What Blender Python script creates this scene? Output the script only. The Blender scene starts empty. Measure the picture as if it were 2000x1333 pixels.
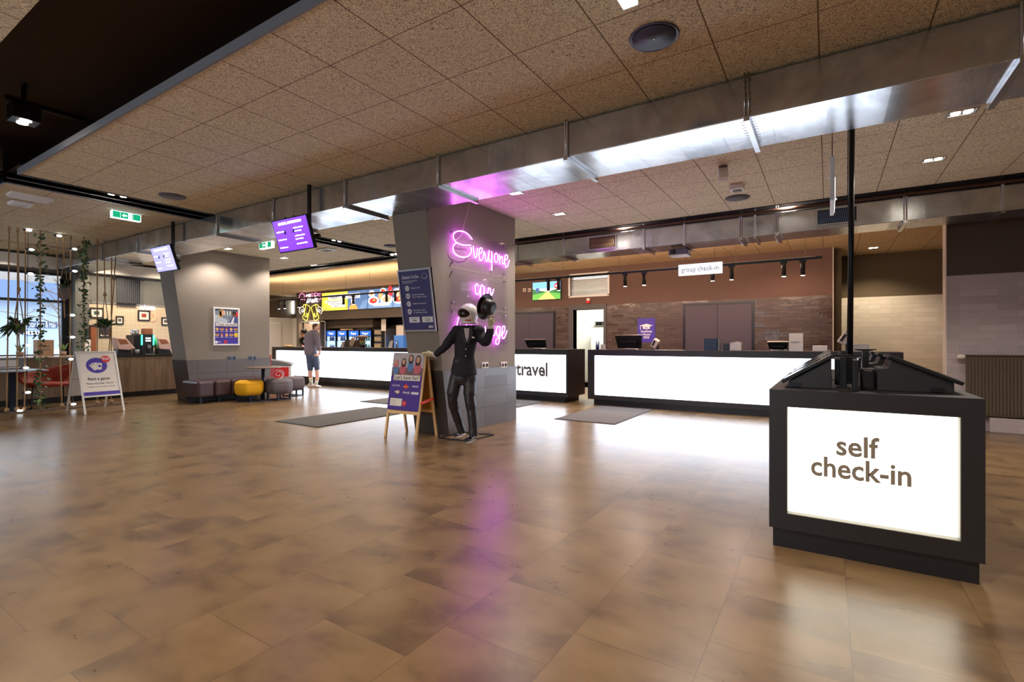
import bpy, math, random
from mathutils import Matrix, Vector
random.seed(7)
C = bpy.context.scene.collection
PI = math.pi
# ------------------------------------------------------------------ camera, world, exposure
YAW = 0.5644; F = 974.0; CY = 668.8; H = 1.25
cam = bpy.data.cameras.new('camera'); co = bpy.data.objects.new('camera', cam); C.objects.link(co)
cam.sensor_width = 36.0; cam.lens = F / 2000 * 36.0; cam.shift_y = (CY - 666.5) / 2000
co.location = (0, 0, H); co.rotation_euler = (PI / 2, 0, YAW); cam.clip_start = 0.05; cam.clip_end = 200
sc = bpy.context.scene; sc.camera = co
sc.view_settings.view_transform = 'Standard'; sc.view_settings.look = 'None'
sc.view_settings.gamma = 1; sc.view_settings.use_curve_mapping = False
sc.view_settings.exposure = 1.05
w = bpy.data.worlds.new('world'); sc.world = w; w.use_nodes = True
wn = w.node_tree.nodes; bgn = wn['Background']
bgn.inputs[0].default_value = (.80, .90, 1.0, 1); bgn.inputs[1].default_value = 2.1
sc.cycles.use_denoising = True
sc.cycles.max_bounces = 8; sc.cycles.diffuse_bounces = 4; sc.cycles.glossy_bounces = 3; sc.cycles.transmission_bounces = 5
sc.cycles.sample_clamp_indirect = 6; sc.cycles.caustics_reflective = False; sc.cycles.caustics_refractive = False

FW = (-math.sin(YAW), math.cos(YAW)); RT = (math.cos(YAW), math.sin(YAW))
def ray(x, y):
    a = (x - 1000) / F
    return Vector((FW[0] + a * RT[0], FW[1] + a * RT[1], (CY - y) / F))
def aty(x, y, Y):
    r = ray(x, y); return Vector((0, 0, H)) + r * (Y / r.y)
def atx(x, y, X):
    r = ray(x, y); return Vector((0, 0, H)) + r * (X / r.x)
def atz(x, y, z):
    r = ray(x, y); return Vector((0, 0, H)) + r * ((z - H) / r.z)
def atd(x, y, d):
    return Vector((0, 0, H)) + ray(x, y) * d

# ------------------------------------------------------------------ lamps
def spot(loc, power, col=(1, .90, .80), size=2.2, blend=.6, rad=.05, rot=(0, 0, 0)):
    l = bpy.data.lights.new('downlight_lamp', 'SPOT'); l.energy = power; l.color = col; l.spot_size = size; l.spot_blend = blend; l.shadow_soft_size = rad
    o = bpy.data.objects.new('downlight_lamp', l); C.objects.link(o); o.location = loc; o.rotation_euler = rot
    return o
K_SPOT = 62

# ------------------------------------------------------------------ materials
M = {}
def nodes(name):
    m = bpy.data.materials.new(name); m.use_nodes = True; M[name] = m
    nt = m.node_tree; return m, nt, nt.nodes['Principled BSDF']
def mat(name, col, rough=.5, metal=0, em=None, es=0, bump=0, bs=60, alpha=None, trans=0, spec=None, var=0, vs=8, coat=0):
    if name in M: return M[name]
    m, nt, b = nodes(name)
    b.inputs['Base Color'].default_value = (*col, 1); b.inputs['Roughness'].default_value = rough; b.inputs['Metallic'].default_value = metal
    if em: b.inputs['Emission Color'].default_value = (*em, 1); b.inputs['Emission Strength'].default_value = es
    if trans: b.inputs['Transmission Weight'].default_value = trans; b.inputs['IOR'].default_value = 1.45
    if spec is not None: b.inputs['Specular IOR Level'].default_value = spec
    if coat: b.inputs['Coat Weight'].default_value = coat
    tc = nt.nodes.new('ShaderNodeTexCoord')
    if bump:
        n = nt.nodes.new('ShaderNodeTexNoise'); n.inputs['Scale'].default_value = bs; n.inputs['Detail'].default_value = 3
        bp = nt.nodes.new('ShaderNodeBump'); bp.inputs['Strength'].default_value = bump; bp.inputs['Distance'].default_value = .01
        nt.links.new(tc.outputs['Object'], n.inputs['Vector']); nt.links.new(n.outputs[0], bp.inputs['Height']); nt.links.new(bp.outputs[0], b.inputs['Normal'])
    n2 = nt.nodes.new('ShaderNodeTexNoise'); n2.inputs['Scale'].default_value = vs; n2.inputs['Detail'].default_value = 4
    mx = nt.nodes.new('ShaderNodeMix'); mx.data_type = 'RGBA'
    v = var or .06
    mx.inputs[6].default_value = (*[c * (1 - v) for c in col], 1); mx.inputs[7].default_value = (*[min(1, c * (1 + v)) for c in col], 1)
    nt.links.new(tc.outputs['Object'], n2.inputs['Vector']); nt.links.new(n2.outputs[0], mx.inputs[0]); nt.links.new(mx.outputs[2], b.inputs['Base Color'])
    return m
def clear(name, tint=(.97, .97, 1), ior=1.4):
    m = bpy.data.materials.new(name); m.use_nodes = True; M[name] = m; nt = m.node_tree; nt.nodes.remove(nt.nodes['Principled BSDF'])
    tr = nt.nodes.new('ShaderNodeBsdfTransparent'); tr.inputs[0].default_value = (*tint, 1); gl = nt.nodes.new('ShaderNodeBsdfGlossy'); gl.inputs['Roughness'].default_value = .01
    fr = nt.nodes.new('ShaderNodeFresnel'); fr.inputs[0].default_value = ior; mx = nt.nodes.new('ShaderNodeMixShader')
    ge = nt.nodes.new('ShaderNodeNewGeometry'); sb = nt.nodes.new('ShaderNodeMath'); sb.operation = 'SUBTRACT'; sb.inputs[0].default_value = 1; nt.links.new(ge.outputs['Backfacing'], sb.inputs[1])
    mu = nt.nodes.new('ShaderNodeMath'); mu.operation = 'MULTIPLY'; nt.links.new(fr.outputs[0], mu.inputs[0]); nt.links.new(sb.outputs[0], mu.inputs[1]); nt.links.new(mu.outputs[0], mx.inputs[0]); nt.links.new(tr.outputs[0], mx.inputs[1]); nt.links.new(gl.outputs[0], mx.inputs[2]); nt.links.new(mx.outputs[0], nt.nodes['Material Output'].inputs[0])
def S(r, g, b):  # sRGB 0-255 to linear
    return tuple(((c / 255) / 12.92 if c / 255 < .04045 else ((c / 255 + .055) / 1.055) ** 2.4) for c in (r, g, b))
def math_(nt, op, a, b=None, c=None):
    n = nt.nodes.new('ShaderNodeMath'); n.operation = op
    for i, q in enumerate((a, b, c)):
        if q is None: continue
        if isinstance(q, (int, float)): n.inputs[i].default_value = q
        else: nt.links.new(q, n.inputs[i])
    return n.outputs[0]
def mixc(nt, f, a, b):
    n = nt.nodes.new('ShaderNodeMix'); n.data_type = 'RGBA'
    for i, q in ((0, f), (6, a), (7, b)):
        if isinstance(q, (int, float)): n.inputs[i].default_value = q
        elif isinstance(q, tuple): n.inputs[i].default_value = (*q, 1)
        else: nt.links.new(q, n.inputs[i])
    return n.outputs[2]
def noise(nt, vec, scale, detail=4, rough=.5, dist=0):
    n = nt.nodes.new('ShaderNodeTexNoise'); n.inputs['Scale'].default_value = scale; n.inputs['Detail'].default_value = detail
    n.inputs['Roughness'].default_value = rough; n.inputs['Distortion'].default_value = dist
    nt.links.new(vec, n.inputs['Vector']); return n.outputs[0]
def ramp(nt, f, stops):
    n = nt.nodes.new('ShaderNodeValToRGB'); e = n.color_ramp.elements
    while len(e) < len(stops): e.new(.5)
    for i, (p, c) in enumerate(stops): e[i].position = p; e[i].color = (*c, 1)
    nt.links.new(f, n.inputs[0]); return n.outputs[0]
def pos(nt):
    g = nt.nodes.new('ShaderNodeNewGeometry'); s = nt.nodes.new('ShaderNodeSeparateXYZ'); nt.links.new(g.outputs['Position'], s.inputs[0])
    return g.outputs['Position'], s.outputs[0], s.outputs[1], s.outputs[2]
def comb(nt, x, y, z):
    n = nt.nodes.new('ShaderNodeCombineXYZ')
    for i, q in enumerate((x, y, z)):
        if isinstance(q, (int, float)): n.inputs[i].default_value = q
        else: nt.links.new(q, n.inputs[i])
    return n.outputs[0]
def bump(nt, b, h, s, d=.01):
    n = nt.nodes.new('ShaderNodeBump'); n.inputs['Strength'].default_value = s; n.inputs['Distance'].default_value = d
    nt.links.new(h, n.inputs['Height']); nt.links.new(n.outputs[0], b.inputs['Normal'])
def joint(nt, v, off, period, half):   # 1 on a joint line
    a = math_(nt, 'SUBTRACT', v, off - 1000 * period); f = math_(nt, 'MODULO', a, period)
    g = math_(nt, 'SUBTRACT', f, period / 2); h = math_(nt, 'ABSOLUTE', g)
    return math_(nt, 'GREATER_THAN', h, period / 2 - half)

def floor_mat():
    m, nt, b = nodes('stone_vinyl_floor'); P, x, y, z = pos(nt)
    # running bond of 0.5 m squares, courses along Y
    a = math_(nt, 'SUBTRACT', x, -0.92 - 500); ci = math_(nt, 'FLOOR', math_(nt, 'DIVIDE', a, .5))
    par = math_(nt, 'MODULO', ci, 2.0); yo = math_(nt, 'ADD', math_(nt, 'SUBTRACT', y, 1.45 - 500), math_(nt, 'MULTIPLY', par, .25))
    ri = math_(nt, 'FLOOR', math_(nt, 'DIVIDE', yo, .5))
    jx = joint(nt, x, -0.92, .5, .0022)
    fy = math_(nt, 'ABSOLUTE', math_(nt, 'SUBTRACT', math_(nt, 'MODULO', yo, .5), .25)); jy = math_(nt, 'GREATER_THAN', fy, .25 - .0022)
    j = math_(nt, 'MAXIMUM', jx, jy)
    wn_ = nt.nodes.new('ShaderNodeTexWhiteNoise'); wn_.noise_dimensions = '2D'; nt.links.new(comb(nt, ci, ri, 0), wn_.inputs['Vector'])
    off = math_(nt, 'MULTIPLY', wn_.outputs['Value'], 40)
    v1 = comb(nt, math_(nt, 'ADD', x, off), math_(nt, 'ADD', y, off), off)
    v2 = comb(nt, math_(nt, 'MULTIPLY', math_(nt, 'ADD', x, off), .55), math_(nt, 'ADD', y, off), off)
    n1 = noise(nt, v1, 2.4, 4, .5, 0); n2 = noise(nt, v2, 7, 6, .62, 0); n3 = noise(nt, P, .7, 3)
    s = math_(nt, 'ADD', math_(nt, 'MULTIPLY', n1, .58), math_(nt, 'MULTIPLY', n2, .42))
    c = ramp(nt, s, [(.24, S(72, 56, 41)), (.40, S(86, 67, 47)), (.50, S(110, 88, 60)), (.62, S(122, 99, 70)), (.78, S(142, 120, 94))])
    c = mixc(nt, math_(nt, 'MULTIPLY', n3, .25), c, S(128, 100, 74))
    tint = math_(nt, 'MULTIPLY', math_(nt, 'SUBTRACT', wn_.outputs['Value'], .5), .07)
    hs = nt.nodes.new('ShaderNodeHueSaturation'); nt.links.new(c, hs.inputs['Color']); nt.links.new(math_(nt, 'ADD', tint, 1.0), hs.inputs['Value'])
    c2 = mixc(nt, math_(nt, 'MULTIPLY', j, .55), hs.outputs[0], S(70, 52, 40))
    nt.links.new(c2, b.inputs['Base Color'])
    rr = math_(nt, 'ADD', math_(nt, 'MULTIPLY', n2, .10), .24); nt.links.new(rr, b.inputs['Roughness'])
    b.inputs['Specular IOR Level'].default_value = .55
    hgt = math_(nt, 'SUBTRACT', math_(nt, 'ADD', math_(nt, 'MULTIPLY', noise(nt, P, 130, 2), .10), math_(nt, 'MULTIPLY', noise(nt, P, 9, 3), .25)), math_(nt, 'MULTIPLY', j, .5))
    bump(nt, b, hgt, .16, .006)
    return m
def ceiling_mat(name, ox, oy, base=(246, 226, 196), half=.005):
    m, nt, b = nodes(name); P, x, y, z = pos(nt)
    j = math_(nt, 'MAXIMUM', joint(nt, x, ox, .6, half), joint(nt, y, oy, .6, half * .75))
    w1 = nt.nodes.new('ShaderNodeTexNoise'); w1.inputs['Scale'].default_value = 62; w1.inputs['Detail'].default_value = 3; w1.inputs['Roughness'].default_value = .6; w1.inputs['Distortion'].default_value = 2.4
    nt.links.new(P, w1.inputs['Vector'])
    strand = w1.outputs[0]
    n3 = noise(nt, P, 2.2, 4); fine = noise(nt, P, 180, 2)
    c = ramp(nt, strand, [(.36, S(*[int(q * .30) for q in base])), (.44, S(*[int(q * .78) for q in base])), (.51, S(*base)), (.62, S(*[min(255, int(q * 1.12)) for q in base]))])
    c = mixc(nt, math_(nt, 'MULTIPLY', n3, .35), c, S(*[int(q * .86) for q in base]))
    c = mixc(nt, math_(nt, 'MULTIPLY', j, .8), c, S(92, 66, 44))
    nt.links.new(c, b.inputs['Base Color']); b.inputs['Roughness'].default_value = .95; b.inputs['Specular IOR Level'].default_value = .1
    hh = math_(nt, 'SUBTRACT', math_(nt, 'ADD', strand, math_(nt, 'MULTIPLY', fine, .4)), math_(nt, 'MULTIPLY', j, 1.0))
    bump(nt, b, hh, .45, .012)
    return m
def brick_mat(name, c1, c2, mortar, bw, bh, rough, roughvar, axis='x', bumps=.25, ms=.006, off=.5, wavy=.3):
    m, nt, b = nodes(name); P, x, y, z = pos(nt)
    u = x if axis == 'x' else y
    t = nt.nodes.new('ShaderNodeTexBrick'); nt.links.new(comb(nt, u, z, 0), t.inputs['Vector'])
    t.inputs['Scale'].default_value = 1; t.inputs['Brick Width'].default_value = bw; t.inputs['Row Height'].default_value = bh
    t.inputs['Mortar Size'].default_value = ms; t.inputs['Color1'].default_value = (*c1, 1); t.inputs['Color2'].default_value = (*c2, 1); t.inputs['Mortar'].default_value = (*mortar, 1)
    t.offset = off; t.inputs['Bias'].default_value = -.2
    n = noise(nt, P, 7, 5)
    nt.links.new(mixc(nt, math_(nt, 'MULTIPLY', n, .35), t.outputs[0], c1), b.inputs['Base Color'])
    ci = math_(nt, 'FLOOR', math_(nt, 'DIVIDE', math_(nt, 'ADD', z, 50), bh)); cj = math_(nt, 'FLOOR', math_(nt, 'ADD', math_(nt, 'DIVIDE', u, bw), math_(nt, 'MULTIPLY', math_(nt, 'MODULO', ci, 2.0), .5)))
    wn_ = nt.nodes.new('ShaderNodeTexWhiteNoise'); wn_.noise_dimensions = '2D'; nt.links.new(comb(nt, cj, ci, 0), wn_.inputs['Vector'])
    nt.links.new(math_(nt, 'ADD', math_(nt, 'MULTIPLY', wn_.outputs['Value'], roughvar), rough), b.inputs['Roughness'])
    bump(nt, b, math_(nt, 'ADD', math_(nt, 'MULTIPLY', t.outputs['Fac'], -1.0), math_(nt, 'MULTIPLY', noise(nt, P, 14, 3), wavy)), bumps, .01)
    return m
def duct_mat():
    m, nt, b = nodes('galvanized_steel'); P, x, y, z = pos(nt)
    n = noise(nt, comb(nt, math_(nt, 'MULTIPLY', x, 1.0), y, z), 1.8, 6, .6, 1.0); n2 = noise(nt, comb(nt, math_(nt, 'MULTIPLY', x, 40), y, z), 3, 2)
    c = ramp(nt, n, [(.3, (.36, .37, .40)), (.6, (.60, .61, .63)), (.8, (.72, .73, .75))]); nt.links.new(c, b.inputs['Base Color'])
    b.inputs['Metallic'].default_value = .92
    # every folded sheet has its own slight tilt
    cell = math_(nt, 'FLOOR', math_(nt, 'DIVIDE', x, .36))
    wn_ = nt.nodes.new('ShaderNodeTexWhiteNoise'); wn_.noise_dimensions = '1D'; nt.links.new(cell, wn_.inputs['W'])
    nt.links.new(math_(nt, 'ADD', math_(nt, 'ADD', math_(nt, 'MULTIPLY', n2, .06), .13), math_(nt, 'MULTIPLY', wn_.outputs['Value'], .12)), b.inputs['Roughness'])
    fr = math_(nt, 'MODULO', math_(nt, 'ADD', x, 360), .36)
    prof = math_(nt, 'MULTIPLY', math_(nt, 'ABSOLUTE', math_(nt, 'SUBTRACT', fr, .18)), math_(nt, 'MULTIPLY', wn_.outputs['Value'], .5))
    jl = joint(nt, x, 0, .36, .004)
    bump(nt, b, math_(nt, 'ADD', math_(nt, 'ADD', prof, math_(nt, 'MULTIPLY', jl, .12)), math_(nt, 'MULTIPLY', n, .03)), .35, .08)
    return m
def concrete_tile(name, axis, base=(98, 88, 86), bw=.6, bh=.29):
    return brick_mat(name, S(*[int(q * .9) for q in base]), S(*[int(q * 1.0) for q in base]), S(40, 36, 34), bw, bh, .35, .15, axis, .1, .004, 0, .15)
def wood_mat(name, dark, light, axis='y', scale=1.0):
    m, nt, b = nodes(name); P, x, y, z = pos(nt)
    u = y if axis == 'y' else x
    n = noise(nt, comb(nt, math_(nt, 'MULTIPLY', u, 7 * scale), math_(nt, 'MULTIPLY', z, .6 * scale), 0), 1.6, 7, .65, .8)
    c = ramp(nt, n, [(.3, dark), (.55, light), (.8, tuple(q * 1.25 for q in light))])
    jn = joint(nt, u, .1, .62, .003)
    nt.links.new(mixc(nt, math_(nt, 'MULTIPLY', jn, .6), c, tuple(q * .3 for q in dark)), b.inputs['Base Color']); b.inputs['Roughness'].default_value = .45
    bump(nt, b, n, .08, .005)
    return m
floor_mat(); ceiling_mat('wood_wool_ceiling', -3.05, 2.353); ceiling_mat('wood_wool_ceiling_rear', -3.08, 2.4, (240, 212, 172))
duct_mat()
brick_mat('dark_glazed_tile', S(70, 54, 48), S(92, 76, 68), S(36, 30, 28), .30, .075, .14, .35, 'x', .35, .004, .5, 1.2)
brick_mat('beige_glazed_tile', S(206, 196, 180), S(222, 212, 196), S(186, 176, 160), .40, .10, .16, .25, 'x', .2, .003, .5, .5)
brick_mat('grey_glazed_tile', S(184, 174, 176), S(204, 195, 197), S(170, 160, 162), .40, .10, .2, .25, 'x', .2, .003, .5, .5)
brick_mat('small_square_tile', S(196, 180, 156), S(202, 186, 162), S(170, 154, 132), .10, .10, .3, .1, 'y', .15, .003, 0, .1)
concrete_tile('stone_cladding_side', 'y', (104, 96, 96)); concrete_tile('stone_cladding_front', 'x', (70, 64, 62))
wood_mat('grey_oak', S(104, 84, 66), S(138, 116, 94)); wood_mat('rail_oak', S(92, 74, 60), S(120, 100, 84))
mat('column_paint', S(132, 122, 112), .75, bump=.05, bs=220); mat('reception_paint', S(104, 80, 72), .8); mat('olive_paint', S(92, 78, 58), .8)
mat('brown_paint', S(86, 74, 66), .8); mat('grey_green_paint', S(96, 96, 94), .8); mat('white_paint', S(226, 222, 214), .7); mat('dark_ceiling', S(58, 44, 34), .9)
mat('back_wall_paint', S(120, 110, 100), .8)
mat('black', (.012, .012, .014), .45); mat('black_metal', (.012, .013, .016), .35, .3); mat('charcoal_laminate', S(33, 31, 35), .42, bump=.03, bs=300)
mat('plinth', S(24, 24, 29), .4); mat('rubber', (.02, .02, .02), .8)
mat('cool_panel', (.8, .85, .95), .4, em=(.74, .85, 1.0), es=2.7); mat('warm_panel', (.9, .9, .85), .4, em=(1.0, .97, .82), es=1.6)
mat('reveal_white', S(112, 110, 100), .5)
mat('letter_grey', S(104, 98, 98), .6); mat('letter_taupe', S(134, 122, 110), .6)
mat('aluminium', (.62, .62, .64), .32, .9); mat('steel', (.5, .5, .52), .25, 1); mat('white_plastic', S(228, 226, 226), .4); mat('grey_plastic', S(120, 120, 126), .5)
mat('lamp_glow', (1, .95, .85), .4, em=(1, .90, .74), es=28); mat('cool_glow', (1, 1, 1), .4, em=(.82, .92, 1), es=8); mat('bulb_glow', (1, 1, 1), .4, em=(.85, .93, 1), es=2.6)
mat('neon_pink', (1, .6, 1), .4, em=(.80, .10, 1.0), es=13); mat('neon_white', (1, 1, 1), .4, em=(1, .97, 1), es=2.5); mat('neon_rose', (1, .4, .6), .4, em=(1, .25, .5), es=1.0)
mat('neon_yellow', (1, .9, .3), .4, em=(1, .82, .06), es=1.6); mat('neon_cream', (1, .95, .8), .4, em=(1, .88, .72), es=1.3); mat('green_glow', (.1, 1, .5), .4, em=(.03, 1, .35), es=3)
mat('mat_carpet', S(92, 88, 86), .95, bump=.8, bs=260, var=.15, vs=120)
mat('violet_ink', S(66, 48, 160), .45); mat('navy_ink', S(62, 60, 116), .4); mat('white_ink', S(232, 230, 236), .5); mat('red_ink', S(214, 40, 44), .5); mat('yellow_ink', S(240, 200, 70), .5)
mat('black_ink', (.015, .015, .02), .5); mat('skin_light', S(214, 164, 140), .55); mat('paper', S(226, 218, 212), .7)
mat('screen_violet', (.2, .1, .6), .2, em=S(96, 30, 226), es=1.2); mat('screen_lilac', (.2, .2, .6), .2, em=S(136, 130, 236), es=1.0); mat('screen_white', (1, 1, 1), .3, em=(.9, .9, 1), es=1.3)
mat('exit_green', (.02, .5, .3), .4, em=S(10, 160, 110), es=.5)
# ------------------------------------------------------------------ mesh building
class MB:
    def __init__(s): s.v = []; s.f = []; s.m = []; s.mats = []; s.sm = []
    def mi(s, m):
        if m not in s.mats: s.mats.append(m)
        return s.mats.index(m)
    def add(s, vs, fs, m, smooth=False, T=None):
        o = len(s.v)
        s.v += [tuple(T @ Vector(q)) if T is not None else tuple(q) for q in vs]
        k = s.mi(m)
        for f in fs: s.f.append([i + o for i in f]); s.m.append(k); s.sm.append(smooth)
        return s
    def box(s, x0, x1, y0, y1, z0, z1, m, T=None):
        vs = [(x, y, z) for x in (x0, x1) for y in (y0, y1) for z in (z0, z1)]
        return s.add(vs, [(0, 1, 3, 2), (4, 6, 7, 5), (0, 4, 5, 1), (2, 3, 7, 6), (0, 2, 6, 4), (1, 5, 7, 3)], m, False, T)
    def bar(s, p, q, a, b, m, up=(0, 0, 1)):     # rectangular bar from p to q
        p = Vector(p); q = Vector(q); d = (q - p); L = d.length; d.normalize(); u = Vector(up)
        if abs(d.dot(u)) > .98: u = Vector((1, 0, 0))
        x = d.cross(u).normalized(); y = x.cross(d).normalized()
        T = Matrix(((x.x, y.x, d.x, p.x), (x.y, y.y, d.y, p.y), (x.z, y.z, d.z, p.z), (0, 0, 0, 1)))
        return s.box(-a / 2, a / 2, -b / 2, b / 2, 0, L, m, T)
    def tube(s, pts, r, m, n=8, closed=False, caps=True, flat=1.0):
        pts = [Vector(p) for p in pts]; N = len(pts); rs = r if isinstance(r, (list, tuple)) else [r] * N
        vs = []; prev = None
        for i, p in enumerate(pts):
            if closed: t = pts[(i + 1) % N] - pts[i - 1]
            else: t = pts[min(i + 1, N - 1)] - pts[max(i - 1, 0)]
            if t.length < 1e-9: t = Vector((0, 0, 1))
            t.normalize()
            if prev is None:
                u = Vector((0, 0, 1)) if abs(t.z) < .9 else Vector((1, 0, 0)); x = t.cross(u).normalized()
            else: x = (prev - t * prev.dot(t)); x = x.normalized() if x.length > 1e-6 else prev
            prev = x; y = t.cross(x)
            for k in range(n):
                a = 2 * PI * k / n; vs.append(p + (x * math.cos(a) + y * math.sin(a) * flat) * rs[i])
        fs = []
        for i in range(N if closed else N - 1):
            j = (i + 1) % N
            for k in range(n): fs.append((i * n + k, i * n + (k + 1) % n, j * n + (k + 1) % n, j * n + k))
        if caps and not closed: fs.append(tuple(range(n))[::-1]); fs.append(tuple((N - 1) * n + k for k in range(n)))
        return s.add(vs, fs, m, True)
    def lathe(s, prof, c, m, n=24, axis=(0, 0, 1), T=None, sx=1, sy=1, smooth=True):
        vs = []; fs = []
        for r, z in prof:
            for k in range(n):
                a = 2 * PI * k / n; vs.append((r * math.cos(a) * sx, r * math.sin(a) * sy, z))
        for i in range(len(prof) - 1):
            for k in range(n): fs.append((i * n + k, i * n + (k + 1) % n, (i + 1) * n + (k + 1) % n, (i + 1) * n + k))
        fs.append(tuple(range(n))[::-1]); fs.append(tuple((len(prof) - 1) * n + k for k in range(n)))
        q = Vector((0, 0, 1)).rotation_difference(Vector(axis).normalized()).to_matrix().to_4x4()
        MM = Matrix.Translation(Vector(c)) @ q
        if T is not None: MM = T @ MM
        return s.add(vs, fs, m, smooth, MM)
    def cyl(s, p, q, r, m, n=16, r2=None):
        p = Vector(p); q = Vector(q); L = (q - p).length
        return s.lathe([(r, 0), (r2 if r2 is not None else r, L)], p, m, n, q - p)
    def ball(s, c, r, m, n=16, sc_=(1, 1, 1), T=None):
        vs = []; fs = []; R = n // 2
        for i in range(R + 1):
            t = PI * i / R
            for k in range(n):
                a = 2 * PI * k / n; vs.append((r * math.sin(t) * math.cos(a) * sc_[0], r * math.sin(t) * math.sin(a) * sc_[1], r * math.cos(t) * sc_[2]))
        for i in range(R):
            for k in range(n): fs.append((i * n + k, (i + 1) * n + k, (i + 1) * n + (k + 1) % n, i * n + (k + 1) % n))
        MM = Matrix.Translation(Vector(c))
        if T is not None: MM = MM @ T
        return s.add(vs, fs, m, True, MM)
    def prism(s, poly, h0, h1, m, T=None, smooth=False):   # poly in xy, extruded h0..h1 along z
        n = len(poly); vs = [(x, y, h0) for x, y in poly] + [(x, y, h1) for x, y in poly]
        fs = [tuple(range(n))[::-1], tuple(range(n, 2 * n))] + [(i, (i + 1) % n, n + (i + 1) % n, n + i) for i in range(n)]
        return s.add(vs, fs, m, smooth, T)
    def disc(s, c, r, m, T, h=.001, n=32, ry=None):
        ry = ry or r
        return s.prism([(c[0] + r * math.cos(2 * PI * k / n), c[1] + ry * math.sin(2 * PI * k / n)) for k in range(n)], h * .2, h, m, T)
    def rect(s, x0, x1, y0, y1, m, T, h=.001, h0=0): return s.box(x0, x1, y0, y1, h0, h, m, T)
    def text(s, body, size, m, T, x=0, y=0, align='CENTER', h=.0015, fitw=None, bold=0, h0=0, sx=1):
        cu = bpy.data.curves.new('t', 'FONT'); cu.body = body; cu.size = size; cu.align_x = align; cu.align_y = 'CENTER'; cu.offset = bold * size
        cu.extrude = h / 2; cu.resolution_u = 3
        ob = bpy.data.objects.new('t', cu); me = ob.to_mesh()
        xs = [v.co.x for v in me.vertices]
        if xs:
            k = 1.0 if not fitw else fitw / (max(xs) - min(xs)); k *= sx
            cxx = 0 if not fitw or align != 'CENTER' else (max(xs) + min(xs)) / 2
            vs = [((v.co.x - cxx) * k + x, v.co.y + y, v.co.z + h / 2 + h0) for v in me.vertices]
            s.add(vs, [tuple(p.vertices) for p in me.polygons], m, False, T)
        ob.to_mesh_clear(); bpy.data.objects.remove(ob); bpy.data.curves.remove(cu)
        return s
ROOT = {}
def frame(o, x, y):
    o = Vector(o); x = Vector(x).normalized(); y = Vector(y); y = (y - x * y.dot(x)).normalized(); z = x.cross(y)
    return Matrix(((x.x, y.x, z.x, o.x), (x.y, y.y, z.y, o.y), (x.z, y.z, z.z, o.z), (0, 0, 0, 1)))
def facem(o): return frame(o, (1, 0, 0), (0, 0, 1))      # faces -Y
def facep(o): return frame(o, (0, 1, 0), (0, 0, 1))      # faces +X
def _mesh(name, mb, inv=None):
    me = bpy.data.meshes.new(name)
    vs = [tuple(inv @ Vector(q)) for q in mb.v] if inv is not None else mb.v
    me.from_pydata(vs, [], mb.f)
    for m in mb.mats: me.materials.append(M[m])
    me.polygons.foreach_set('material_index', mb.m); me.polygons.foreach_set('use_smooth', mb.sm)
    me.update(); return me
def thing(name, label, cat, loc=(0, 0, 0), rot=0, group=None):
    o = bpy.data.objects.new(name, None); C.objects.link(o); o.location = loc; o.rotation_euler = (0, 0, rot); o.empty_display_size = .1
    o['label'] = label; o['category'] = cat
    if group: o['group'] = group
    ROOT[o.name] = Matrix.Translation(Vector(loc)) @ Matrix.Rotation(rot, 4, 'Z'); return o
def part(name, mb, parent, label=None, local=False, bevel=0, kind=None):
    r = ROOT[parent.name]
    o = bpy.data.objects.new(name, _mesh(name, mb, None if local else r.inverted())); C.objects.link(o); o.parent = parent
    ROOT[o.name] = r
    if label: o['label'] = label
    if kind: o['kind'] = kind
    if bevel: bev(o, bevel)
    return o
def bev(o, wd, seg=2):
    b = o.modifiers.new('bevel', 'BEVEL'); b.width = wd; b.segments = seg; b.limit_method = 'ANGLE'; b.angle_limit = .6
def single(name, mb, label, cat, loc=None, group=None, bevel=0, kind=None):
    if loc is None:
        xs = [q[0] for q in mb.v]; ys = [q[1] for q in mb.v]; zs = [q[2] for q in mb.v]
        loc = ((min(xs) + max(xs)) / 2, (min(ys) + max(ys)) / 2, min(zs))
    T = Matrix.Translation(Vector(loc))
    o = bpy.data.objects.new(name, _mesh(name, mb, T.inverted())); C.objects.link(o); o.location = loc; ROOT[o.name] = T
    o['label'] = label; o['category'] = cat
    if group: o['group'] = group
    if kind: o['kind'] = kind
    if bevel: bev(o, bevel)
    return o
def struct(name, mb, label=None, bevel=0):
    o = bpy.data.objects.new(name, _mesh(name, mb)); C.objects.link(o); o['kind'] = 'structure'; ROOT[o.name] = Matrix.Identity(4)
    if label: o['label'] = label
    if bevel: bev(o, bevel)
    return o
def dup(root, loc, rot=None, label=None, group=None):
    r = root.copy(); C.objects.link(r); r.location = loc
    if rot is not None: r.rotation_euler = (0, 0, rot)
    if label: r['label'] = label
    if group: r['group'] = group
    for ch in list(root.children):
        c = ch.copy(); C.objects.link(c); c.parent = r
        for g in list(ch.children):
            d = g.copy(); C.objects.link(d); d.parent = c
    ROOT[r.name] = Matrix.Translation(Vector(loc)) @ Matrix.Rotation(r.rotation_euler.z, 4, 'Z')
    return r
def remesh(o, vox, smooth=2):
    r = o.modifiers.new('remesh', 'REMESH'); r.mode = 'VOXEL'; r.voxel_size = vox; r.use_smooth_shade = True
    s = o.modifiers.new('smooth', 'SMOOTH'); s.factor = .6; s.iterations = smooth
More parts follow.
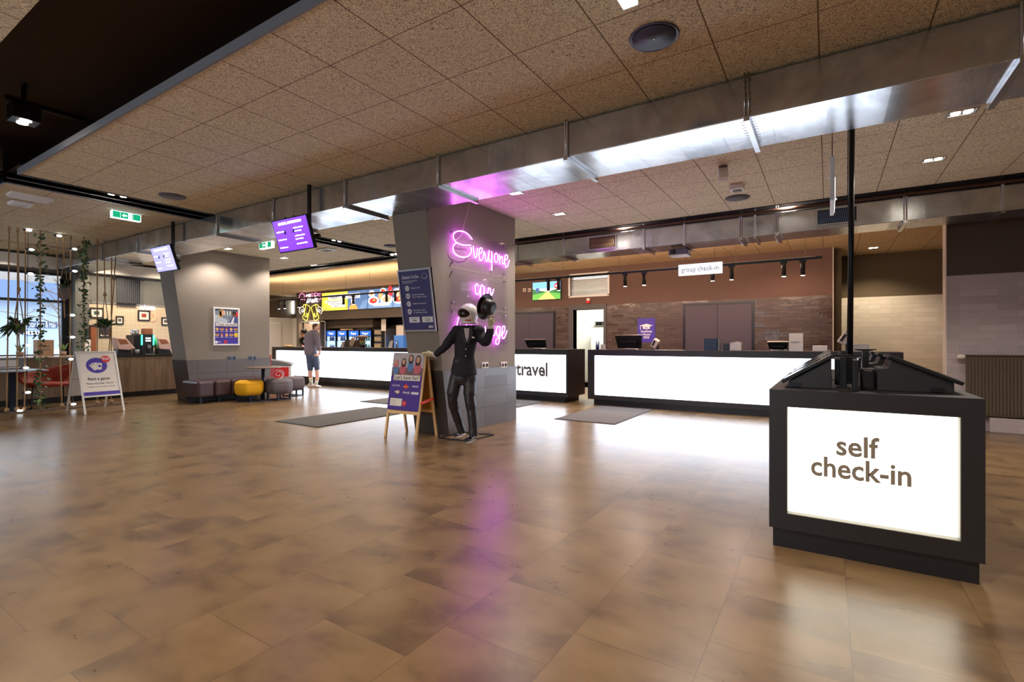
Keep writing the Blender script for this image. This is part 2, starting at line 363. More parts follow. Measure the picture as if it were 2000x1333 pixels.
def spline(pts, n=6, closed=False):
    pts = [Vector(p) for p in pts]; out = []; N = len(pts)
    for i in range(N if closed else N - 1):
        p0 = pts[i - 1] if (i or closed) else pts[0]; p1 = pts[i]; p2 = pts[(i + 1) % N]; p3 = pts[(i + 2) % N] if closed else pts[min(i + 2, N - 1)]
        for k in range(n):
            t = k / n
            out.append(.5 * ((2 * p1) + (p2 - p0) * t + (2 * p0 - 5 * p1 + 4 * p2 - p3) * t * t + (3 * p1 - p0 - 3 * p2 + p3) * t ** 3))
    if not closed: out.append(pts[-1])
    return out
# ------------------------------------------------------------------ the room
ZC = 3.26; ZD = 3.72
def wall_grid(mb, axis, c0, c1, u0, u1, z0, z1, m, holes=()):
    us = sorted({u0, u1, *[q for h in holes for q in h[:2]]}); us = [q for q in us if u0 <= q <= u1]
    zs = sorted({z0, z1, *[q for h in holes for q in h[2:]]}); zs = [q for q in zs if z0 <= q <= z1]
    for a, b in zip(us, us[1:]):
        for c, d in zip(zs, zs[1:]):
            mu, mz = (a + b) / 2, (c + d) / 2
            if any(h[0] < mu < h[1] and h[2] < mz < h[3] for h in holes): continue
            if axis == 'y': mb.box(a, b, c0, c1, c, d, m)
            else: mb.box(c0, c1, a, b, c, d, m)
    return mb
struct('floor', MB().box(-20.3, 5.3, -5.2, 14.4, -.12, 0, 'stone_vinyl_floor'))
YE = 1.885; G0, G1 = 8.22, 8.60
struct('ceiling', MB().box(-8.15, 5.0, YE, G0, ZC, ZC + .045, 'wood_wool_ceiling'))
struct('ceiling_left', MB().box(-13.7, -8.68, YE, G0, ZC, ZC + .045, 'wood_wool_ceiling').box(-15.2, -13.92, YE, G0, ZC, ZC + .045, 'wood_wool_ceiling'))
struct('ceiling_rear', MB().box(-20.06, 5.0, G1, 14.2, ZC, ZC + .045, 'wood_wool_ceiling_rear'))
struct('ceiling_front', MB().box(-15.2, 5.0, -5.0, .99, ZC, ZC + .045, 'wood_wool_ceiling'))
struct('ceiling_upper', MB().box(-20.3, 5.3, -5.2, 14.4, ZD, ZD + .15, 'dark_ceiling'))
t = MB(); t.box(-8.17, 5, YE - .02, YE, ZC - .012, ZC + .06, 'grey_plastic'); t.box(-8.17, -8.15, YE - .02, G0, ZC - .012, ZC + .06, 'black_metal')
struct('trim_1', t)
t = MB(); t.box(-8.70, -8.68, YE - .02, G0, ZC - .015, ZC + .06, 'grey_plastic'); t.box(-15.2, -8.68, YE - .02, YE, ZC - .012, ZC + .06, 'black_metal')
t.box(-20, 5, G1, G1 + .02, ZC - .03, ZC + .08, 'grey_plastic'); t.box(-8.15, 5, G0, G0 + .012, ZC - .012, ZC + .06, 'black_metal')
struct('trim_2', t)
t = MB(); t.box(-8.66, -8.17, YE, G0, ZC + .12, ZC + .16, 'black'); t.box(-20, 5, G0 + .02, G1 - .02, ZC + .12, ZC + .16, 'black'); t.box(-13.9, -13.72, YE, G0, ZC + .12, ZC + .16, 'black')
t.box(-12, -8.18, 1.55, 1.75, ZC + .02, ZC + .30, 'dark_ceiling')
struct('trim_3', t)
# reception back wall, one plane from the bar to the right corner
YW = 12.55; ZT = 2.25
DX0, DX1, DZ = -5.93, -5.04, 2.14
bar_hole = (-18.25, -9.4, 0, 2.13)
t = MB(); wall_grid(t, 'y', YW, YW + .2, -18.4, -8.6, 0, ZD, 'brown_paint', [bar_hole]); wall_grid(t, 'y', YW, YW + .2, -8.6, .10, ZT, ZD, 'reception_paint', [(-6.03, -4.93, 2.53, 3.08)])
wall_grid(t, 'y', YW - .03, YW + .2, -8.6, .09, 0, ZT, 'dark_glazed_tile', [(DX0, DX1, 0, DZ)])
t.box(.09, .105, YW - .04, YW + .2, 0, ZC, 'white_paint')
struct('wall_back', t)
t = MB(); t.box(.10, .25, YW + .2, 14, 0, ZD, 'olive_paint'); wall_grid(t, 'y', 14, 14.2, .1, 2.6, 2.28, ZD, 'olive_paint'); t.box(.1, 2.6, 13.98, 14.2, 0, 2.28, 'beige_glazed_tile')
t.box(2.4, 2.6, 9.7, 14, 0, ZD, 'olive_paint')
struct('wall_recess', t)
t = MB(); t.box(1.455, 5, 9.5, 9.7, 2.21, ZD, 'brown_paint'); t.box(1.455, 5, 9.485, 9.7, 0, 2.21, 'grey_glazed_tile'); t.box(1.445, 1.457, 9.48, 9.7, 0, ZD, 'white_paint')
struct('wall_right_rear', t)
struct('wall_right', MB().box(5, 5.2, -5, 9.7, 0, ZD, 'back_wall_paint'))
t = MB(); wall_grid(t, 'y', -5.2, -5, -15.2, 5.2, 0, ZD, 'back_wall_paint', [(-9, -1.5, .5, 2.9)]); struct('wall_front', t)
t = MB()
for k in range(4):
    x = -9 + 2.5 * k; t.box(x - .04, x + .04, -5.1, -5.0, .5, 2.9, 'black_metal')
t.box(-9, -1.5, -5.1, -5, .5, .56, 'black_metal'); t.box(-9, -1.5, -5.1, -5, 2.84, 2.9, 'black_metal'); struct('added_fill_window', t)  # frame of the unseen opening added in the front wall for daylight fill
struct('baseboard_right', MB().box(1.9, 5, 9.40, 9.485, 0, .2, 'grey_glazed_tile'), bevel=.004)
# far left: bar side wall
t = MB(); t.box(-20.26, -20.06, 8, 13.7, 2.31, ZD, 'olive_paint'); t.box(-20.26, -20.04, 8, 13.7, 0, 2.31, 'white_paint')
t.box(-20.06, -18.4, 13.5, 13.7, 2.31, ZD, 'olive_paint'); t.box(-20.06, -18.4, 13.48, 13.7, 0, 2.31, 'white_paint'); t.box(-18.4, -18.2, YW + .2, 13.5, 0, ZD, 'brown_paint')
t.box(-20.2, -15.4, 7.8, 8, 0, ZD, 'white_paint')
struct('wall_bar_side', t)
t = MB(); t.box(-18.2, -9.2, 14.0, 14.2, 0, ZD, 'brown_paint'); t.box(-9.4, -9.2, YW + .2, 14, 0, ZD, 'brown_paint')
t.box(-18.25, -9.4, YW + .2, 14, 2.45, 2.5, 'dark_ceiling'); t.box(-16.95, -14.3, 12.9, 13.5, 1.80, 2.45, 'brown_paint')
t.box(-17.0, -16.93, YW + .05, 13.5, 0, 2.2, 'brown_paint')
struct('wall_bar_rear', t)
# window wall
XW = -15.2
t = MB(); wall_grid(t, 'x', XW - .2, XW, -5, 8, 0, ZD, 'grey_green_paint', [(-4.0, 4.36, .93, 2.86)])
t.box(XW, XW + .25, 1.8, 8, 2.93, 3.2, 'white_paint'); t.box(XW, XW + .30, 4.40, 4.66, 0, ZC, 'grey_green_paint')
t.box(XW, XW + .012, 4.66, 7.98, .9, 2.2, 'small_square_tile'); t.box(XW, XW + .03, 4.66, 7.98, 2.2, 2.24, 'grey_plastic')
struct('wall_left', t)
t = MB()
for a, b in ((-4, -3.93), (-1.2, -1.12), (1.6, 1.68), (4.24, 4.36)): t.box(XW - .09, XW + .01, a, b, .93, 2.86, 'black_metal')
for a, b in ((.93, .97), (2.17, 2.23), (2.80, 2.86)): t.box(XW - .085, XW + .005, -4, 4.36, a, b, 'black_metal')
g = struct('window_1', t)
clear('glass', (.96, .98, 1), 1.35)
part('pane', MB().box(XW - .05, XW - .045, -3.95, 4.3, .96, 2.83, 'glass'), g)
# two leaning wall piers
def pier(name, X0, X1, Yb, Yt, Yr, zt, lab):
    def Y(z): return Yb + (Yt - Yb) * z / zt
    t = MB(); T = Matrix(((0, 0, 1, 0), (1, 0, 0, 0), (0, 1, 0, 0), (0, 0, 0, 1)))   # (y,z) profile -> x extrusion
    t.prism([(Y(0), 0), (Yr, 0), (Yr, ZC + .3), (Yt + .06, ZC + .3), (Yt + .06, zt), (Y(zt), zt)], X0, X1, 'column_paint', T)
    o = struct(name, t, lab, bevel=.004)
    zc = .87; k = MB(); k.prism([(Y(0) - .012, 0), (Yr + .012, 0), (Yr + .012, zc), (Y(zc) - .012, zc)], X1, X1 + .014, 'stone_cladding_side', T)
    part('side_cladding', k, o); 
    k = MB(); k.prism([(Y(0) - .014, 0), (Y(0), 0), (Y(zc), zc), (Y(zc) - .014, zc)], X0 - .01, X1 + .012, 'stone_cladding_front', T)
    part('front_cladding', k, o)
    return o
pier('wall_pier_near', -4.88, -4.29, 5.20, 4.735, 6.87, 2.93, 'leaning taupe pier with the pink neon words')
pier('wall_pier_far', -11.95, -11.35, 5.30, 4.90, 7.02, 2.93, 'leaning taupe pier behind the bench and food poster')
# doors
t = MB()
for a, b, c, d in ((DX0 - .13, DX0, 0, DZ + .13), (DX1, DX1 + .08, 0, DZ + .13), (DX0, DX1, DZ, DZ + .13)): t.box(a, b, YW - .05, YW + .2, c, d, 'black_metal' if 0 else 'grey_plastic_dark') if 0 else t.box(a, b, YW - .05, YW + .2, c, d, 'door_grey') if 'door_grey' in M else t.box(a, b, YW - .05, YW + .2, c, d, mat('door_grey', S(74, 70, 72), .5).name)
struct('door_1', t)
t = MB(); t.box(-7.4, -3.9, 15.0, 15.1, 0, 3, 'white_paint'); t.box(-7.5, -7.4, 12.75, 15.1, 0, 3, 'white_paint'); t.box(-3.9, -3.8, 12.75, 15.1, 0, 3, 'white_paint'); t.box(-7.5, -3.8, 12.75, 15.1, 2.9, 3, 'white_paint')
t.box(-7.5, -3.8, 12.75, 15.1, -.1, 0, 'stone_vinyl_floor')
struct('wall_office', t)
al = bpy.data.lights.new('office_ceiling_lamp', 'AREA'); al.energy = 70; al.shape = 'RECTANGLE'; al.size = 1.2; al.size_y = .6; al.color = (.95, 1, .92)
ao = bpy.data.objects.new('office_ceiling_lamp', al); C.objects.link(ao); ao.location = (-5.6, 13.9, 2.86)
def dark_doors(nm, xs, z, m='door_violet'):
    mat('door_violet', S(66, 56, 70), .5)
    t = MB(); a, b = xs[0], xs[-1]
    t.box(a - .05, a, YW - .06, YW - .03, 0, z + .05, 'black_metal'); t.box(b, b + .05, YW - .06, YW - .03, 0, z + .05, 'black_metal'); t.box(a, b, YW - .06, YW - .03, z, z + .05, 'black_metal')
    o = struct(nm, t)
    for p, q in zip(xs, xs[1:]):
        l = part('door_leaf', MB().box(p + .004, q - .004, YW - .055, YW - .03, .01, z - .004, m), o)
        h = MB(); h.cyl((q - .08, YW - .055, 1.02), (q - .08, YW - .10, 1.02), .01, 'steel'); h.bar((q - .08, YW - .10, 1.02), (q - .2, YW - .10, 1.02), .018, .018, 'steel'); part('handle', h, l)
    return o
dark_doors('door_2', [-2.93, -2.19, -1.46], 2.14)
dark_doors('door_3', [aty(1006, 609, YW).x - .5, aty(1036, 609, YW).x, aty(1082, 609, YW).x], 2.08)
# window with blinds
t = MB()
for a in ((-6.08, -6.03, 2.50, 3.12), (-4.93, -4.88, 2.50, 3.12), (-6.08, -4.88, 2.48, 2.53), (-6.08, -4.88, 3.08, 3.13)): t.box(a[0], a[1], YW - .03, YW + .05, a[2], a[3], 'white_plastic')
g = struct('window_2', t)
t = MB()
for k in range(14):
    z = 2.55 + k * .038; t.box(-6.02, -4.94, YW + .04, YW + .075, z, z + .022, 'white_plastic')
part('blinds', t, g)
part('pane', MB().box(-6.03, -4.93, YW + .012, YW + .016, 2.53, 3.08, 'glass'), g)
# door in the bar side wall
d = MB(); d.box(-20.04, -20.0, 11.6, 12.9, 0, 2.05, 'white_plastic'); g = struct('door_4', d, bevel=.01)
h = MB(); h.cyl((-20.0, 12.8, 1.0), (-19.94, 12.8, 1.0), .012, 'steel'); h.bar((-19.94, 12.8, 1), (-19.94, 12.66, 1), .02, .02, 'steel'); part('handle', h, g)
p = aty(571, 601, 13.48); t = MB(); t.box(p.x - .13, p.x + .13, 13.44, 13.48, p.z - .26, p.z + .26, 'cool_glow'); t.box(p.x - .17, p.x + .17, 13.46, 13.478, p.z - .30, p.z + .30, 'white_plastic')
single('wall_light', t, 'bright slim wall light on the olive wall left of the bar sign', 'lamp')
# outside
mat('asphalt', S(170, 174, 180), .9, var=.2, vs=2); mat('facade', S(170, 182, 200), .8); mat('facade_blue', S(100, 118, 150), .7); mat('hill', S(132, 124, 118), .95, var=.35, vs=2.5); mat('sign_navy', S(72, 84, 112), .6); mat('car_white', S(226, 230, 236), .3); mat('car_glass', S(90, 110, 130), .1); mat('bark', S(120, 104, 96), .9)
single('street', MB().box(-60, -15.5, -30, 30, -.45, -.3, 'asphalt'), 'pale grey street ground seen outside the big window', 'ground')
t = MB(); t.add([(-52, -30, -.3), (-52, 40, -.3), (-58, 40, 9), (-58, -30, 9)], [(0, 1, 2, 3)], 'hill'); t.add([(-58, -30, 9), (-58, 40, 9), (-60, 40, 9), (-60, -30, 9)], [(0, 1, 2, 3)], 'hill')
single('hillside', t, 'grey brown bare hillside seen through the top of the window', 'hill')
XB = -38.0
b = thing('shop_building', 'pale blue flat-roofed shop with a navy sign across the street', 'building', (XB, 10, -.3))
def by(x, y): return atx(x, y, XB + .06)
p0 = by(-80, 592); p1 = by(150, 640)
part('wall', MB().box(XB - 4, XB, -12, p1.y + 6, -.3, 3.6, 'facade'), b)
part('roof', MB().box(XB - 4, XB + .9, -12, p1.y + 6.2, 3.6, 4.6, 'facade_blue'), b)
a0 = by(54, 628); a1 = by(112, 641)
part('sign_board', MB().box(XB + .02, XB + .08, a0.y, a1.y, a1.z, a0.z, 'sign_navy'), b)
T = facep((XB + .085, (a0.y + a1.y) / 2, (a0.z + a1.z) / 2)); part('lettering', MB().text('Star Hub & Hair', .5, 'white_ink', T, fitw=(a1.y - a0.y) * .92), b)
t = MB(); a2 = by(52, 645); a3 = by(80, 656); t.box(XB + .02, XB + .06, a2.y, a3.y, a3.z, a2.z, 'facade_blue')
for k in range(4):
    c_ = a2.y + (a3.y - a2.y) * (k + .5) / 4; t.disc((0, 0), (a2.z - a3.z) * .36, 'white_ink', facep((XB + .07, c_, (a2.z + a3.z) / 2)), .02, 20)
part('shop_window', t, b)
def car(name, lab, X, Y0, L, colr):
    r = thing(name, lab, 'car', (X, Y0 + L / 2, -.3), group=None)
    T = Matrix(((0, 0, 1, 0), (1, 0, 0, 0), (0, 1, 0, 0), (0, 0, 0, 1)))
    side = [(Y0, -.05), (Y0 + L, -.05), (Y0 + L, .42), (Y0 + L * .84, .52), (Y0 + L * .68, .95), (Y0 + L * .30, .97), (Y0 + L * .14, .56), (Y0 + .02, .46)]
    part('body', MB().prism(side, X - 1.6, X, colr, T), r, bevel=.08)
    gl = [(Y0 + L * .19, .58), (Y0 + L * .79, .56), (Y0 + L * .66, .88), (Y0 + L * .32, .90)]
    part('side_glass', MB().prism(gl, X, X + .02, 'car_glass', T), r)
    for q in (.2, .8): part('wheel', MB().cyl((X - .1, Y0 + L * q, 0), (X + .03, Y0 + L * q, 0), .3, 'rubber', 20), r)
p = atx(-5, 690, -19); car('car', 'white car parked outside at the left edge of the window', -19.0, p.y - 2.4, 3.6, 'car_white')
p = atx(66, 690, -24); car('car', 'white car parked outside behind the cardboard box', -24.0, p.y - .3, 4.2, 'car_white')
r = thing('bare_tree', 'bare winter tree outside behind the upper window pane', 'tree', (-30, 9.5, -.3))
random.seed(3); t = MB(); t.tube([(-30, 9.5, -.29), (-30, 9.3, 1.5), (-30, 9, 3)], [.16, .13, .1], 'bark'); part('trunk', t, r)
t = MB()
for k in range(26):
    a = random.uniform(-1.6, 1.6); z = random.uniform(1.5, 3.4); L = random.uniform(1.2, 2.6)
    t.tube([(-30, 9.1, z), (-30 + random.uniform(-.4, .4), 9.1 + a * L * .5, z + L * .35), (-30 + random.uniform(-.8, .8), 9.1 + a * L, z + L * .8 * random.random() + .3)], [.04, .025, .01], 'bark', 5)
part('branches', t, r)
# ------------------------------------------------------------------ big air ducts
def duct(name, x0, x1, y0, y1, z0, z1, lab):
    d = thing(name, lab, 'air duct', ((x0 + x1) / 2, (y0 + y1) / 2, z0))
    part('duct_body', MB().box(x0, x1, y0, y1, z0, z1, 'galvanized_steel'), d, bevel=.006)
    return d
d1 = duct('air_duct', XW + .02, 4.99, 4.09, 4.76, 2.93, 3.235, 'long galvanized duct crossing the whole hall above the neon pier')
def hanger(d, x, y0, y1, z0, zt=ZC, rods=1, drop=.02):
    t = MB(); t.box(x - .02, x + .02, y0 - .03, y1 + .03, z0 - .035, z0 - .002, 'steel')
    for s in ((x - .014, x + .014) if rods == 2 else (x,)):
        for y in (y0 - .02, y1 + .02): t.cyl((s, y, z0 - .03), (s, y, zt), .006, 'steel', 6)
    if rods == 2:
        for k in range(7):
            z = z0 + k * (zt - z0) / 7; t.bar((x - .03, y0 - .02, z), (x + .03, y0 - .02, z), .004, .004, 'steel'); 
        for k in range(12):
            y = y0 + k * (y1 - y0) / 12; t.bar((x - .045, y, z0 - .03), (x + .045, y, z0 - .03), .004, .004, 'steel')
    else: t.box(x - .016, x + .016, y0 - .022, y0 - .004, z0, zt - .01, 'aluminium')
    part('hanger', t, d)
for pxx, yy in ((425, 418), (535, 388), (675, 350), (857, 302), (1107, 236), (1998, 12), (270, 455), (200, 475)):
    hanger(d1, atz(pxx, yy, ZC).x if 0 else aty(pxx, yy, 4.09).x, 4.09, 4.76, 2.93)
hanger(d1, aty(1459, 150, 4.09).x, 4.09, 4.76, 2.93, rods=2)
d2 = duct('air_duct', -4.9 - 3, 4.99, 8.42, 9.0, 2.87, 3.19, 'galvanized duct with two mesh grilles hung above the reception counters')
for pxx in (1010, 1101, 1337, 1475, 1958): hanger(d2, aty(pxx, 430, 8.42).x, 8.42, 9.0, 2.87, ZD)
for pxx in (1258, 1447, 1518, 1768): hanger(d2, aty(pxx, 430, 8.42).x, 8.42, 9.0, 2.87, ZD, rods=2 if pxx > 1400 else 1)
mat('mesh_brown', S(190, 156, 120), .4, .3); mat('mesh_blue', S(104, 130, 180), .3, .4)
def grille(xa, xb, m, lab):
    a = aty(xa, 470, 8.42).x; b = aty(xb, 470, 8.42).x
    t = MB(); t.box(a, b, 8.400, 8.424, 2.92, 2.94, 'steel'); t.box(a, b, 8.400, 8.424, 3.14, 3.16, 'steel'); t.box(a, a + .03, 8.400, 8.424, 2.94, 3.14, 'steel'); t.box(b - .03, b, 8.4, 8.424, 2.94, 3.14, 'steel')
    o = part('grille', t, d2, lab)
    t = MB(); t.box(a + .03, b - .03, 8.416, 8.42, 2.94, 3.14, 'black')
    n = int((b - a) / .028)
    for k in range(n):
        x = a + .03 + (b - a - .06) * k / n; t.bar((x, 8.412, 2.94), (x + .03 if k < n - 1 else x, 8.412, 3.14), .005, .004, m); t.bar((x + .03 if k < n - 1 else x, 8.409, 2.94), (x, 8.409, 3.14), .005, .004, m)
    part('mesh', t, o)
grille(1149, 1205, 'mesh_brown', 'brown mesh grille'); grille(1592, 1678, 'mesh_blue', 'bluish mesh grille')
single('ceiling_pipe', MB().tube([(-7.9, 8.36, 3.215), (4.9, 8.36, 3.215)], .028, mat('pipe_brown', S(88, 62, 52), .5).name, 12), 'thin brown pipe running along the top of the rear duct', 'pipe')
p = atz(44, 196, ZD); single('ceiling_pipe', MB().tube([(p.x, 1.5, ZD - .03), (p.x + .02, 3.4, ZD - .03)], .03, 'black', 8), 'dark conduit on the upper ceiling beside the cube lamp', 'pipe')
# ------------------------------------------------------------------ ceiling lights
def twin_light(name):
    r = thing(name, 'x', 'downlight', (0, 0, 0))
    t = MB(); t.box(-.105, .105, -.07, -.055, -.006, .0, 'aluminium'); t.box(-.105, .105, .055, .07, -.006, 0, 'aluminium'); t.box(-.105, -.09, -.055, .055, -.006, 0, 'aluminium'); t.box(.09, .105, -.055, .055, -.006, 0, 'aluminium')
    t.box(-.09, .09, -.055, .055, -.0012, -.0002, 'black')
    part('frame', t, r, local=True)
    for s in (-1, 1): part('bulb', MB().lathe([(.034, -.006), (.034, -.0014)], (s * .042, 0, 0), 'lamp_glow', 20), r, local=True)
    return r
tl = twin_light('recessed_downlight')
LG = 'recessed twin downlights'
DL = [(-3.55, 5.70, 'recessed twin downlight above the neon pier, half hidden by the duct edge'), (-3.55, 6.99, 'recessed twin downlight in the pink-lit tiles right of the neon pier'),
      (.99, 5.78, 'recessed twin downlight at the far right, nearest the front duct'), (.98, 7.10, 'recessed twin downlight at the far right, just in front of the rear duct'),
      (-6.19, 5.64, 'recessed twin downlight between the television and the neon pier'), (-10.88, 5.79, 'recessed twin downlight in front of the far pier top'),
      (-10.94, 7.13, 'recessed twin downlight behind the lower corner of the violet television'), (.82, 13.06, 'recessed downlight over the beige tiled recess')]
for i, (x, y, lab) in enumerate(DL):
    if i == 0: o = tl; o.location = (x, y, ZC - .001); o['label'] = lab; o['group'] = LG
    else: dup(tl, (x, y, ZC - .001), 0, lab, LG)
for x in (-15.3, -13.1, -10.9, -8.7, -6.2, -3.55, -1.3, .99, 3.2):
    for y in (5.7, 7.05): spot((x, y, ZC - .03), K_SPOT)
spot((.82, 13.06, ZC - .03), K_SPOT * 1.3, (1, .84, .62)); spot((-.6, 13.4 - 1.9, ZC - .03), K_SPOT * .5, (1, .62, .38), 2.6)
for x in (-1.5, -3.5, -5.5, -7.5): spot((x, 10.6, ZC - .03), K_SPOT * 1.9, (1, .74, .62), 2.8, 1)
for x in (-10, -12.5, -15, -17.5, -19.3): spot((x, 10.9, ZC - .03), K_SPOT * 1.9, (1, .84, .68), 2.8, 1)
# small pairs inside the black slots
def slot_light(lab):
    r = thing('slot_light', lab, 'downlight', (0, 0, 0), group='pairs of spots inside the black ceiling slots')
    part('housing', MB().box(-.13, .13, -.05, .05, .06, .11, 'black'), r, local=True)
    for s in (-1, 1): part('bulb', MB().lathe([(.036, .045), (.036, .06)], (s * .07, 0, 0), 'lamp_glow', 16), r, local=True)
    return r
SLc = [((-8.42, 2.95), PI / 2, 'pair of spots in the black slot beside the exit sign'), ((-.5, 8.42 - .12), 0, 'pair of spots in the slot above the blue grille'), ((-3.0, 8.30), 0, 'pair of spots in the slot right of the brown grille'),
       ((-8.42, 6.65), PI / 2, 'pair of spots in the black slot just right of the violet television'), ((-11.6, 8.41), 0, 'pair of spots in the crosswise slot above the bar sign'), ((-8.6, 8.41), 0, 'pair of spots where the two black slots meet')]
s0 = None
for (xy, rot, lab) in SLc:
    if s0 is None: s0 = slot_light(lab); s0.location = (*xy, ZC); s0.rotation_euler = (0, 0, rot)
    else: dup(s0, (*xy, ZC), rot, lab)
for x, y in ((-8.42, 2.95), (-8.42, 6.65), (-.5, 8.3), (-3, 8.3)): spot((x, y, ZC + .03), K_SPOT * .5)
# cube lamps in the dark coffer
p = atz(47, 226, 3.42)
def cube(x, y, lab):
    r = thing('cube_lamp', lab, 'lamp', (x, y, 3.36))
    t = MB(); t.box(-.10, .10, -.10, .10, 0, .15, 'black_metal'); part('housing', t, r, local=True, bevel=.004)
    t = MB(); t.cyl((-.04, 0, .15), (-.04, 0, ZD - 3.36), .012, 'black', 8); t.cyl((.04, 0, .15), (.04, 0, ZD - 3.36), .012, 'black', 8); part('hanger', t, r, local=True)
    for s in (-1, 1): part('bulb', MB().lathe([(.042, -.004), (.042, 0)], (s * .05, 0, 0), 'lamp_glow', 20), r, local=True)
    return r
c0 = cube(p.x, p.y, 'black cube lamp with two glowing spots in the dark ceiling recess')
for x in (p.x, p.x + 3.1, p.x + 6.2, p.x + 9.3): spot((x, p.y, 3.34), K_SPOT * 1.5, (1, .84, .66), 2.4)
for x in (-10, -6, -2, 1.5):
    for y in (-.9, -3.2): spot((x, y, ZC - .03), K_SPOT * 1.0, (1, .84, .66), 2.5)
for x in (-14.5, -12.6): spot((x, 3.2 if x < -14 else 5.2, ZC - .05), K_SPOT * .8)
spot((-14.1, 5.0, 3.1), K_SPOT * 1.3, (1, .82, .60), 1.9, .8, .05, (0, .62, 0)); spot((-14.1, 6.2, 3.1), K_SPOT * 1.0, (1, .82, .60), 1.9, .8, .05, (0, .62, 0))
# ------------------------------------------------------------------ lit counters
def counter(name, lab, x0, x1, y0, y1, zt, panel, em, cat='counter', zb=.115, fr=.10, rec=.03, pl=.10, side=.10, low=.10, endpl=None):
    r = thing(name, lab, cat, ((x0 + x1) / 2, (y0 + y1) / 2, 0))
    t = MB(); a, b, c, d = panel       # panel opening x0,x1,z0,z1
    t.box(x0, a, y0, y1, zb, zt, 'charcoal_laminate'); t.box(b, x1, y0, y1, zb, zt, 'charcoal_laminate'); t.box(a, b, y0, y1, zb, c, 'charcoal_laminate'); t.box(a, b, y0, y1, d, zt, 'charcoal_laminate')
    t.box(a, b, y0 + rec + .04, y1, c, d, 'charcoal_laminate')
    part('body', t, r)
    t = MB(); e = .001; t.box(a, a + .004, y0 + .001, y0 + rec, c, d, 'reveal_white'); t.box(b - .004, b, y0 + .001, y0 + rec, c, d, 'reveal_white'); t.box(a, b, y0 + .001, y0 + rec, c, c + .004, 'reveal_white'); t.box(a, b, y0 + .001, y0 + rec, d - .004, d, 'reveal_white')
    part('panel_reveal', t, r)
    lp = part('light_panel', MB().box(a + .004, b - .004, y0 + rec, y0 + rec + .012, c + .004, d - .004, em), r)
    part('plinth', MB().box(x0 + pl, x1 - pl, y0 + pl * .8, y1 - pl, 0, zb, 'plinth'), r)
    return r, lp
YK = 3.44
kiosk, lp = counter('self_service_counter', 'black box counter with a glowing front reading self check-in', -.305, .68, YK, 6.35, .96, (-.21, .587, .21, .861), 'warm_panel', pl=.02, rec=.055)
T = facem((0, YK + .054, 0))
t = MB(); t.text('self', .165, 'letter_taupe', T, .145, .640, bold=.022, fitw=.205); t.text('check-in', .165, 'letter_taupe', T, .152, .505, bold=.022, fitw=.475)
part('lettering', t, kiosk)
YB = 9.25; ZK = 1.10
tc_, _ = counter('reception_counter', 'dark reception counter with glowing front reading travel, right of the neon pier', -7.1, -4.50, YB, 10.1, ZK, (-6.9, aty(1105.5, 700, YB).x, .20, .99), 'cool_panel')
a = aty(1005, 725, YB).x; b = aty(1068, 725, YB).x
t = MB(); t.text('shop & travel', .40, 'letter_grey', facem((0, YB + .028, 0)), b + .02, .655, align='RIGHT', bold=.03, sx=.86); part('lettering', t, tc_)
gc, _ = counter('reception_counter', 'long dark reception counter with a blank glowing front, behind the kiosk', -4.06, .94, YB, 10.1, ZK, (aty(1160.5, 700, YB).x, .70, .20, .99), 'cool_panel')
bc, _ = counter('bar_counter', 'long bar counter with glowing white front under the Bar neon', -14.75, -7.6, YB - .05, 10.0, ZK, (-14.55, -7.8, .24, 1.0), 'cool_panel')
# ------------------------------------------------------------------ terminals on the kiosk
ZKT = .96
random.seed(11)
def terminal(side, Y, lab):
    r = thing('checkin_terminal', lab, 'terminal', (0, Y, ZKT), group='slanted check-in terminals on the kiosk')
    T = Matrix(((1, 0, 0, 0), (0, 0, 1, Y), (0, 1, 0, 0), (0, 0, 0, 1)))   # (x,z) profile extruded along y
    if side < 0:
        prof = [(-.215, 0), (-.215, .035), (.02, .185), (.02, 0)]; lo = (-.245, .028); hi = (.028, .20); wd = .30
    else:
        prof = [(.25, 0), (.25, .135), (.30, .140), (.315, .188), (.60, .061), (.60, 0)]; lo = (.635, .05); hi = (.30, .20); wd = .30
    prof = [(x, z + ZKT) for x, z in prof]
    part('housing', MB().prism(prof, 0, wd, 'charcoal_laminate', T), r, bevel=.004)
    a = Vector((lo[0], Y - .02, lo[1] + ZKT)); b = Vector((hi[0], Y - .02, hi[1] + ZKT)); n = (b - a).normalized()
    up = Vector((-n.z, 0, n.x)) if side < 0 else Vector((n.z, 0, -n.x)) 
    if up.z < 0: up = -up
    TT = frame(a, (0, 1, 0), n)
    if TT.to_3x3().col[2].z < 0: TT = frame(a + Vector((0, wd + .04, 0)), (0, -1, 0), n)
    s = part('screen_bezel', MB().box(0, wd + .04, 0, (b - a).length, -.004, .018, 'black_metal', TT), r, bevel=.004)
    part('screen', MB().box(.02, wd + .02, .02, (b - a).length - .02, .018, .0195, mat('screen_off', (.02, .022, .03), .06).name, TT), s)
    part('card_reader', MB().box(min(lo[0], hi[0]) + .04 if side < 0 else lo[0] - .14, min(lo[0], hi[0]) + .10 if side < 0 else lo[0] - .08, Y - .018, Y - .001, ZKT + .012, ZKT + .03, 'black_metal'), r)
    return r
names = ['nearest', 'second', 'third', 'farthest']
for i, Y in enumerate((3.66, 4.36, 5.06, 5.80)):
    terminal(-1, Y, f'slanted black terminal on the kiosk left side, {names[i]} of the row')
    terminal(1, Y + .03, f'slanted black terminal on the kiosk right side, {names[i]} of the row')
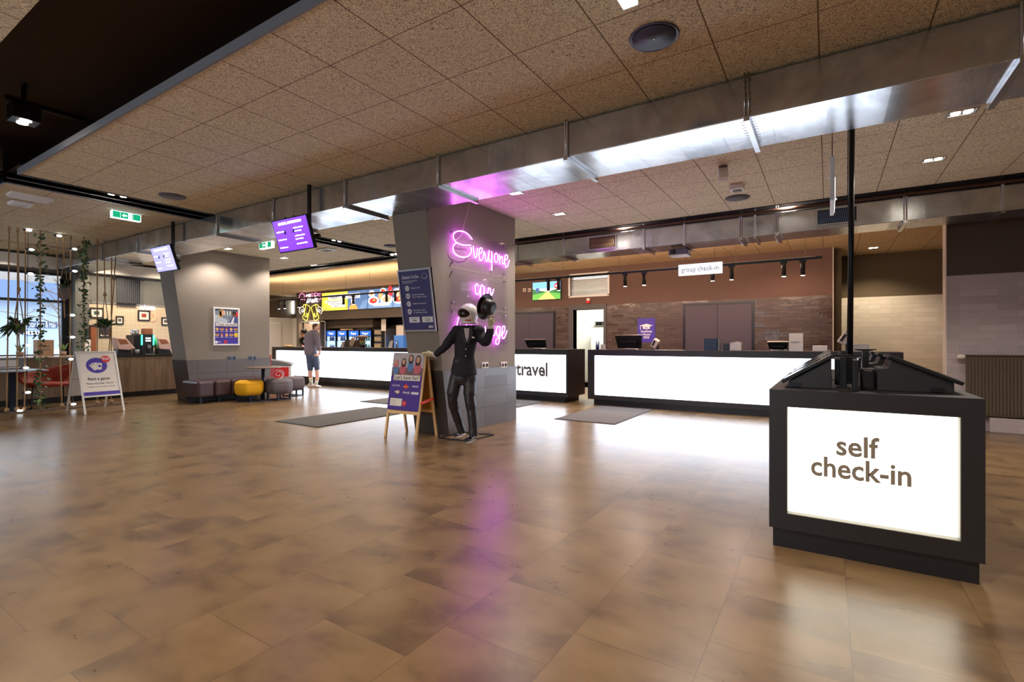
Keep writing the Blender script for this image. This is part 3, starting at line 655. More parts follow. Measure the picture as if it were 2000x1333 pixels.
def reader_post(x, y, h, lab, wd=.035, dp=.10, tray=True):
    r = thing('card_reader_post', lab, 'card reader', (x, y, ZKT), group='black posts between the terminals')
    t = MB(); t.box(x - wd / 2, x + wd / 2, y - dp / 2, y + dp / 2, ZKT, ZKT + h, 'black_metal'); part('post', t, r, bevel=.003)
    if tray:
        part('tray', MB().lathe([(.03, 0), (.052, .006), (.052, .010)], (x, y, ZKT + h), 'black_metal', 20, sx=1.2, sy=.8), r)
        part('base_cap', MB().box(x - wd, x + wd, y - dp * .7, y + dp * .7, ZKT, ZKT + .008, 'black_metal'), r)
reader_post(.082, 3.80, .20, 'slim black post right of the nearest left terminal')
reader_post(.12, 4.25, .19, 'black post with a round tray behind the slim front post', .06)
reader_post(.14, 3.66, .185, 'deep black upright fin between the two terminal rows, close to the front', .028, .22, False)
reader_post(.205, 3.95, .235, 'black post with a round tray just right of the tall pole', .035)
reader_post(.13, 5.0, .19, 'black post with a tray halfway along the kiosk', .05)
reader_post(.13, 5.75, .19, 'black post with a tray at the far end of the kiosk', .05)
def cardbox(x, y, lab, wd=.07, h=.13):
    r = thing('key_card_box', lab, 'dispenser', (x, y, ZKT))
    part('case', MB().box(x - wd / 2, x + wd / 2, y, y + .14, ZKT, ZKT + h, 'black_metal'), r, bevel=.006)
    part('window', MB().box(x - wd / 2 + .01, x + wd / 2 - .01, y - .002, y, ZKT + .015, ZKT + h - .02, 'screen_off'), r)
    part('slot', MB().box(x - .02, x + .02, y - .004, y - .002, ZKT + h - .016, ZKT + h - .011, 'steel'), r)
cardbox(.205, 3.72, 'small black dispenser box left of the nearest right terminal')
cardbox(.062, 4.06, 'slim black upright box beside the nearest left terminal', .045, .185)
cardbox(.13, 4.62, 'black dispenser box behind the left front terminal', .13, .15)
p = thing('ceiling_pole', 'thin tall black pole rising from the kiosk to the ceiling', 'pole', (.165, 5.0, ZKT))
part('tube', MB().cyl((.155, 4.98, ZKT), (.172, 5.0, ZC), .0205, 'black_metal', 16), p); part('foot_flange', MB().cyl((.155, 4.98, ZKT), (.155, 4.98, ZKT + .012), .045, 'black_metal', 20), p)
t = MB(); t.tube(spline([(.145, 4.95, ZC), (.140, 4.945, 2.6), (.148, 4.95, 2.0), (.137, 4.945, 1.4), (.135, 4.95, ZKT + .02)], 6), .004, 'black', 6); part('cable', t, p)
# hanging sign seen edge-on
r = thing('hanging_sign', 'flat white box sign hung edge-on beside the tall black pole', 'sign', (.035, 5.3, 2.5))
part('box', MB().box(.018, .052, 5.2, 5.85, 2.50, 2.885, 'white_plastic'), r, bevel=.003)
part('light_face', MB().box(.052, .056, 5.22, 5.83, 2.52, 2.70, 'screen_white'), r, 'glowing lower half')
for y in (5.23, 5.8): part('wire', MB().cyl((.035, y, 2.885), (.035, y, ZC), .002, 'black', 6), r)
part('clip', MB().box(.0, .018, 5.25, 5.27, 2.71, 2.725, 'white_plastic'), r); part('clip', MB().box(.056, .07, 5.3, 5.32, 2.52, 2.535, 'white_plastic'), r)
# group check-in sign
a = aty(1325, 518, 8.9); b = aty(1410, 539, 8.9)
gx0, gx1, gz1, gz0 = a.x, b.x, a.z, b.z + .02; gz0 = aty(1325, 539, 8.9).z
r = thing('hanging_sign', 'glowing white hanging box sign reading group check-in', 'sign', ((gx0 + gx1) / 2, 8.9, gz0))
part('box', MB().box(gx0, gx1, 8.9, 8.96, gz0, gz1, mat('sign_glow', (1, 1, 1), .4, em=(.86, .90, 1), es=.62).name), r, bevel=.004)
part('lettering', MB().text('group check-in', .13, 'letter_grey', facem(((gx0 + gx1) / 2, 8.899, (gz0 + gz1) / 2)), fitw=(gx1 - gx0) * .86), r)
for x in (gx0 + .12, gx1 - .12): part('wire', MB().cyl((x, 8.93, gz1), (x, 8.93, 2.87), .0025, 'black', 6), r)
# ------------------------------------------------------------------ track lighting
def track(name, lab, x0, x1, Y, z, heads, wires, headlab):
    r = thing(name, lab, 'track light rail', ((x0 + x1) / 2, Y, z))
    rl_ = part('rail', MB().box(x0, x1, Y - .018, Y + .018, z - .02, z + .02, 'black'), r)
    part('added_uplight_strip', MB().box(x0 + .1, x1 - .1, Y - .012, Y + .012, z + .0205, z + .023, mat('added_uplight', (1, .75, .5), .5, em=(1, .70, .42), es=.3).name), rl_)  # glowing strip added on the rail to go with the ceiling wash
    al = bpy.data.lights.new('added_ceiling_wash', 'AREA'); al.shape = 'RECTANGLE'; al.size = x1 - x0; al.size_y = .05; al.energy = UPE[0]; al.color = UPE[1]; UPE.pop(0); UPE.pop(0); ao = bpy.data.objects.new('added_ceiling_wash', al); C.objects.link(ao); ao.location = ((x0 + x1) / 2, Y + .02, z + .04); ao.rotation_euler = (PI - .9, 0, 0)  # area light added to brighten the rear ceiling and upper wall
    for x in wires: part('wire', MB().cyl((x, Y, z), (x, Y, ZC), .0025, 'black', 6), r)
    for x in heads:
        h = part('spot_head', MB().cyl((x, Y, z - .06), (x, Y, z - .27), .034, 'black', 20), r)
        part('adapter', MB().box(x - .05, x + .05, Y - .015, Y + .015, z - .06, z - .02, 'black'), h)
        part('bulb', MB().cyl((x, Y, z - .2705), (x, Y, z - .272), .028, 'lamp_glow', 16), h)
    return r
YR = 9.32
UPE = [72, (1, .68, .46), 62, (1, .76, .52)]
X = lambda x: aty(x, 530, YR).x
track('track_light', 'long black spotlight rail above the reception counters', -6.9, aty(1606, 502, YR).x, YR, 2.60, [X(q) for q in (1071, 1091, 1221, 1258, 1392, 1429, 1531, 1568)], [X(q) for q in (1013, 1099, 1209, 1437, 1573)], '')
track('track_light', 'long black spotlight rail in front of the bar menu screens', -15.6, -8.2, YR, 2.57, [X(q) for q in (545, 556, 584, 671, 690, 755, 772)], [X(q) for q in (552, 590, 675, 722)], '')
for q in (1071, 1221, 1258, 1429, 1531, 1568): spot((X(q), YR, 2.31), 9, (1, .84, .72), 1.3, .5)
for q in (545, 584, 690, 755): spot((X(q), YR, 2.28), 9, (1, .84, .72), 1.3, .5)
# ------------------------------------------------------------------ televisions hanging by the duct
def tv(x0, x1, px_, m, lab, tz=2.78, bz=2.388):
    r = thing('television', lab, 'television', ((x0 + x1) / 2, 3.76, bz))
    T = frame((x0, 3.82, bz), (1, 0, 0), (0, 3.70 - 3.82, tz - bz)); L = math.hypot(.12, tz - bz); W = x1 - x0
    o = part('bezel', MB().box(0, W, 0, L, -.045, 0, 'black_metal', T), r, bevel=.004)
    part('screen', MB().box(.014, W - .014, .016, L - .014, .0002, .001, m, T), o)
    E = 'screen_white'; part('lettering', MB().text('GENERAL INFORMATION', .042, E, T, W / 2, L * .855, h=.001, fitw=W * .66, bold=.03, h0=.001), o)
    for row, (l1, l2, l3) in enumerate((('Small Breakfasts', 'available at the bar', '(extra charge)'), ('The Beer Events', 'available at the bar', '(extra charge)'), ('Breakfast room', 'located in the lobby', ''))):
        y = L * (.66 - row * .235)
        t = MB(); t.text(l1, .026, E, T, W * .06 + .0, y - .012, 'LEFT', h=.001, h0=.001, bold=.02); part('lettering', t, o); t = MB(); t.text(l2, .026, E, T, W * .56, y + .008, 'LEFT', h=.001, h0=.001, bold=.02)
        if l3: t.text(l3, .026, E, T, W * .56, y - .030, 'LEFT', h=.001, h0=.001, bold=.02)
        part('lettering', t, o)
    t = MB(); t.cyl((px_, 4.0, 2.5), (px_, 4.0, ZC), .027, 'black', 16); part('pole', t, r)
    t = MB(); t.box(px_ - .03, px_ + .03, 3.80, 4.02, 2.56, 2.62, 'black_metal'); t.cyl((px_, 4.0, 2.59), (px_ + .20, 4.0, 2.59), .028, 'black_metal', 14)
    for u in (.3, .55): t.box(x0 + W * u, x0 + W * u + .02, 3.74, 3.78, 2.6, tz + .03, 'black_metal')
    part('bracket', t, r)
    return r
tv(-5.945, -5.245, -5.6, 'screen_violet', 'violet information television tilted on a pole, nearer the neon pier')
tv(-9.315, -8.64, -9.22, 'screen_lilac', 'pale lilac information television on a pole at the far pier')
# ------------------------------------------------------------------ exit signs
def exit_sign(name, loc, rot, lab, W=.36, Hh=.15, D_=.07):
    r = thing(name, lab, 'exit sign', loc, rot)
    o = part('housing', MB().box(-W / 2, W / 2, -D_ / 2, D_ / 2, -Hh, -.02, 'cool_glow2' if 'cool_glow2' in M else mat('cool_glow2', (.9, .95, 1), .4, em=(.8, .9, 1), es=.8).name), r, local=True, bevel=.004)
    part('mount', MB().box(-W * .45, W * .45, -D_ * .4, D_ * .4, -.02, 0, 'white_plastic'), r, local=True)
    for s in (0, PI):
        T = Matrix.Rotation(s, 4, 'Z') @ facem((0, -D_ / 2 - .0005, -Hh / 2 - .01))
        t = MB(); t.rect(-W * .47, W * .47, -Hh * .34, Hh * .36, 'exit_green', T, .0012)
        t.rect(-W * .22, -W * .215, -Hh * .34, Hh * .36, 'screen_white', T, .002, .001); t.rect(W * .20, W * .205, -Hh * .34, Hh * .36, 'screen_white', T, .002, .001)
        t.prism([(-W * .16, 0), (-W * .09, Hh * .2), (-W * .09, Hh * .07), (W * .01, Hh * .07), (W * .01, -Hh * .07), (-W * .09, -Hh * .07), (-W * .09, -Hh * .2)], .001, .002, 'screen_white', T)
        t.rect(W * .05, W * .17, -Hh * .3, Hh * .32, 'screen_white', T, .002, .001)
        for a, b in (((.10, .12), (.12, -.02)), ((.12, -.02), (.08, -.2)), ((.12, -.02), (.15, -.2)), ((.10, .1), (.06, 0)), ((.11, .1), (.16, .06))):
            t.bar(T @ Vector((W * a[0], Hh * a[1], .003)), T @ Vector((W * b[0], Hh * b[1], .003)), .006, .001, 'exit_green', T.to_3x3().col[2])
        t.disc((W * .10, Hh * .2), .008, 'exit_green', T, .0035, 12)
        part('pictogram', t, o, local=True)
    return r
p = atz(247, 413, ZC); exit_sign('exit_sign', (p.x - .02, p.y, ZC), PI / 2, 'green exit sign with a left arrow under the tiles at far left', .38, .13)
exit_sign('exit_sign', (-.92, 2.46, ZC), PI / 2 - .0, 'exit sign cut by the top edge beside the round speaker', .44, .16, .085)
p = atz(528, 470, ZC); exit_sign('exit_sign', (p.x - .12, p.y, ZC), 0, 'white lit exit sign half hidden behind the violet television', .42, .15)
# ------------------------------------------------------------------ speakers, projectors, detectors
def speaker(x, y, r_, lab, m='speaker_blue'):
    mat('speaker_blue', S(58, 52, 74), .5); mat('speaker_grey', S(92, 86, 88), .6); mat('speaker_ring', S(74, 72, 92), .4)
    r = thing('ceiling_speaker', lab, 'speaker', (x, y, ZC))
    part('ring', MB().lathe([(r_ * .9, -.004), (r_, -.012), (r_ * 1.04, -.001)], (x, y, ZC), 'speaker_ring', 40), r)
    part('grille', MB().lathe([(r_ * .9, -.0125), (r_ * .9, -.004)], (x, y, ZC - .001), m, 40), r)
    part('centre_screw', MB().lathe([(.008, -.015), (.008, -.012)], (x, y, ZC - .001), 'steel', 12), r)
speaker(-.966, 3.271, .155, 'large round dark ceiling speaker at top right of centre'); speaker(*atz(337, 383, ZC).xy, .155, 'round dark ceiling speaker at upper left, beside the black slot', 'speaker_grey')
speaker(*atz(1440, 386, ZC).xy, .155, 'round grey ceiling speaker behind the two motion boxes', 'speaker_grey'); speaker(*atz(764, 480, ZC).xy, .15, 'round ceiling speaker half hidden by the left edge of the neon pier')
p = atz(1412, 325, ZC); r = thing('motion_sensor', 'tilted grey sensor box on the ceiling right of the duct', 'sensor', (p.x, p.y, ZC))
T = Matrix.Translation((p.x, p.y, ZC)) @ Matrix.Rotation(.25, 4, 'Z'); part('mount', MB().box(-.045, .045, -.03, .03, -.04, 0, 'grey_plastic', T), r)
T2 = T @ Matrix.Translation((0, 0, -.04)) @ Matrix.Rotation(-.5, 4, 'X'); part('case', MB().box(-.05, .05, -.04, .04, -.14, 0, 'white_plastic', T2), r, bevel=.01)
p = atz(1440, 362, ZC); r = thing('smoke_detector', 'square white detector box with round lens in front of the grey speaker', 'detector', (p.x, p.y, ZC))
part('case', MB().box(p.x - .08, p.x + .08, p.y - .08, p.y + .08, ZC - .07, ZC, 'white_plastic'), r, bevel=.008); part('lens', MB().lathe([(.055, -.078), (.06, -.07)], (p.x, p.y, ZC), 'reveal_white', 24), r)
p = atz(60, 383, ZC); r = thing('ceiling_unit', 'white slotted ceiling unit with two bright strips at upper left', 'ventilation unit', (p.x, p.y, ZC))
part('case', MB().box(p.x - .12, p.x + .12, p.y - .22, p.y + .22, ZC - .03, ZC, 'white_plastic'), r, bevel=.006)
for k in (-.07, .07): part('strip', MB().box(p.x + k - .02, p.x + k + .02, p.y - .21, p.y + .21, ZC - .05, ZC - .03, 'white_plastic'), r)
p = atz(40, 395, ZC); r = thing('ceiling_detector', 'small white square detector left below the slotted unit', 'detector', (p.x, p.y, ZC))
part('case', MB().box(p.x - .12, p.x + .12, p.y - .12, p.y + .12, ZC - .05, ZC, 'white_plastic'), r, bevel=.02); part('lens', MB().lathe([(.07, -.055), (.07, -.05)], (p.x, p.y, ZC), 'glass', 20), r)
p = atz(638, 487, ZC); r = thing('ceiling_detector', 'flat white ceiling fitting right of the violet television', 'detector', (p.x, p.y, ZC))
part('case', MB().box(p.x - .2, p.x + .2, p.y - .14, p.y + .14, ZC - .035, ZC, 'white_plastic'), r, bevel=.02); part('lens', MB().box(p.x - .12, p.x + .12, p.y - .08, p.y + .08, ZC - .04, ZC - .035, 'reveal_white'), r)
p = aty(1328, 494, 8.75); r = thing('projector', 'grey projector hanging under the rear duct above the group sign', 'projector', (p.x, 8.75, p.z - .06))
T = Matrix.Translation((p.x, 8.75, p.z)); part('case', MB().box(-.16, .16, -.14, .14, -.05, .05, mat('projector_grey', S(96, 96, 112), .4).name, T), r, bevel=.015); part('trim', MB().box(-.15, .15, -.145, .13, -.065, -.045, 'white_plastic', T), r, bevel=.006)
part('lens', MB().cyl((p.x - .08, 8.62, p.z), (p.x - .08, 8.59, p.z), .04, 'screen_off', 20), r); part('bracket', MB().box(p.x - .02, p.x + .02, 8.7, 8.74, p.z + .05, 2.84, 'black'), r)
# ------------------------------------------------------------------ neon words on the near pier (plane facing +X)
XN = -4.29
def np_(x, y, X=XN + .055): return atx(x, y, X)
def strokes(t, list_, ox, oy, k, m, r=.0054, X=XN + .058, n=5):
    for s in list_:
        pts = [np_(ox + a / k, oy + b / k, X) for a, b in s]
        t.tube(spline(pts, n), r, m, 8)
clear('acrylic', (.95, .94, .98), 1.45)
def neon_panel(lab, tl, tr, br, bl, wf):
    ya = np_(*tl).y; yb = np_(*tr).y; z1 = np_(*tl).z; z0 = np_(*bl).z
    z1 = (np_(*tl).z + np_(*tr).z) / 2; z0 = (np_(*bl).z + np_(*br).z) / 2
    r = thing('neon_sign', lab, 'neon sign', (XN + .04, (ya + yb) / 2, z0))
    part('acrylic_panel', MB().box(XN + .035, XN + .041, ya, yb, z0 + .004, z1 - .004, 'acrylic'), r)
    for y in (ya + .06, yb - .06):
        for z in (z0 + .05, z1 - .05): part('standoff', MB().cyl((XN, y, z), (XN + .048, y, z), .009, 'steel', 12), r)
    t = MB(); wf(t); part('neon_tube', t, r)
    return r
def w_every(t):
    strokes(t, [[(630, 395), (560, 300), (480, 235), (400, 205), (330, 200), (260, 215), (205, 260), (185, 320), (205, 400), (265, 470), (360, 515), (460, 535), (595, 535)],
        [(290, 475), (225, 505), (185, 570), (180, 630), (210, 710), (270, 770), (350, 808), (430, 820), (510, 808), (570, 770), (605, 700), (612, 630), (600, 575)],
        [(655, 555), (670, 680), (690, 800), (710, 835), (735, 800), (760, 610)],
        [(800, 740), (850, 710), (872, 650), (850, 600), (815, 620), (795, 700), (795, 800), (815, 880), (840, 905), (870, 870), (900, 790), (915, 685)],
        [(915, 685), (935, 740), (948, 820), (955, 890), (975, 925), (1000, 880), (1035, 660)], [(1035, 660), (1025, 800), (1030, 900), (1055, 935), (1080, 900), (1095, 820)], [(1095, 680), (1100, 900), (1097, 1135)],
        [(1200, 720), (1165, 770), (1158, 850), (1180, 930), (1210, 945), (1240, 890), (1240, 780), (1200, 720)],
        [(1275, 755), (1285, 860), (1280, 985)], [(1285, 900), (1310, 830), (1335, 800), (1345, 850), (1345, 950), (1365, 985), (1390, 930), (1400, 850)],
        [(1400, 890), (1450, 870), (1475, 820), (1460, 775), (1430, 765), (1405, 810), (1400, 900), (1415, 1010), (1445, 1062), (1475, 1020), (1500, 940), (1515, 890)]], 870, 435, 12.12, 'neon_pink')
def w_can(t):
    strokes(t, [[(290, 250), (265, 205), (240, 240), (235, 310), (250, 365), (275, 380), (300, 350), (322, 270)], [(375, 260), (350, 225), (328, 250), (320, 320), (325, 400), (350, 430), (375, 350), (380, 250)], [(380, 250), (385, 380), (400, 430), (425, 380), (455, 270)],
        [(455, 270), (440, 330), (430, 400)], [(435, 370), (450, 300), (475, 280), (485, 330), (490, 390), (510, 380), (535, 290)]], 900, 530, 8.33, 'neon_pink')
def w_change(t):
    strokes(t, [[(903, 618), (897, 620), (893, 632), (892, 645), (896, 657), (904, 658), (909, 648)], [(912, 604), (911, 630), (911, 660)], [(911, 648), (917, 638), (922, 638), (924, 655), (928, 661)], [(943, 640), (935, 641), (932, 652), (936, 661), (942, 655), (945, 640)], [(945, 640), (946, 656), (951, 661)]], 0, 0, 1, 'neon_pink')
    strokes(t, [[(400, 900), (405, 1000), (405, 1060)], [(470, 940), (475, 1060)], [(475, 1010), (495, 940), (515, 940), (520, 1000), (530, 1055), (555, 1020), (575, 960)], [(630, 910), (600, 898), (578, 960), (588, 1040), (612, 1055), (635, 990), (640, 905)], [(640, 905), (635, 1040), (622, 1150), (600, 1192), (570, 1170), (575, 1120), (620, 1075), (668, 1030)],
        [(668, 1030), (700, 990), (718, 940), (712, 900), (690, 900), (674, 950), (670, 1040), (690, 1098), (715, 1075), (740, 1010), (752, 965)]], 900, 530, 8.33, 'neon_pink')
neon_panel('pink neon word Everyone on a clear panel, topmost on the pier', (882, 443), (993, 478), (993, 542), (882, 518), w_every)
neon_panel('pink neon word can on a clear panel, half covered by the hat', (882, 521), (993, 546), (993, 609), (882, 597), w_can)
neon_panel('pink neon word change on a clear panel behind the helmeted mannequin', (882, 600), (993, 613), (993, 676), (882, 673), w_change)
single('neon_cable', MB().tube(spline([np_(917, 392, XN + .02), np_(914, 412, XN + .03), np_(906, 440, XN + .03), np_(903, 453, XN + .045), np_(899, 462, XN + .045), np_(888, 470, XN + .045)], 6), .003, 'paper', 6), 'thin pale cable hanging down to the Everyone neon', 'cable')
def socket(X, y, z, lab, m='paper', w_=.16):
    r = thing('wall_socket', lab, 'socket', (X, y, z - .05))
    part('plate', MB().box(X, X + .018, y - w_ / 2, y + w_ / 2, z - .045, z + .045, m), r, bevel=.004)
    for s in (-1, 1): part('outlet', MB().cyl((X + .0181, y + s * w_ * .25, z), (X + .020, y + s * w_ * .25, z), .028, 'screen_off', 18), r)
for xx, yy, lab in ((946, 714, 'white double socket on the near pier just right of the mannequin jacket'), (983, 713, 'white double socket on the near pier by its right edge')):
    p = atx(xx, yy, XN); socket(XN, p.y, p.z, lab)
for xx, yy, lab in ((453, 700, 'dark double socket below the food poster, left one'), (493, 700, 'dark double socket near the right edge of the far pier')):
    p = atx(xx, yy, -11.35); socket(-11.35, p.y, p.z, lab, mat('socket_blue', S(70, 84, 110), .3).name, .2)
# ------------------------------------------------------------------ helpers for printed boards
def ellipse(t, cx_, cy_, rx, ry, m, T, h, n=28): t.disc((cx_, cy_), rx, m, T, h, n, ry)
def logo(t, T, x, y, s, m='white_ink', h=.003): t.text('a&o', s, m, T, x, y, h=h, bold=.03)
# Check-in To Dos board on the sloping front of the near pier
def fy(z): return 5.20 + (4.735 - 5.20) * z / 2.93
def onfront(x, y):
    Y = 5.0
    for _ in range(12): Y = fy(aty(x, y, Y - .03).z)
    return aty(x, y, Y - .03)
a, b, c, d = onfront(774, 529), onfront(838, 522), onfront(850, 647), onfront(787, 648)
W = ((b - a).length + (c - d).length) / 2; x0 = (a.x + d.x) / 2 + .02; x1 = x0 + W; zb = (c.z + d.z) / 2; zt = (a.z + b.z) / 2
o = Vector((x0, fy(zb) - .02, zb)); up = Vector((0, fy(zt) - fy(zb), zt - zb)); L = up.length; T = frame(o, (1, 0, 0), up)
r = thing('information_board', 'navy Check-in To Dos board in a silver frame on the near pier', 'notice board', o)
part('backing', MB().box(0, W, 0, L, -.02, .004, 'navy_ink', T), r)
t = MB(); f = .022
for q in ((0, W, 0, f), (0, W, L - f, L), (0, f, f, L - f), (W - f, W, f, L - f)): t.box(q[0], q[1], q[2], q[3], -.02, .016, 'aluminium', T)
part('frame', t, r)
t = MB(); t.text('Check-in To Dos', .062, 'white_ink', T, W * .10, L * .875, 'LEFT', fitw=W * .52, bold=.01, h0=.004)
t.text('Please complete the following', .022, 'white_ink', T, W * .10, L * .815, 'LEFT', fitw=W * .46, h0=.004); t.text('for a faster check-in', .022, 'white_ink', T, W * .10, L * .79, 'LEFT', fitw=W * .33, h0=.004)
for s in (-1, 1): t.prism([(W * .80 + s * .022 - .010, L * .905), (W * .80 + s * .022 + .010, L * .905), (W * .80 + s * .022, L * .92)], .004, .006, 'white_ink', T)
t.tube([T @ Vector((W * .80 + .045 * math.cos(q), L * .885 + .045 * math.sin(q), .006)) for q in [PI + k * PI / 10 for k in range(11)]], .004, 'white_ink', 6)
for k, (l1, l2) in enumerate((('Passport or ID', ''), ('Use your ID booklet', 'Visa or residence permit'), ('Additional information', ''), ('Reservation number', 'or confirmation e-mail'))):
    y = L * (.70 - k * .125); ellipse(t, W * .24, y, .036, .036, 'white_ink', T, .006); t.tube([T @ Vector((W * .24 + .018 * math.cos(q * PI / 6), y + .016 * math.sin(q * PI / 6), .007)) for q in range(12)], .0025, 'navy_ink', 5, closed=True)
    if k % 2: t.rect(W * .24 - .008, W * .24 + .008, y - .006, y + .006, 'navy_ink', T, .0075, .006)
    t.text(l1, .026, 'white_ink', T, W * .36, y + (.014 if l2 else 0), 'LEFT', h0=.004)
    if l2: t.text(l2, .026, 'white_ink', T, W * .36, y - .016, 'LEFT', h0=.004)
for q, (h1, h2) in enumerate((('Check-in from', '15:00'), ('Check-out by', '11:00*'))):
    xx = W * (.20 + q * .40); t.rect(xx, xx + W * .32, L * .145, L * .235, 'white_ink', T, .006, .004); t.text(h1, .018, 'navy_ink', T, xx + W * .16, L * .212, h0=.006); t.text(h2, .034, 'black_ink', T, xx + W * .16, L * .175, h0=.006, bold=.01)
part('print', t, r); t = MB(); logo(t, T, W * .84, L * .075, .05, h=.006); part('logo', t, r)
# Treat yourself poster on the far pier (faces +X)
XP = -11.35; a = atx(416, 602, XP); b = atx(466, 602, XP); c = atx(467, 676, XP)
ya = atx(415.5, 640, XP).y; yb = atx(467, 640, XP).y; zt = (atx(417, 600, XP).z + atx(467, 603, XP).z) / 2; zb = (atx(414, 674.5, XP).z + atx(467, 676, XP).z) / 2
T = facep((XP, ya, zb)); W = yb - ya; L = zt - zb
r = thing('framed_poster', 'white framed Treat yourself food poster on the far pier', 'poster', (XP, (ya + yb) / 2, zb))
t = MB(); f = .035
for q in ((0, W, 0, f), (0, W, L - f, L), (0, f, f, L - f), (W - f, W, f, L - f)): t.box(q[0], q[1], q[2], q[3], 0, .03, 'white_plastic', T)
part('frame', t, r, bevel=.004)
t = MB(); t.rect(f, W - f, f, L - f, 'violet_ink', T, .012); y0 = L * .60
mat('photo_grey', S(120, 132, 150), .5, var=.5, vs=14); mat('photo_blue', S(70, 84, 140), .5, var=.3, vs=12); mat('hair_blond', S(206, 170, 110), .6, var=.2, vs=40); mat('knit_grey', S(186, 196, 208), .8, var=.15, vs=60); mat('food', S(228, 178, 110), .5, var=.3, vs=70); mat('food_dark', S(150, 90, 60), .5, var=.3, vs=70); mat('skin_dark', S(110, 70, 52), .5); mat('shelf_green', S(120, 130, 90), .5, var=.5, vs=30)
t.rect(f, W - f, y0, L - f, 'photo_grey', T, .014, .012)
for k in range(6): t.rect(W * (.42 + k * .05), W * (.45 + k * .05), L * .80, L * .93, 'shelf_green' if k % 2 else 'white_ink', T, .0145, .014)
t.prism([(f, y0), (f, L * .80), (W * .16, L * .80), (W * .38, L * .72), (W * .55, L * .68), (W * .52, y0)], .014, .016, 'knit_grey', T)
ellipse(t, W * .32, L * .86, .055, .085, 'hair_blond', T, .018); t.prism([(W * .20, L * .74), (W * .22, L * .90), (W * .34, L * .90), (W * .30, L * .72)], .016, .018, 'hair_blond', T); ellipse(t, W * .37, L * .855, .038, .058, 'skin_light', T, .020)
t.prism([(W * .60, y0), (W * .72, L * .76), (W * .88, L * .78), (W - f, L * .70), (W - f, y0)], .014, .016, 'photo_blue', T); ellipse(t, W * .78, L * .83, .040, .055, 'skin_dark', T, .018); ellipse(t, W * .79, L * .87, .044, .030, 'black_ink', T, .019)
t.prism([(W * .66, y0), (W * .76, L * .76), (W * .80, L * .76), (W * .76, y0)], .016, .0175, 'white_ink', T); ellipse(t, W * .92, L * .83, .04, .06, 'red_ink', T, .0155)
t.rect(f * 1.6, W - f * 1.6, L * .505, y0, 'white_ink', T, .020, .012); t.text('Treat yourself!', .115, 'letter_grey', T, W / 2, L * .553, fitw=W * .76, h0=.020)
for k in range(5):
    xx = W * (.15 + k * .175)
    for row in (0, 1):
        yy = L * (.43 - row * .15)
        if (k + row) % 3 == 0: ellipse(t, xx, yy, .030, .036, 'food', T, .016)
        elif (k + row) % 3 == 1: ellipse(t, xx, yy, .045, .026, 'food', T, .016); ellipse(t, xx, yy + .008, .028, .012, 'food_dark', T, .018)
        else: t.rect(xx - .018, xx + .018, yy - .035, yy + .035, 'food', T, .016, .012); t.rect(xx - .018, xx + .018, yy + .01, yy + .03, 'red_ink', T, .018, .016)
        t.rect(xx - .035, xx + .035, yy - .054, yy - .046, 'white_ink', T, .016, .012)
ellipse(t, W * .87, L * .28, .05, .05, 'yellow_ink', T, .019); ellipse(t, W * .46, L * .095, .036, .036, 'red_ink', T, .018); ellipse(t, W * .12, L * .09, .03, .03, 'white_ink', T, .018); t.rect(W * .18, W * .30, L * .09, L * .10, 'white_ink', T, .014, .012); logo(t, T, W * .84, L * .08, .05, h=.006)
part('print', t, r)
# ------------------------------------------------------------------ A-frame boards
def foot(x, y): return atz(x, y, 0)
# metal A-board: Rent a game
F1, F2, B1, B2 = foot(166.7, 811), foot(246, 803), foot(126, 805), foot(205, 797.6)
ap = 1.085; m_ = ((F1 + F2 + B1 + B2) / 4); wx = ((F2 - F1) + (B2 - B1)).normalized(); wx.z = 0
Wd = (F2 - F1).length; hl = Wd / 2; side = Vector((wx.y, -wx.x, 0)); 
if side.dot(Vector((0, 0, 0)) - m_) < 0: side = -side
sp = abs((F1 - B1).dot(side)) / 2
r = thing('pavement_sign', 'white aluminium A-board reading Rent a game beside the rope screen', 'A-board', (m_.x, m_.y, 0))
def P(u, v, n, s=1):  # u across, v along leg up 0..1, n normal offset
    base = m_ + side * sp * s; top = Vector((m_.x, m_.y, 0)) + side * .015 * s + Vector((0, 0, ap)); return base + (top - base) * v + wx * u
upv = (P(0, 1, 0) - P(0, 0, 0)); LL = upv.length
T = frame(P(-hl, 0, 0), wx, upv)
if T.to_3x3().col[2].dot(side) < 0: T = frame(P(hl, 0, 0), -wx, upv)
mat('alu_white', S(214, 212, 212), .35, .3); yb = LL * .26
def frm(t, T, W, y0, y1, f, h0, h1, m, r_=None):
    for q in ((0, W, y0, y0 + f), (0, W, y1 - f, y1), (0, f, y0 + f, y1 - f), (W - f, W, y0 + f, y1 - f)): t.box(q[0], q[1], q[2], q[3], h0, h1, m, T)
t = MB(); frm(t, T, Wd, yb, LL, .032, -.012, .012, 'alu_white'); part('front_frame', t, r, bevel=.006)
for s in (0, 1): part('leg', MB().box(s * (Wd - .03), s * (Wd - .03) + .03, 0, yb, -.011, .011, 'alu_white', T), r, bevel=.004)
T2 = frame(P(hl, 0, 0, -1), -wx, P(0, 1, 0, -1) - P(0, 0, 0, -1)); 
t = MB(); frm(t, T2, Wd, yb, LL, .032, -.012, .012, 'alu_white'); part('rear_frame', t, r, bevel=.006)
part('rear_panel', MB().box(.03, Wd - .03, yb + .03, LL - .03, -.004, .004, 'paper', T2), r)
for s in (0, 1): part('leg', MB().box(s * (Wd - .03), s * (Wd - .03) + .03, 0, yb, -.011, .011, 'alu_white', T2), r, bevel=.004)
for u in (-hl + .01, hl - .01): part('spreader', MB().bar(P(u, .55, 0, 1), P(u, .55, 0, -1), .012, .004, 'steel'), r)
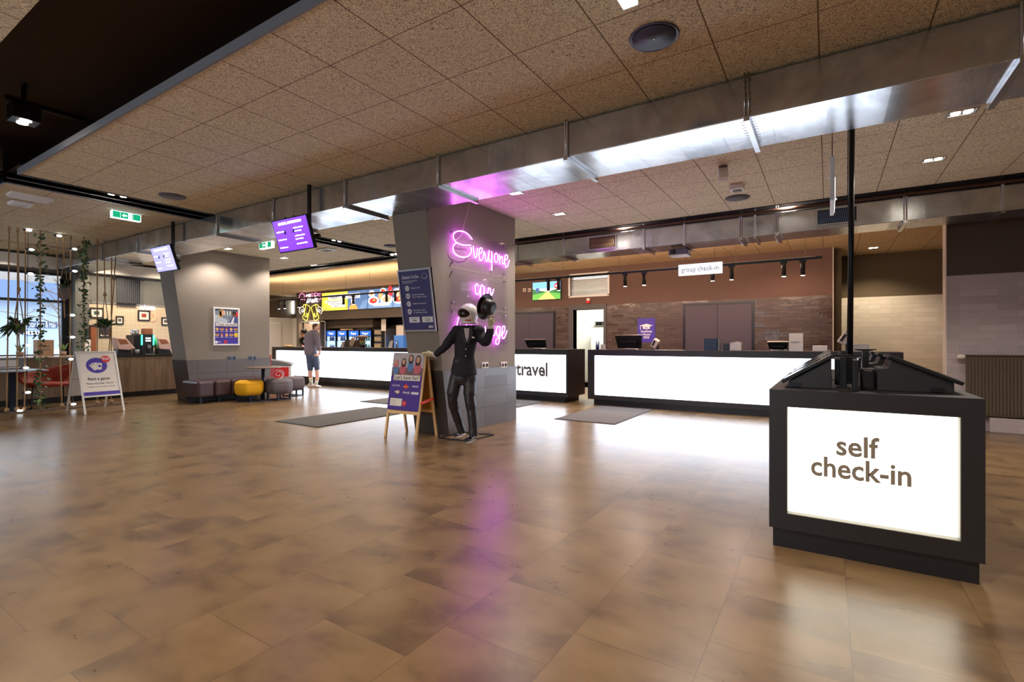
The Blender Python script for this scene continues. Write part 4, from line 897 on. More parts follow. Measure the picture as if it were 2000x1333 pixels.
t = MB(); a0, a1, b0, b1 = .03, Wd - .03, yb + .03, LL - .03; w_, h_ = a1 - a0, b1 - b0
t.box(a0, a1, b0, b1, -.002, .002, 'paper', T); t.rect(a0, a1, b0, b0 + h_ * .085, 'violet_ink', T, .004, .002)
X_ = lambda u: a0 + u * w_
Y_ = lambda v: b0 + v * h_
ellipse(t, X_(.46), Y_(.70), w_ * .29, w_ * .27, 'violet_ink', T, .004)
for k, (ang, cx_) in enumerate(((.62, .43), (.42, .44), (.22, .45), (-.12, .49))):
    R_ = T @ Matrix.Translation((X_(cx_), Y_(.60), .004 + k * .0006)) @ Matrix.Rotation(ang, 4, 'Z'); t.box(-.03, .05, 0, w_ * .235, 0, .0012, 'paper', R_); t.disc((-.014, w_ * .20), .009, 'violet_ink', R_, .002, 10)
R_ = T @ Matrix.Translation((X_(.50), Y_(.60), .007)) @ Matrix.Rotation(-.12, 4, 'Z')
for q in ((.012, .080), (-.002, .062), (.026, .062)): t.disc(q, .013, 'violet_ink', R_, .001, 12)
t.rect(.008, .016, .04, .07, 'violet_ink', R_, .001); t.disc((.045, .012), .01, 'violet_ink', R_, .001, 10)
ellipse(t, X_(.73), Y_(.845), w_ * .125, w_ * .12, 'red_ink', T, .0095); t.text('50 Kč', .055, 'white_ink', T, X_(.73), Y_(.855), h0=.0095, fitw=w_ * .19, bold=.02); t.rect(X_(.66), X_(.80), Y_(.82), Y_(.825), 'white_ink', T, .0105, .0095)
t.text('Rent a game', .075, 'black_ink', T, X_(.47), Y_(.385), h0=.002, fitw=w_ * .60, bold=.015); t.text('Playing cards, Jenga, Take-ats', .04, 'black_ink', T, X_(.48), Y_(.28), h0=.002, fitw=w_ * .74); t.text('available at our bar, open until late', .028, 'letter_grey', T, X_(.50), Y_(.20), h0=.002, fitw=w_ * .74)
logo(t, T, X_(.87), b0 + h_ * .042, .05)
part('poster', t, r)
# wooden easel: Let's have fun!
F1, F2, B2, B1 = foot(747, 853), foot(811, 862), foot(857, 852), foot(797, 845)
apz = 1.105; r = thing('wooden_easel', "pine A-board with a violet Let's have fun! poster beside the mannequin", 'A-board', ((F1 + B2) / 2).to_tuple())
TL_, TR_ = None, None
mid = (F1 + F2 + B1 + B2) / 4; wx = ((F2 - F1).normalized() + (B2 - B1).normalized()).normalized(); Wd = ((F2 - F1).length + (B2 - B1).length) / 2
side = Vector((wx.y, -wx.x, 0)); 
if side.dot(-mid) < 0: side = -side
sp = (((F1 + F2) / 2) - mid).dot(side)
def PE(u, v, s):
    base = mid + side * sp * s; top = mid + side * .014 * s + Vector((0, 0, apz)); return base + (top - base) * v + wx * u
mat('pine', S(222, 182, 128), .5, var=.12, vs=18); mat('cork', S(176, 128, 62), .8, var=.1, vs=60)
L = (PE(0, 1, 1) - PE(0, 0, 1)).length
Tf = frame(PE(-Wd / 2, 0, 1), wx, PE(0, 1, 1) - PE(0, 0, 1)); Tb = frame(PE(Wd / 2, 0, -1), -wx, PE(0, 1, -1) - PE(0, 0, -1))
flip = Tf.to_3x3().col[2].dot(side) < 0
if flip: Tf = frame(PE(Wd / 2, 0, 1), -wx, PE(0, 1, 1) - PE(0, 0, 1)); Tb = frame(PE(-Wd / 2, 0, -1), wx, PE(0, 1, -1) - PE(0, 0, -1))
for TT, nm in ((Tf, 'front'), (Tb, 'rear')):
    for s in (0, 1): part('leg', MB().box(s * (Wd - .032), s * (Wd - .032) + .032, 0, L, -.012, .012, 'pine', TT), r, bevel=.002)
    part('rail', MB().box(.032, Wd - .032, L * .285, L * .32, -.010, .010, 'pine', TT), r); part('rail', MB().box(.032, Wd - .032, L * .965, L * .995, -.010, .010, 'pine', TT), r)
    part('panel', MB().box(.03, Wd - .03, L * .32, L * .965, -.004, .004, 'cork', TT), r)
for u in (-Wd / 2 - .002, Wd / 2 + .002): part('red_strap', MB().bar(PE(u, .42, 1.08), PE(u, .46, -1.08), .006, .034, mat('strap_red', S(240, 70, 44), .5).name), r)
t = MB(); yb = L * .325; yt = L * 1.0; hh = yt - yb; T = Tf; w_ = Wd
t.box(0, Wd - .018, yb, yt, .013, .015, 'violet_deep' if 'violet_deep' in M else mat('violet_deep', S(70, 42, 140), .4, var=.25, vs=5).name, T)
mat('photo_sky', S(186, 176, 184), .5, var=.15, vs=6); mat('photo_crowd', S(120, 90, 96), .5, var=.6, vs=22); mat('paint_pink', S(196, 96, 110), .5, var=.4, vs=30); mat('paint_blue', S(90, 130, 180), .5, var=.4, vs=30); mat('hair_dark', S(44, 30, 28), .6, var=.3, vs=40)
t.rect(0, w_ - .018, yb + hh * .62, yt, 'photo_sky', T, .0165, .015); t.rect(0, w_ - .018, yb + hh * .60, yb + hh * .74, 'photo_crowd', T, .017, .0155)
def fig(u, v, s, hair, top):
    ellipse(t, w_ * u, yb + hh * (v - .13), .052 * s, .075 * s, top, T, .0185); ellipse(t, w_ * u, yb + hh * v - .01, .042 * s, .06 * s, hair, T, .019); ellipse(t, w_ * u, yb + hh * v, .027 * s, .036 * s, 'skin_light', T, .020)
    ellipse(t, w_ * u, yb + hh * v - .012 * s, .011 * s, .005 * s, 'red_ink', T, .0208)
    for e in (-1, 1): ellipse(t, w_ * u + e * .010 * s, yb + hh * v + .008 * s, .004 * s, .0025 * s, 'black_ink', T, .0208, 8)
fig(.13, .82, .9, 'paint_pink', 'paint_blue'); fig(.36, .84, 1.0, 'hair_dark', 'paint_pink'); fig(.58, .90, 1.0, 'hair_dark', 'paint_blue'); fig(.80, .88, 1.15, 'hair_dark', 'paint_pink')
t.rect(w_ * .10, w_ * .92, yb + hh * .515, yb + hh * .61, 'paper', T, .022, .016); t.text("Let's have fun!", .078, 'black_ink', T, w_ * .51, yb + hh * .562, fitw=w_ * .74, h0=.022, sx=1)
t.text('DISCOVER', .032, 'white_ink', T, w_ * .20, yb + hh * .42, h0=.015, fitw=w_ * .24); ellipse(t, w_ * .51, yb + hh * .41, .032, .032, 'red_ink', T, .017); t.text('citizen', .030, 'yellow_ink', T, w_ * .51, yb + hh * .41, h0=.018, fitw=w_ * .2); t.text('PRAGUE', .030, 'white_ink', T, w_ * .80, yb + hh * .42, h0=.015, fitw=w_ * .18, bold=.02)
ellipse(t, w_ * .27, yb + hh * .31, .030, .024, 'food', T, .017); t.text('WORLD', .032, 'white_ink', T, w_ * .26, yb + hh * .31, h0=.018, fitw=w_ * .16, bold=.03); t.text('Avenda', .05, 'white_ink', T, w_ * .54, yb + hh * .31, h0=.015, fitw=w_ * .22)
for k in range(5): t.rect(w_ * (.70 + k * .045), w_ * (.738 + k * .045), yb + hh * .285, yb + hh * .325, 'white_ink', T, .017, .015)
t.rect(w_ * .07, w_ * .44, yb + hh * .07, yb + hh * .20, 'paper', T, .018, .015)
for k in range(3): t.rect(w_ * .10, w_ * .25, yb + hh * (.09 + k * .035), yb + hh * (.095 + k * .035), 'letter_grey', T, .019, .018)
ellipse(t, w_ * .52, yb + hh * .12, .036, .036, 'red_ink', T, .019); t.text('exit', .024, 'white_ink', T, w_ * .52, yb + hh * .13, h0=.019); logo(t, T, w_ * .84, yb + hh * .05, .06)
part('poster', t, r)
# ------------------------------------------------------------------ astronaut mannequin in a suit
DM = 6.42
def J(x, y, d=DM): return atd(x, y, d)
mat('suit', S(24, 21, 34), .78, bump=.7, bs=16); mat('suit_shine', S(34, 28, 32), .42, bump=.9, bs=14); mat('helmet_white', S(232, 226, 224), .3, coat=.3); mat('visor', S(44, 30, 22), .06, .5, coat=.5); mat('shirt', S(206, 196, 200), .7); mat('shoe', S(22, 22, 28), .2); mat('glove', S(196, 186, 150), .5); mat('hat_black', S(30, 24, 30), .45, bump=.2, bs=60)
mq = thing('mannequin', 'mannequin in a dark suit with a white space helmet, raising a hat', 'mannequin', (J(905, 858).x, J(905, 858).y, 0))
R3 = Vector((*RT, 0)); F3 = Vector((*FW, 0)); U3 = Vector((0, 0, 1))
def blob(t, c, rx, ry, rz, m, n=16):    # ellipsoid in camera-facing axes
    Tm = Matrix(((R3.x, F3.x, 0, 0), (R3.y, F3.y, 0, 0), (0, 0, 1, 0), (0, 0, 0, 1))); t.ball(c, 1, m, n, (rx, ry, rz), T=Tm)
def loft(t, secs, m, n=20):   # sections (centre, halfwidth right, half depth) stacked
    vs = []; fs = []
    for (c, a, b) in secs:
        for k in range(n):
            q = 2 * PI * k / n; vs.append(c + R3 * a * math.cos(q) + F3 * b * math.sin(q))
    for i in range(len(secs) - 1):
        for k in range(n): fs.append((i * n + k, i * n + (k + 1) % n, (i + 1) * n + (k + 1) % n, (i + 1) * n + k))
    fs.append(tuple(range(n))[::-1]); fs.append(tuple((len(secs) - 1) * n + k for k in range(n))); return t.add(vs, fs, m, True)
t = MB()      # trousers: hips and two bowed legs
loft(t, [(J(904, 700), .125, .10), (J(905, 722), .15, .115), (J(906, 742), .145, .11), (J(907, 752), .10, .09)], 'suit_shine')
t.tube(spline([J(896, 728), J(889, 748, DM - .02), J(884.5, 775, DM - .04), J(888, 800), J(896, 825, DM + .03), J(903, 846, DM + .04)], 5), [.088] * 5 + [.082] * 5 + [.070] * 5 + [.060] * 5 + [.054] * 6, 'suit_shine', 14)
t.tube(spline([J(917, 728), J(918, 750, DM - .03), J(917, 775, DM - .08), J(921, 800, DM - .08), J(924, 828, DM - .09), J(925, 852, DM - .1)], 5), [.088] * 5 + [.080] * 5 + [.070] * 5 + [.064] * 5 + [.062] * 6, 'suit_shine', 14)
o = part('trousers', t, mq); remesh(o, .011, 3)
t = MB()      # jacket with both sleeves
loft(t, [(J(907, 733), .165, .12), (J(906, 715), .155, .115), (J(907, 695), .128, .10), (J(909, 675), .142, .105), (J(912, 655), .160, .11), (J(914, 643), .158, .10), (J(915, 636), .10, .07)], 'suit')
t.tube(spline([J(894, 645), J(882, 660, DM - .03), J(869, 678, DM - .05), J(858, 687, DM - .03), J(850, 694)], 5), [.066] * 5 + [.060] * 5 + [.050] * 5 + [.044] * 6, 'suit', 14)
t.tube(spline([J(934, 646), J(940, 660, DM - .02), J(948, 668, DM - .10), J(953, 661, DM - .14), J(957, 648, DM - .16), J(957.5, 641, DM - .16)], 5), [.070] * 5 + [.066] * 5 + [.062] * 5 + [.054] * 5 + [.050] * 6, 'suit', 14)
blob(t, J(893, 646), .075, .08, .07, 'suit'); blob(t, J(935, 646), .085, .08, .075, 'suit')
o = part('jacket', t, mq); remesh(o, .010, 3)
t = MB()   # jacket tails
t.prism([(0, 0)] * 3, 0, 0, 'suit') if 0 else None
loft(t, [(J(905, 735), .16, .12), (J(905, 718), .158, .12)], 'suit'); o = part('jacket_hem', t, mq); remesh(o, .011, 2)
# shirt, lapels, pocket square, buttons sit on the chest
Tc = frame(J(911, 660, DM - .112), R3, U3)
t = MB(); t.prism([(-.030, .12), (.036, .12), (.030, .02), (.006, -.055), (-.016, .02)], 0, .012, 'shirt', Tc); part('shirt_front', t, mq)
t = MB()
for k in range(4): t.ball(Tc @ Vector((.006, .09 - k * .035, .014)), .0045, 'black_ink', 8)
part('shirt_buttons', t, mq)
t = MB(); t.prism([(-.034, .13), (-.026, .02), (.004, -.07), (-.02, -.07), (-.075, .05), (-.06, .13)], .002, .018, 'suit_shine', Tc); part('lapel', t, mq)
t = MB(); t.prism([(.04, .13), (.034, .02), (.004, -.07), (.03, -.07), (.085, .05), (.07, .13)], .002, .018, 'suit_shine', Tc); part('lapel', t, mq)
part('pocket_square', MB().prism([(.068, -.005), (.108, -.008), (.098, .012), (.088, .006), (.078, .024)], .0, .016, 'paper', Tc), mq)
for yy in (683, 696): 
    q = J(909.5, yy, DM - .112); part('button', MB().lathe([(.009, 0), (.009, .008)], q, 'steel', 12, axis=-F3), mq)
# helmet
hc = J(915, 613.5); t = MB(); blob(t, hc, .128, .14, .135, 'helmet_white', 28); o = part('helmet', t, mq)
t = MB(); t.lathe([(.098, -.02), (.112, -.006), (.112, .01), (.10, .022)], J(916, 631), 'helmet_white', 28); part('helmet_collar', t, mq)
vdir = (-F3 * .86 - R3 * .42 + U3 * -.02).normalized(); Tv = frame(hc + vdir * .030 - U3 * .004, vdir.cross(U3) * -1, U3)
t = MB(); n = 24
t.ball(hc + vdir * .034 - R3 * .010 + U3 * .0, 1, 'visor', 28, (.112, .122, .080), T=Matrix(((R3.x, F3.x, 0, 0), (R3.y, F3.y, 0, 0), (0, 0, 1, 0), (0, 0, 0, 1))) @ Matrix.Rotation(.22, 4, 'Y') @ Matrix.Rotation(-.2, 4, 'Z')); part('visor', t, mq)
q = hc - F3 * .108 + R3 * .005 - U3 * .088; part('helmet_print', MB().text('NASA', .03, 'red_ink', frame(q, R3, U3 - F3 * .5), h=.003, bold=.03), mq)
def hand(t, wrist, dirv, palmn, m, s=1.0, curl=.5, spread=.16):
    d = Vector(dirv).normalized(); nrm = Vector(palmn); nrm = (nrm - d * nrm.dot(d)).normalized(); sd = d.cross(nrm)
    W_ = Vector(wrist); P_ = lambda a, b, c: W_ + d * a * s + sd * b * s + nrm * c * s
    t.tube([P_(-.01, 0, 0), P_(.02, 0, 0), P_(.05, 0, 0), P_(.085, 0, .002), P_(.095, 0, .002)], [.024 * s, .030 * s, .038 * s, .036 * s, .026 * s], m, 14, flat=1)
    for k, (b, ln) in enumerate(((-.028, .072), (-.010, .080), (.010, .074), (.027, .058))):
        c1 = curl * .5; c2 = curl * 1.3; a0 = .088; pts = [P_(a0 - .02, b * .9, 0)]; ang = spread * (b / .028)
        x_, z_ = a0, .0; th = c1
        for j in range(3):
            seg = ln / 3; x_ += seg * math.cos(th); z_ += seg * math.sin(th); pts.append(P_(x_, b + ang * (x_ - a0) * 2.2, z_)); th += (c2 - c1) / 2 + .12
        t.tube(pts, [.0100 * s, .0095 * s, .0085 * s, .0070 * s], m, 8)
    t.tube([P_(.02, -.025, .004), P_(.045, -.045, .014), P_(.070, -.054, .022), P_(.088, -.054, .030)], [.013 * s, .0115 * s, .010 * s, .008 * s], m, 8)
t = MB(); wq = J(846, 695); hand(t, wq, J(831, 689, DM - .02) - wq, (-.1, .1, -1), 'glove', 1.0, .55); o = part('hand', t, mq, 'pale gloved hand resting on the easel'); remesh(o, .0045, 1)
t = MB(); wq2 = J(957.5, 637, DM - .16); hand(t, wq2, U3 + R3 * .05, F3 * 1.0 + R3 * .2, 'glove', 1.0, .25); o = part('hand', t, mq, 'raised pale hand under the hat'); remesh(o, .0045, 1)
part('cuff', MB().tube([J(852, 692.5), J(847, 695)], [.046, .042], 'shirt', 16), mq); part('cuff', MB().tube([J(957.5, 643, DM - .16), J(957.5, 637.5, DM - .16)], [.052, .048], 'shirt', 16), mq)
def shoe(x, y, d, sgn=-.85):
    c = atz(x, y, 0); dr = (-F3 * .75 + R3 * sgn * .6).normalized(); sd = Vector((-dr.y, dr.x, 0)); t = MB(); secs = []
    for a, w_, h0, h1 in ((-.09, .026, 0, .075), (-.07, .036, 0, .085), (-.02, .036, 0, .085), (.04, .042, 0, .062), (.10, .046, 0, .050), (.15, .040, 0, .040), (.175, .020, 0, .026)): secs.append((a, w_, h0, h1))
    vs = []; fs = []; n = 12
    for a, w_, h0, h1 in secs:
        for k in range(n):
            q = 2 * PI * k / n; vs.append(c + dr * a + sd * w_ * math.cos(q) + U3 * max(.002, (h1 / 2 + h1 / 2 * math.sin(q))))
    for i in range(len(secs) - 1):
        for k in range(n): fs.append((i * n + k, i * n + (k + 1) % n, (i + 1) * n + (k + 1) % n, (i + 1) * n + k))
    fs += [tuple(range(n))[::-1], tuple((len(secs) - 1) * n + k for k in range(n))]; t.add(vs, fs, 'shoe', True); o = part('shoe', t, mq)
    t = MB(); t.tube([c + dr * .055 + sd * .043 + U3 * .012, c + dr * .045 + sd * .03 + U3 * .05, c + dr * .04 + U3 * .066, c + dr * .045 - sd * .03 + U3 * .05, c + dr * .055 - sd * .043 + U3 * .012], .009, 'shirt', 8); part('white_strap', t, o)
    part('sole', MB().prism([(dr * a + sd * w_ * s_)[:2] for s_, sec in ((1, secs), (-1, secs[::-1])) for a, w_, _, _ in sec], 0, .012, 'shirt', Matrix.Translation(c)), o)
shoe(901, 850, 0, -.5); shoe(921, 860.5, 0, -.5)
c1, c2, c3, c4 = atz(858, 857, 0), atz(913, 863, 0), atz(965, 851, 0), atz(905, 846, 0)
t = MB()
for a, b in ((c1, c2), (c2, c3), (c3, c4), (c4, c1)): t.bar(a + U3 * .008, b + U3 * .008, .014, .012, 'black_metal')
t.bar(c1, c1 + U3 * .05, .02, .02, 'black_metal'); part('base_frame', t, mq)
# hat
hq = J(951, 600, DM - .24); ax = (R3 * .80 - F3 * .52 - U3 * .22).normalized()
r = thing('bowler_hat', 'black crumpled hat held up by the mannequin in front of the neon', 'hat', hq)
bc_ = hq - ax * .045
t = MB(); t.lathe([(.10, .0), (.140, .002), (.162, .014), (.164, .022), (.142, .012), (.10, .010)], bc_, 'hat_black', 40, axis=ax); part('brim', t, r)
t = MB(); t.lathe([(.10, .0), (.102, .05), (.098, .10), (.080, .135), (.04, .145), (.004, .138)], bc_, 'hat_black', 32, axis=ax); part('crown', t, r)
part('hat_band', MB().lathe([(.104, .012), (.106, .016), (.105, .048), (.103, .052)], bc_, mat('ribbon', S(70, 56, 56), .3).name, 32, axis=ax), r)
# ------------------------------------------------------------------ bench, poufs, table by the far pier
mat('leather_brown', S(72, 54, 58), .35, bump=.05, bs=120); mat('felt_grey', S(104, 96, 102), .85, bump=.1, bs=200); mat('felt_yellow', S(238, 176, 24), .8, bump=.08, bs=200); mat('navy_metal', S(38, 46, 62), .35, .5)
r = thing('bench', 'brown leather bench of square cushions along the far pier', 'bench', (-11.0, 6.2, 0))
random.seed(5); nC = 5; y0 = 5.06; y1 = 6.75; w_ = (y1 - y0) / nC
for k in range(nC):
    part('cushion', MB().box(-11.31, -10.64, y0 + k * w_ + .004, y0 + (k + 1) * w_ - .004, .13, .46, 'leather_brown'), r, bevel=.045)
for k in range(5): y = y0 + .12 + k * (y1 - y0 - .24) / 4; part('leg', MB().box(-10.80, -10.76, y - .02, y + .02, 0, .14, 'navy_metal'), r)
part('rear_rail', MB().box(-11.28, -11.24, y0 + .1, y1 - .1, 0, .14, 'black'), r)
def pouf(x, y, m, lab, R=.285, rot=.3, h=.44, zb=.135, n=6):
    r = thing('pouf', lab, 'pouf', (x, y, 0), rot)
    def ring(k, z, N=48):
        out = []
        for i in range(N):
            a = 2 * PI * i / N; q = (a % (2 * PI / n)) - PI / n; rr = R * k * (math.cos(PI / n) / math.cos(q)) ** .7; out.append((rr * math.cos(a), rr * math.sin(a), z))
        return out
    prof = [(.75, zb), (.90, zb + .02), (.98, zb + .08), (1.02, zb + .16), (.99, h - .06), (.93, h - .02), (.80, h), (.4, h + .008), (.01, h + .01)]
    vs = []; N = 48
    for k, z in prof: vs += ring(k, z)
    fs = [tuple(range(N))[::-1]] + [(i * N + k, i * N + (k + 1) % N, (i + 1) * N + (k + 1) % N, (i + 1) * N + k) for i in range(len(prof) - 1) for k in range(N)] + [tuple((len(prof) - 1) * N + k for k in range(N))]
    part('cushion', MB().add(vs, fs, m, True), r, local=True)
    t = MB(); ps = [Vector(q) * .985 for q in ring(1.0, h - .05)]; t.tube(ps, .006, m, 6, closed=True); part('seam', t, r, local=True)
    q = .17
    part('base_frame', MB().box(-q, q, -q, -q + .03, 0, .02, 'navy_metal').box(-q, q, q - .03, q, 0, .02, 'navy_metal').box(-q, -q + .03, -q, q, 0, .02, 'navy_metal').box(q - .03, q, -q, q, 0, .02, 'navy_metal'), r, local=True)
    for sx in (-1, 1):
        for sy in (-1, 1): part('leg', MB().box(sx * (q - .015) - .015, sx * (q - .015) + .015, sy * (q - .015) - .015, sy * (q - .015) + .015, .02, zb + .01, 'navy_metal'), r, local=True)
    return r
p = atz(488, 784, 0); pouf(p.x, p.y, 'felt_yellow', 'mustard yellow pouf on black legs in front of the brown bench', .30)
p = atz(545, 781, 0); pouf(p.x, p.y, 'felt_grey', 'grey pouf on black legs right of the yellow one', .285, .1)
p = atz(561, 774, 0); pouf(p.x + .05, p.y + .12, 'felt_grey', 'grey pouf at the end of the bench, behind the other grey pouf', .27, .5)
p = atz(514, 783, 0); r = thing('round_table', 'small round bistro table above the yellow pouf', 'table', (p.x, p.y, 0))
part('tabletop', MB().lathe([(.33, .695), (.34, .70), (.34, .716), (.33, .72)], (p.x, p.y, 0), 'table_top' if 'table_top' in M else mat('table_top', S(110, 92, 82), .3).name, 40), r)
part('leg', MB().cyl((p.x, p.y, .02), (p.x, p.y, .695), .035, 'navy_metal'), r); part('base', MB().lathe([(.19, 0), (.19, .012), (.04, .022)], (p.x, p.y, 0), 'navy_metal', 30), r)
# ice cream freezer
p = atz(569, 764, 0); RF = 50 * PI / 180; r = thing('ice_cream_freezer', 'white ice cream freezer with a red heart-logo front behind the bench', 'freezer', (p.x, p.y, 0), RF)
T0 = Matrix.Translation((p.x, p.y, 0)) @ Matrix.Rotation(RF, 4, 'Z'); T = T0 @ Matrix(((1, 0, 0, 0), (0, 0, 1, 0), (0, 1, 0, 0), (0, 0, 0, 1)))
part('body', MB().prism([(-.8, .08), (0, .08), (0, .64), (-.8, .69)], 0, .62, 'white_plastic', T), r, bevel=.02)
part('lid', MB().prism([(-.81, .69), (.01, .64), (.01, .68), (-.10, .73), (-.28, .77), (-.5, .80), (-.81, .83)], -.01, .63, 'grey_plastic', T), r, bevel=.01)
part('kick_base', MB().box(-.76, -.05, .05, .57, 0, .08, 'black', T0), r)
T = T0 @ facem((-.30, -.003, .40)); t = MB(); t.rect(-.46, .24, -.29, .21, 'red_ink', T, .003); t.rect(-.46, -.10, -.29, .21, 'paint_pink', T, .004, .003)
hp = []
for q in range(26):
    a = q / 25; th = -PI / 2 + a * 2.6 * PI; rr = .10 - .075 * a; hp.append(T @ Vector((.0 + rr * math.cos(th) * 1.1, .03 + rr * math.sin(th), .006)))
t.tube(hp, .008, 'white_ink', 6); t.tube([T @ Vector((.0 + .13 * math.cos(q / 12 * PI * 1.5 - .5 * PI - .4) * 1.0, .03 + .115 * math.sin(q / 12 * PI * 1.5 - .5 * PI - .4), .006)) for q in range(13)], .007, 'white_ink', 6)
t.text('ALGIDA', .07, 'white_ink', T, 0, -.14, h0=.003, bold=.02, fitw=.27)
for k in range(7): t.disc((-.30 + k * .10, -.27 + .01 * (k % 3)), .03, 'white_ink' if k % 2 else 'yellow_ink', T, .005, 10)
part('front_print', t, r)
p = atx(526.5, 700, -11.9); r = thing('menu_stand', 'narrow red stand peeking out behind the right edge of the far pier', 'display stand', (-11.9, p.y, 0))
part('panel', MB().box(-11.96, -11.90, p.y - .10, p.y + .05, .35, .93, mat('red_print', S(170, 50, 46), .5, var=.5, vs=30).name), r, bevel=.01); part('pole', MB().cyl((-11.93, p.y - .03, 0), (-11.93, p.y - .03, .36), .015, 'steel'), r)
# ------------------------------------------------------------------ oak counter along the window and coffee corner
XO = -13.4
r = thing('oak_counter', 'grey oak counter running under the window to the coffee machine', 'counter', (-14.2, 3.5, 0))
part('front', MB().box(XO - .03, XO, -4.5, 6.6, .12, .92, 'grey_oak'), r); part('plinth', MB().box(XO - .10, XO - .05, -4.5, 6.6, 0, .12, 'black'), r)
part('worktop', MB().box(XW + .01, XO + .01, -4.5, 4.42, .92, .945, mat('sill', S(150, 134, 116), .4).name), r)
part('dark_worktop', MB().box(XW + .32, XO + .01, 4.425, 6.62, .92, .95, 'black_metal'), r)
part('end_panel', MB().box(XW + .02, XO - .03, 6.57, 6.6, .0, .92, 'grey_oak'), r)
def onctr(x, y, X=-14.0): return atx(x, y, X)
def pframe(tl, br, lab, pic, X=XW + .013, mt='paper'):
    a = atx(*tl, X); b = atx(*br, X); z1 = a.z; z0 = b.z
    r = thing('picture_frame', lab, 'picture', (X, (a.y + b.y) / 2, z0)); T = facep((X, a.y, z0)); W = b.y - a.y; L = z1 - z0; f = .025
    t = MB()
    for q in ((0, W, 0, f), (0, W, L - f, L), (0, f, f, L - f), (W - f, W, f, L - f)): t.box(q[0], q[1], q[2], q[3], 0, .03, 'black', T)
    part('frame', t, r); t = MB(); t.rect(f, W - f, f, L - f, mt, T, .008); t.rect(W * .3, W * .7, L * .32, L * .68, pic, T, .010, .008); part('picture', t, r)
mat('pic_green', S(60, 80, 74), .5, var=.5, vs=30); mat('pic_red', S(150, 60, 30), .5, var=.5, vs=30); mat('pic_grey', S(90, 84, 84), .5, var=.5, vs=40)
pframe((175, 601), (202, 622), 'large landscape picture in a black frame behind the ropes', 'pic_green'); pframe((226, 617.5), (241, 634), 'small portrait picture on the tiled wall between the two larger ones', 'pic_grey')
pframe((269, 606), (292.5, 627), 'black framed picture with a dark red centre above the coffee machine', 'pic_red'); pframe((315, 620), (332, 636), 'small framed picture cut by the far pier edge', 'pic_grey'); pframe((193, 640), (214, 659), 'framed picture hidden behind the hanging ivy planter', 'pic_grey')
# curtain
r = thing('curtain', 'dark grey pleated curtain at the top of the tiled wall', 'curtain', (XW + .1, 5.8, 2.24)); ya = atx(228, 560, XW + .1).y; yb = atx(273, 560, XW + .1).y; t = MB(); vs = []; N = 80
for z in (2.24, 2.85):
    for k in range(N + 1): vs.append((XW + .12 + .05 * math.sin(k * .9), ya + (yb - ya) * k / N, z))
for z in (2.24, 2.85):
    for k in range(N + 1): vs.append((XW + .105 + .05 * math.sin(k * .9), ya + (yb - ya) * k / N, z))
M1 = N + 1; fs = [(k, k + 1, M1 + k + 1, M1 + k) for k in range(N)] + [(2 * M1 + k + 1, 2 * M1 + k, 3 * M1 + k, 3 * M1 + k + 1) for k in range(N)]
part('fabric', t.add(vs, fs, mat('curtain_grey', S(84, 86, 94), .9).name, True), r); part('rail', MB().cyl((XW + .1, ya - .1, 2.86), (XW + .1, yb + .1, 2.86), .012, 'black'), r)
# neon KAWA
p = atx(292.5, 602, -15.0); r = thing('neon_sign', 'small white glowing word on the wall above the framed red picture', 'neon sign', (-15.12, p.y, p.z - .08)); part('lettering', MB().text('KÁWA!', .13, 'neon_white', facep((-15.12, p.y, p.z)), fitw=.33, bold=.01), r); part('standoff', MB().cyl((XW, p.y, p.z), (-15.121, p.y, p.z), .006, 'steel'), r)
t = MB(); q = atx(300, 618, -15.1); t.tube(spline([(-15.14, q.y, q.z + .1), (-15.14, q.y + .05, q.z + .02), (-15.14, q.y + .05, q.z - .06), (-15.14, q.y - .01, q.z - .12)], 6), .012, mat('neon_red', (1, .2, .1), .4, em=(1, .15, .08), es=2).name, 6); single('neon_tube', t, 'small curved red neon tube beside the coffee corner picture', 'neon sign')
# coffee machine
def mach(name, lab, cat): return thing(name, lab, cat, (0, 0, 0))
a = onctr(263, 695, -13.9); b = onctr(306, 695, -13.9); ym = (a.y + b.y) / 2
r = thing('coffee_machine', 'black bean coffee machine with green light strips on the dark worktop', 'coffee machine', (-14.1, ym, .95)); hw = (b.y - a.y) / 2 * .98; zt = onctr(285, 653, -13.9).z
part('body', MB().box(-14.4, -13.95, ym - hw * .35, ym + hw * .85, .95, zt, 'black'), r, bevel=.01); part('milk_unit', MB().box(-14.4, -13.95, ym - hw, ym - hw * .37, .95, zt - .02, 'black_metal'), r, bevel=.01)
part('display', MB().box(-13.95, -13.945, ym - hw * .2, ym + hw * .7, 1.19, zt - .03, 'screen_off'), r)
t = MB()
for i in range(3):
    for j in range(2):
        t.box(-13.944, -13.942, ym + hw * (.05 + i * .17), ym + hw * (.05 + i * .17) + .035, 1.27 + j * .06, 1.30 + j * .06, 'screen_white')
part('display_icons', t, r)
for s in (-.29, .80): part('light_strip', MB().box(-13.955, -13.935, ym + hw * s - .012, ym + hw * s + .012, 1.18, zt - .02, 'green_glow'), r)
part('outlet', MB().box(-13.95, -13.86, ym + hw * .1, ym + hw * .4, 1.10, 1.18, 'steel'), r, bevel=.006); part('drip_tray', MB().box(-13.95, -13.80, ym - hw * .2, ym + hw * .7, .95, .975, 'steel'), r)
c = Vector((-14.15, ym + .05, zt)); part('bean_hopper', MB().box(c.x - .09, c.x + .09, c.y - .02, c.y + .16, zt, zt + .14, mat('beans', S(140, 84, 56), .4).name), r, bevel=.006)
single('paper_cup_stack', MB().lathe([(.06, 0), (.075, .03), (.085, .12), (.08, .13)], (-14.15, ym - hw * .6, zt - .02), 'aluminium', 20), 'white round pot standing on top of the coffee machine', 'pot')
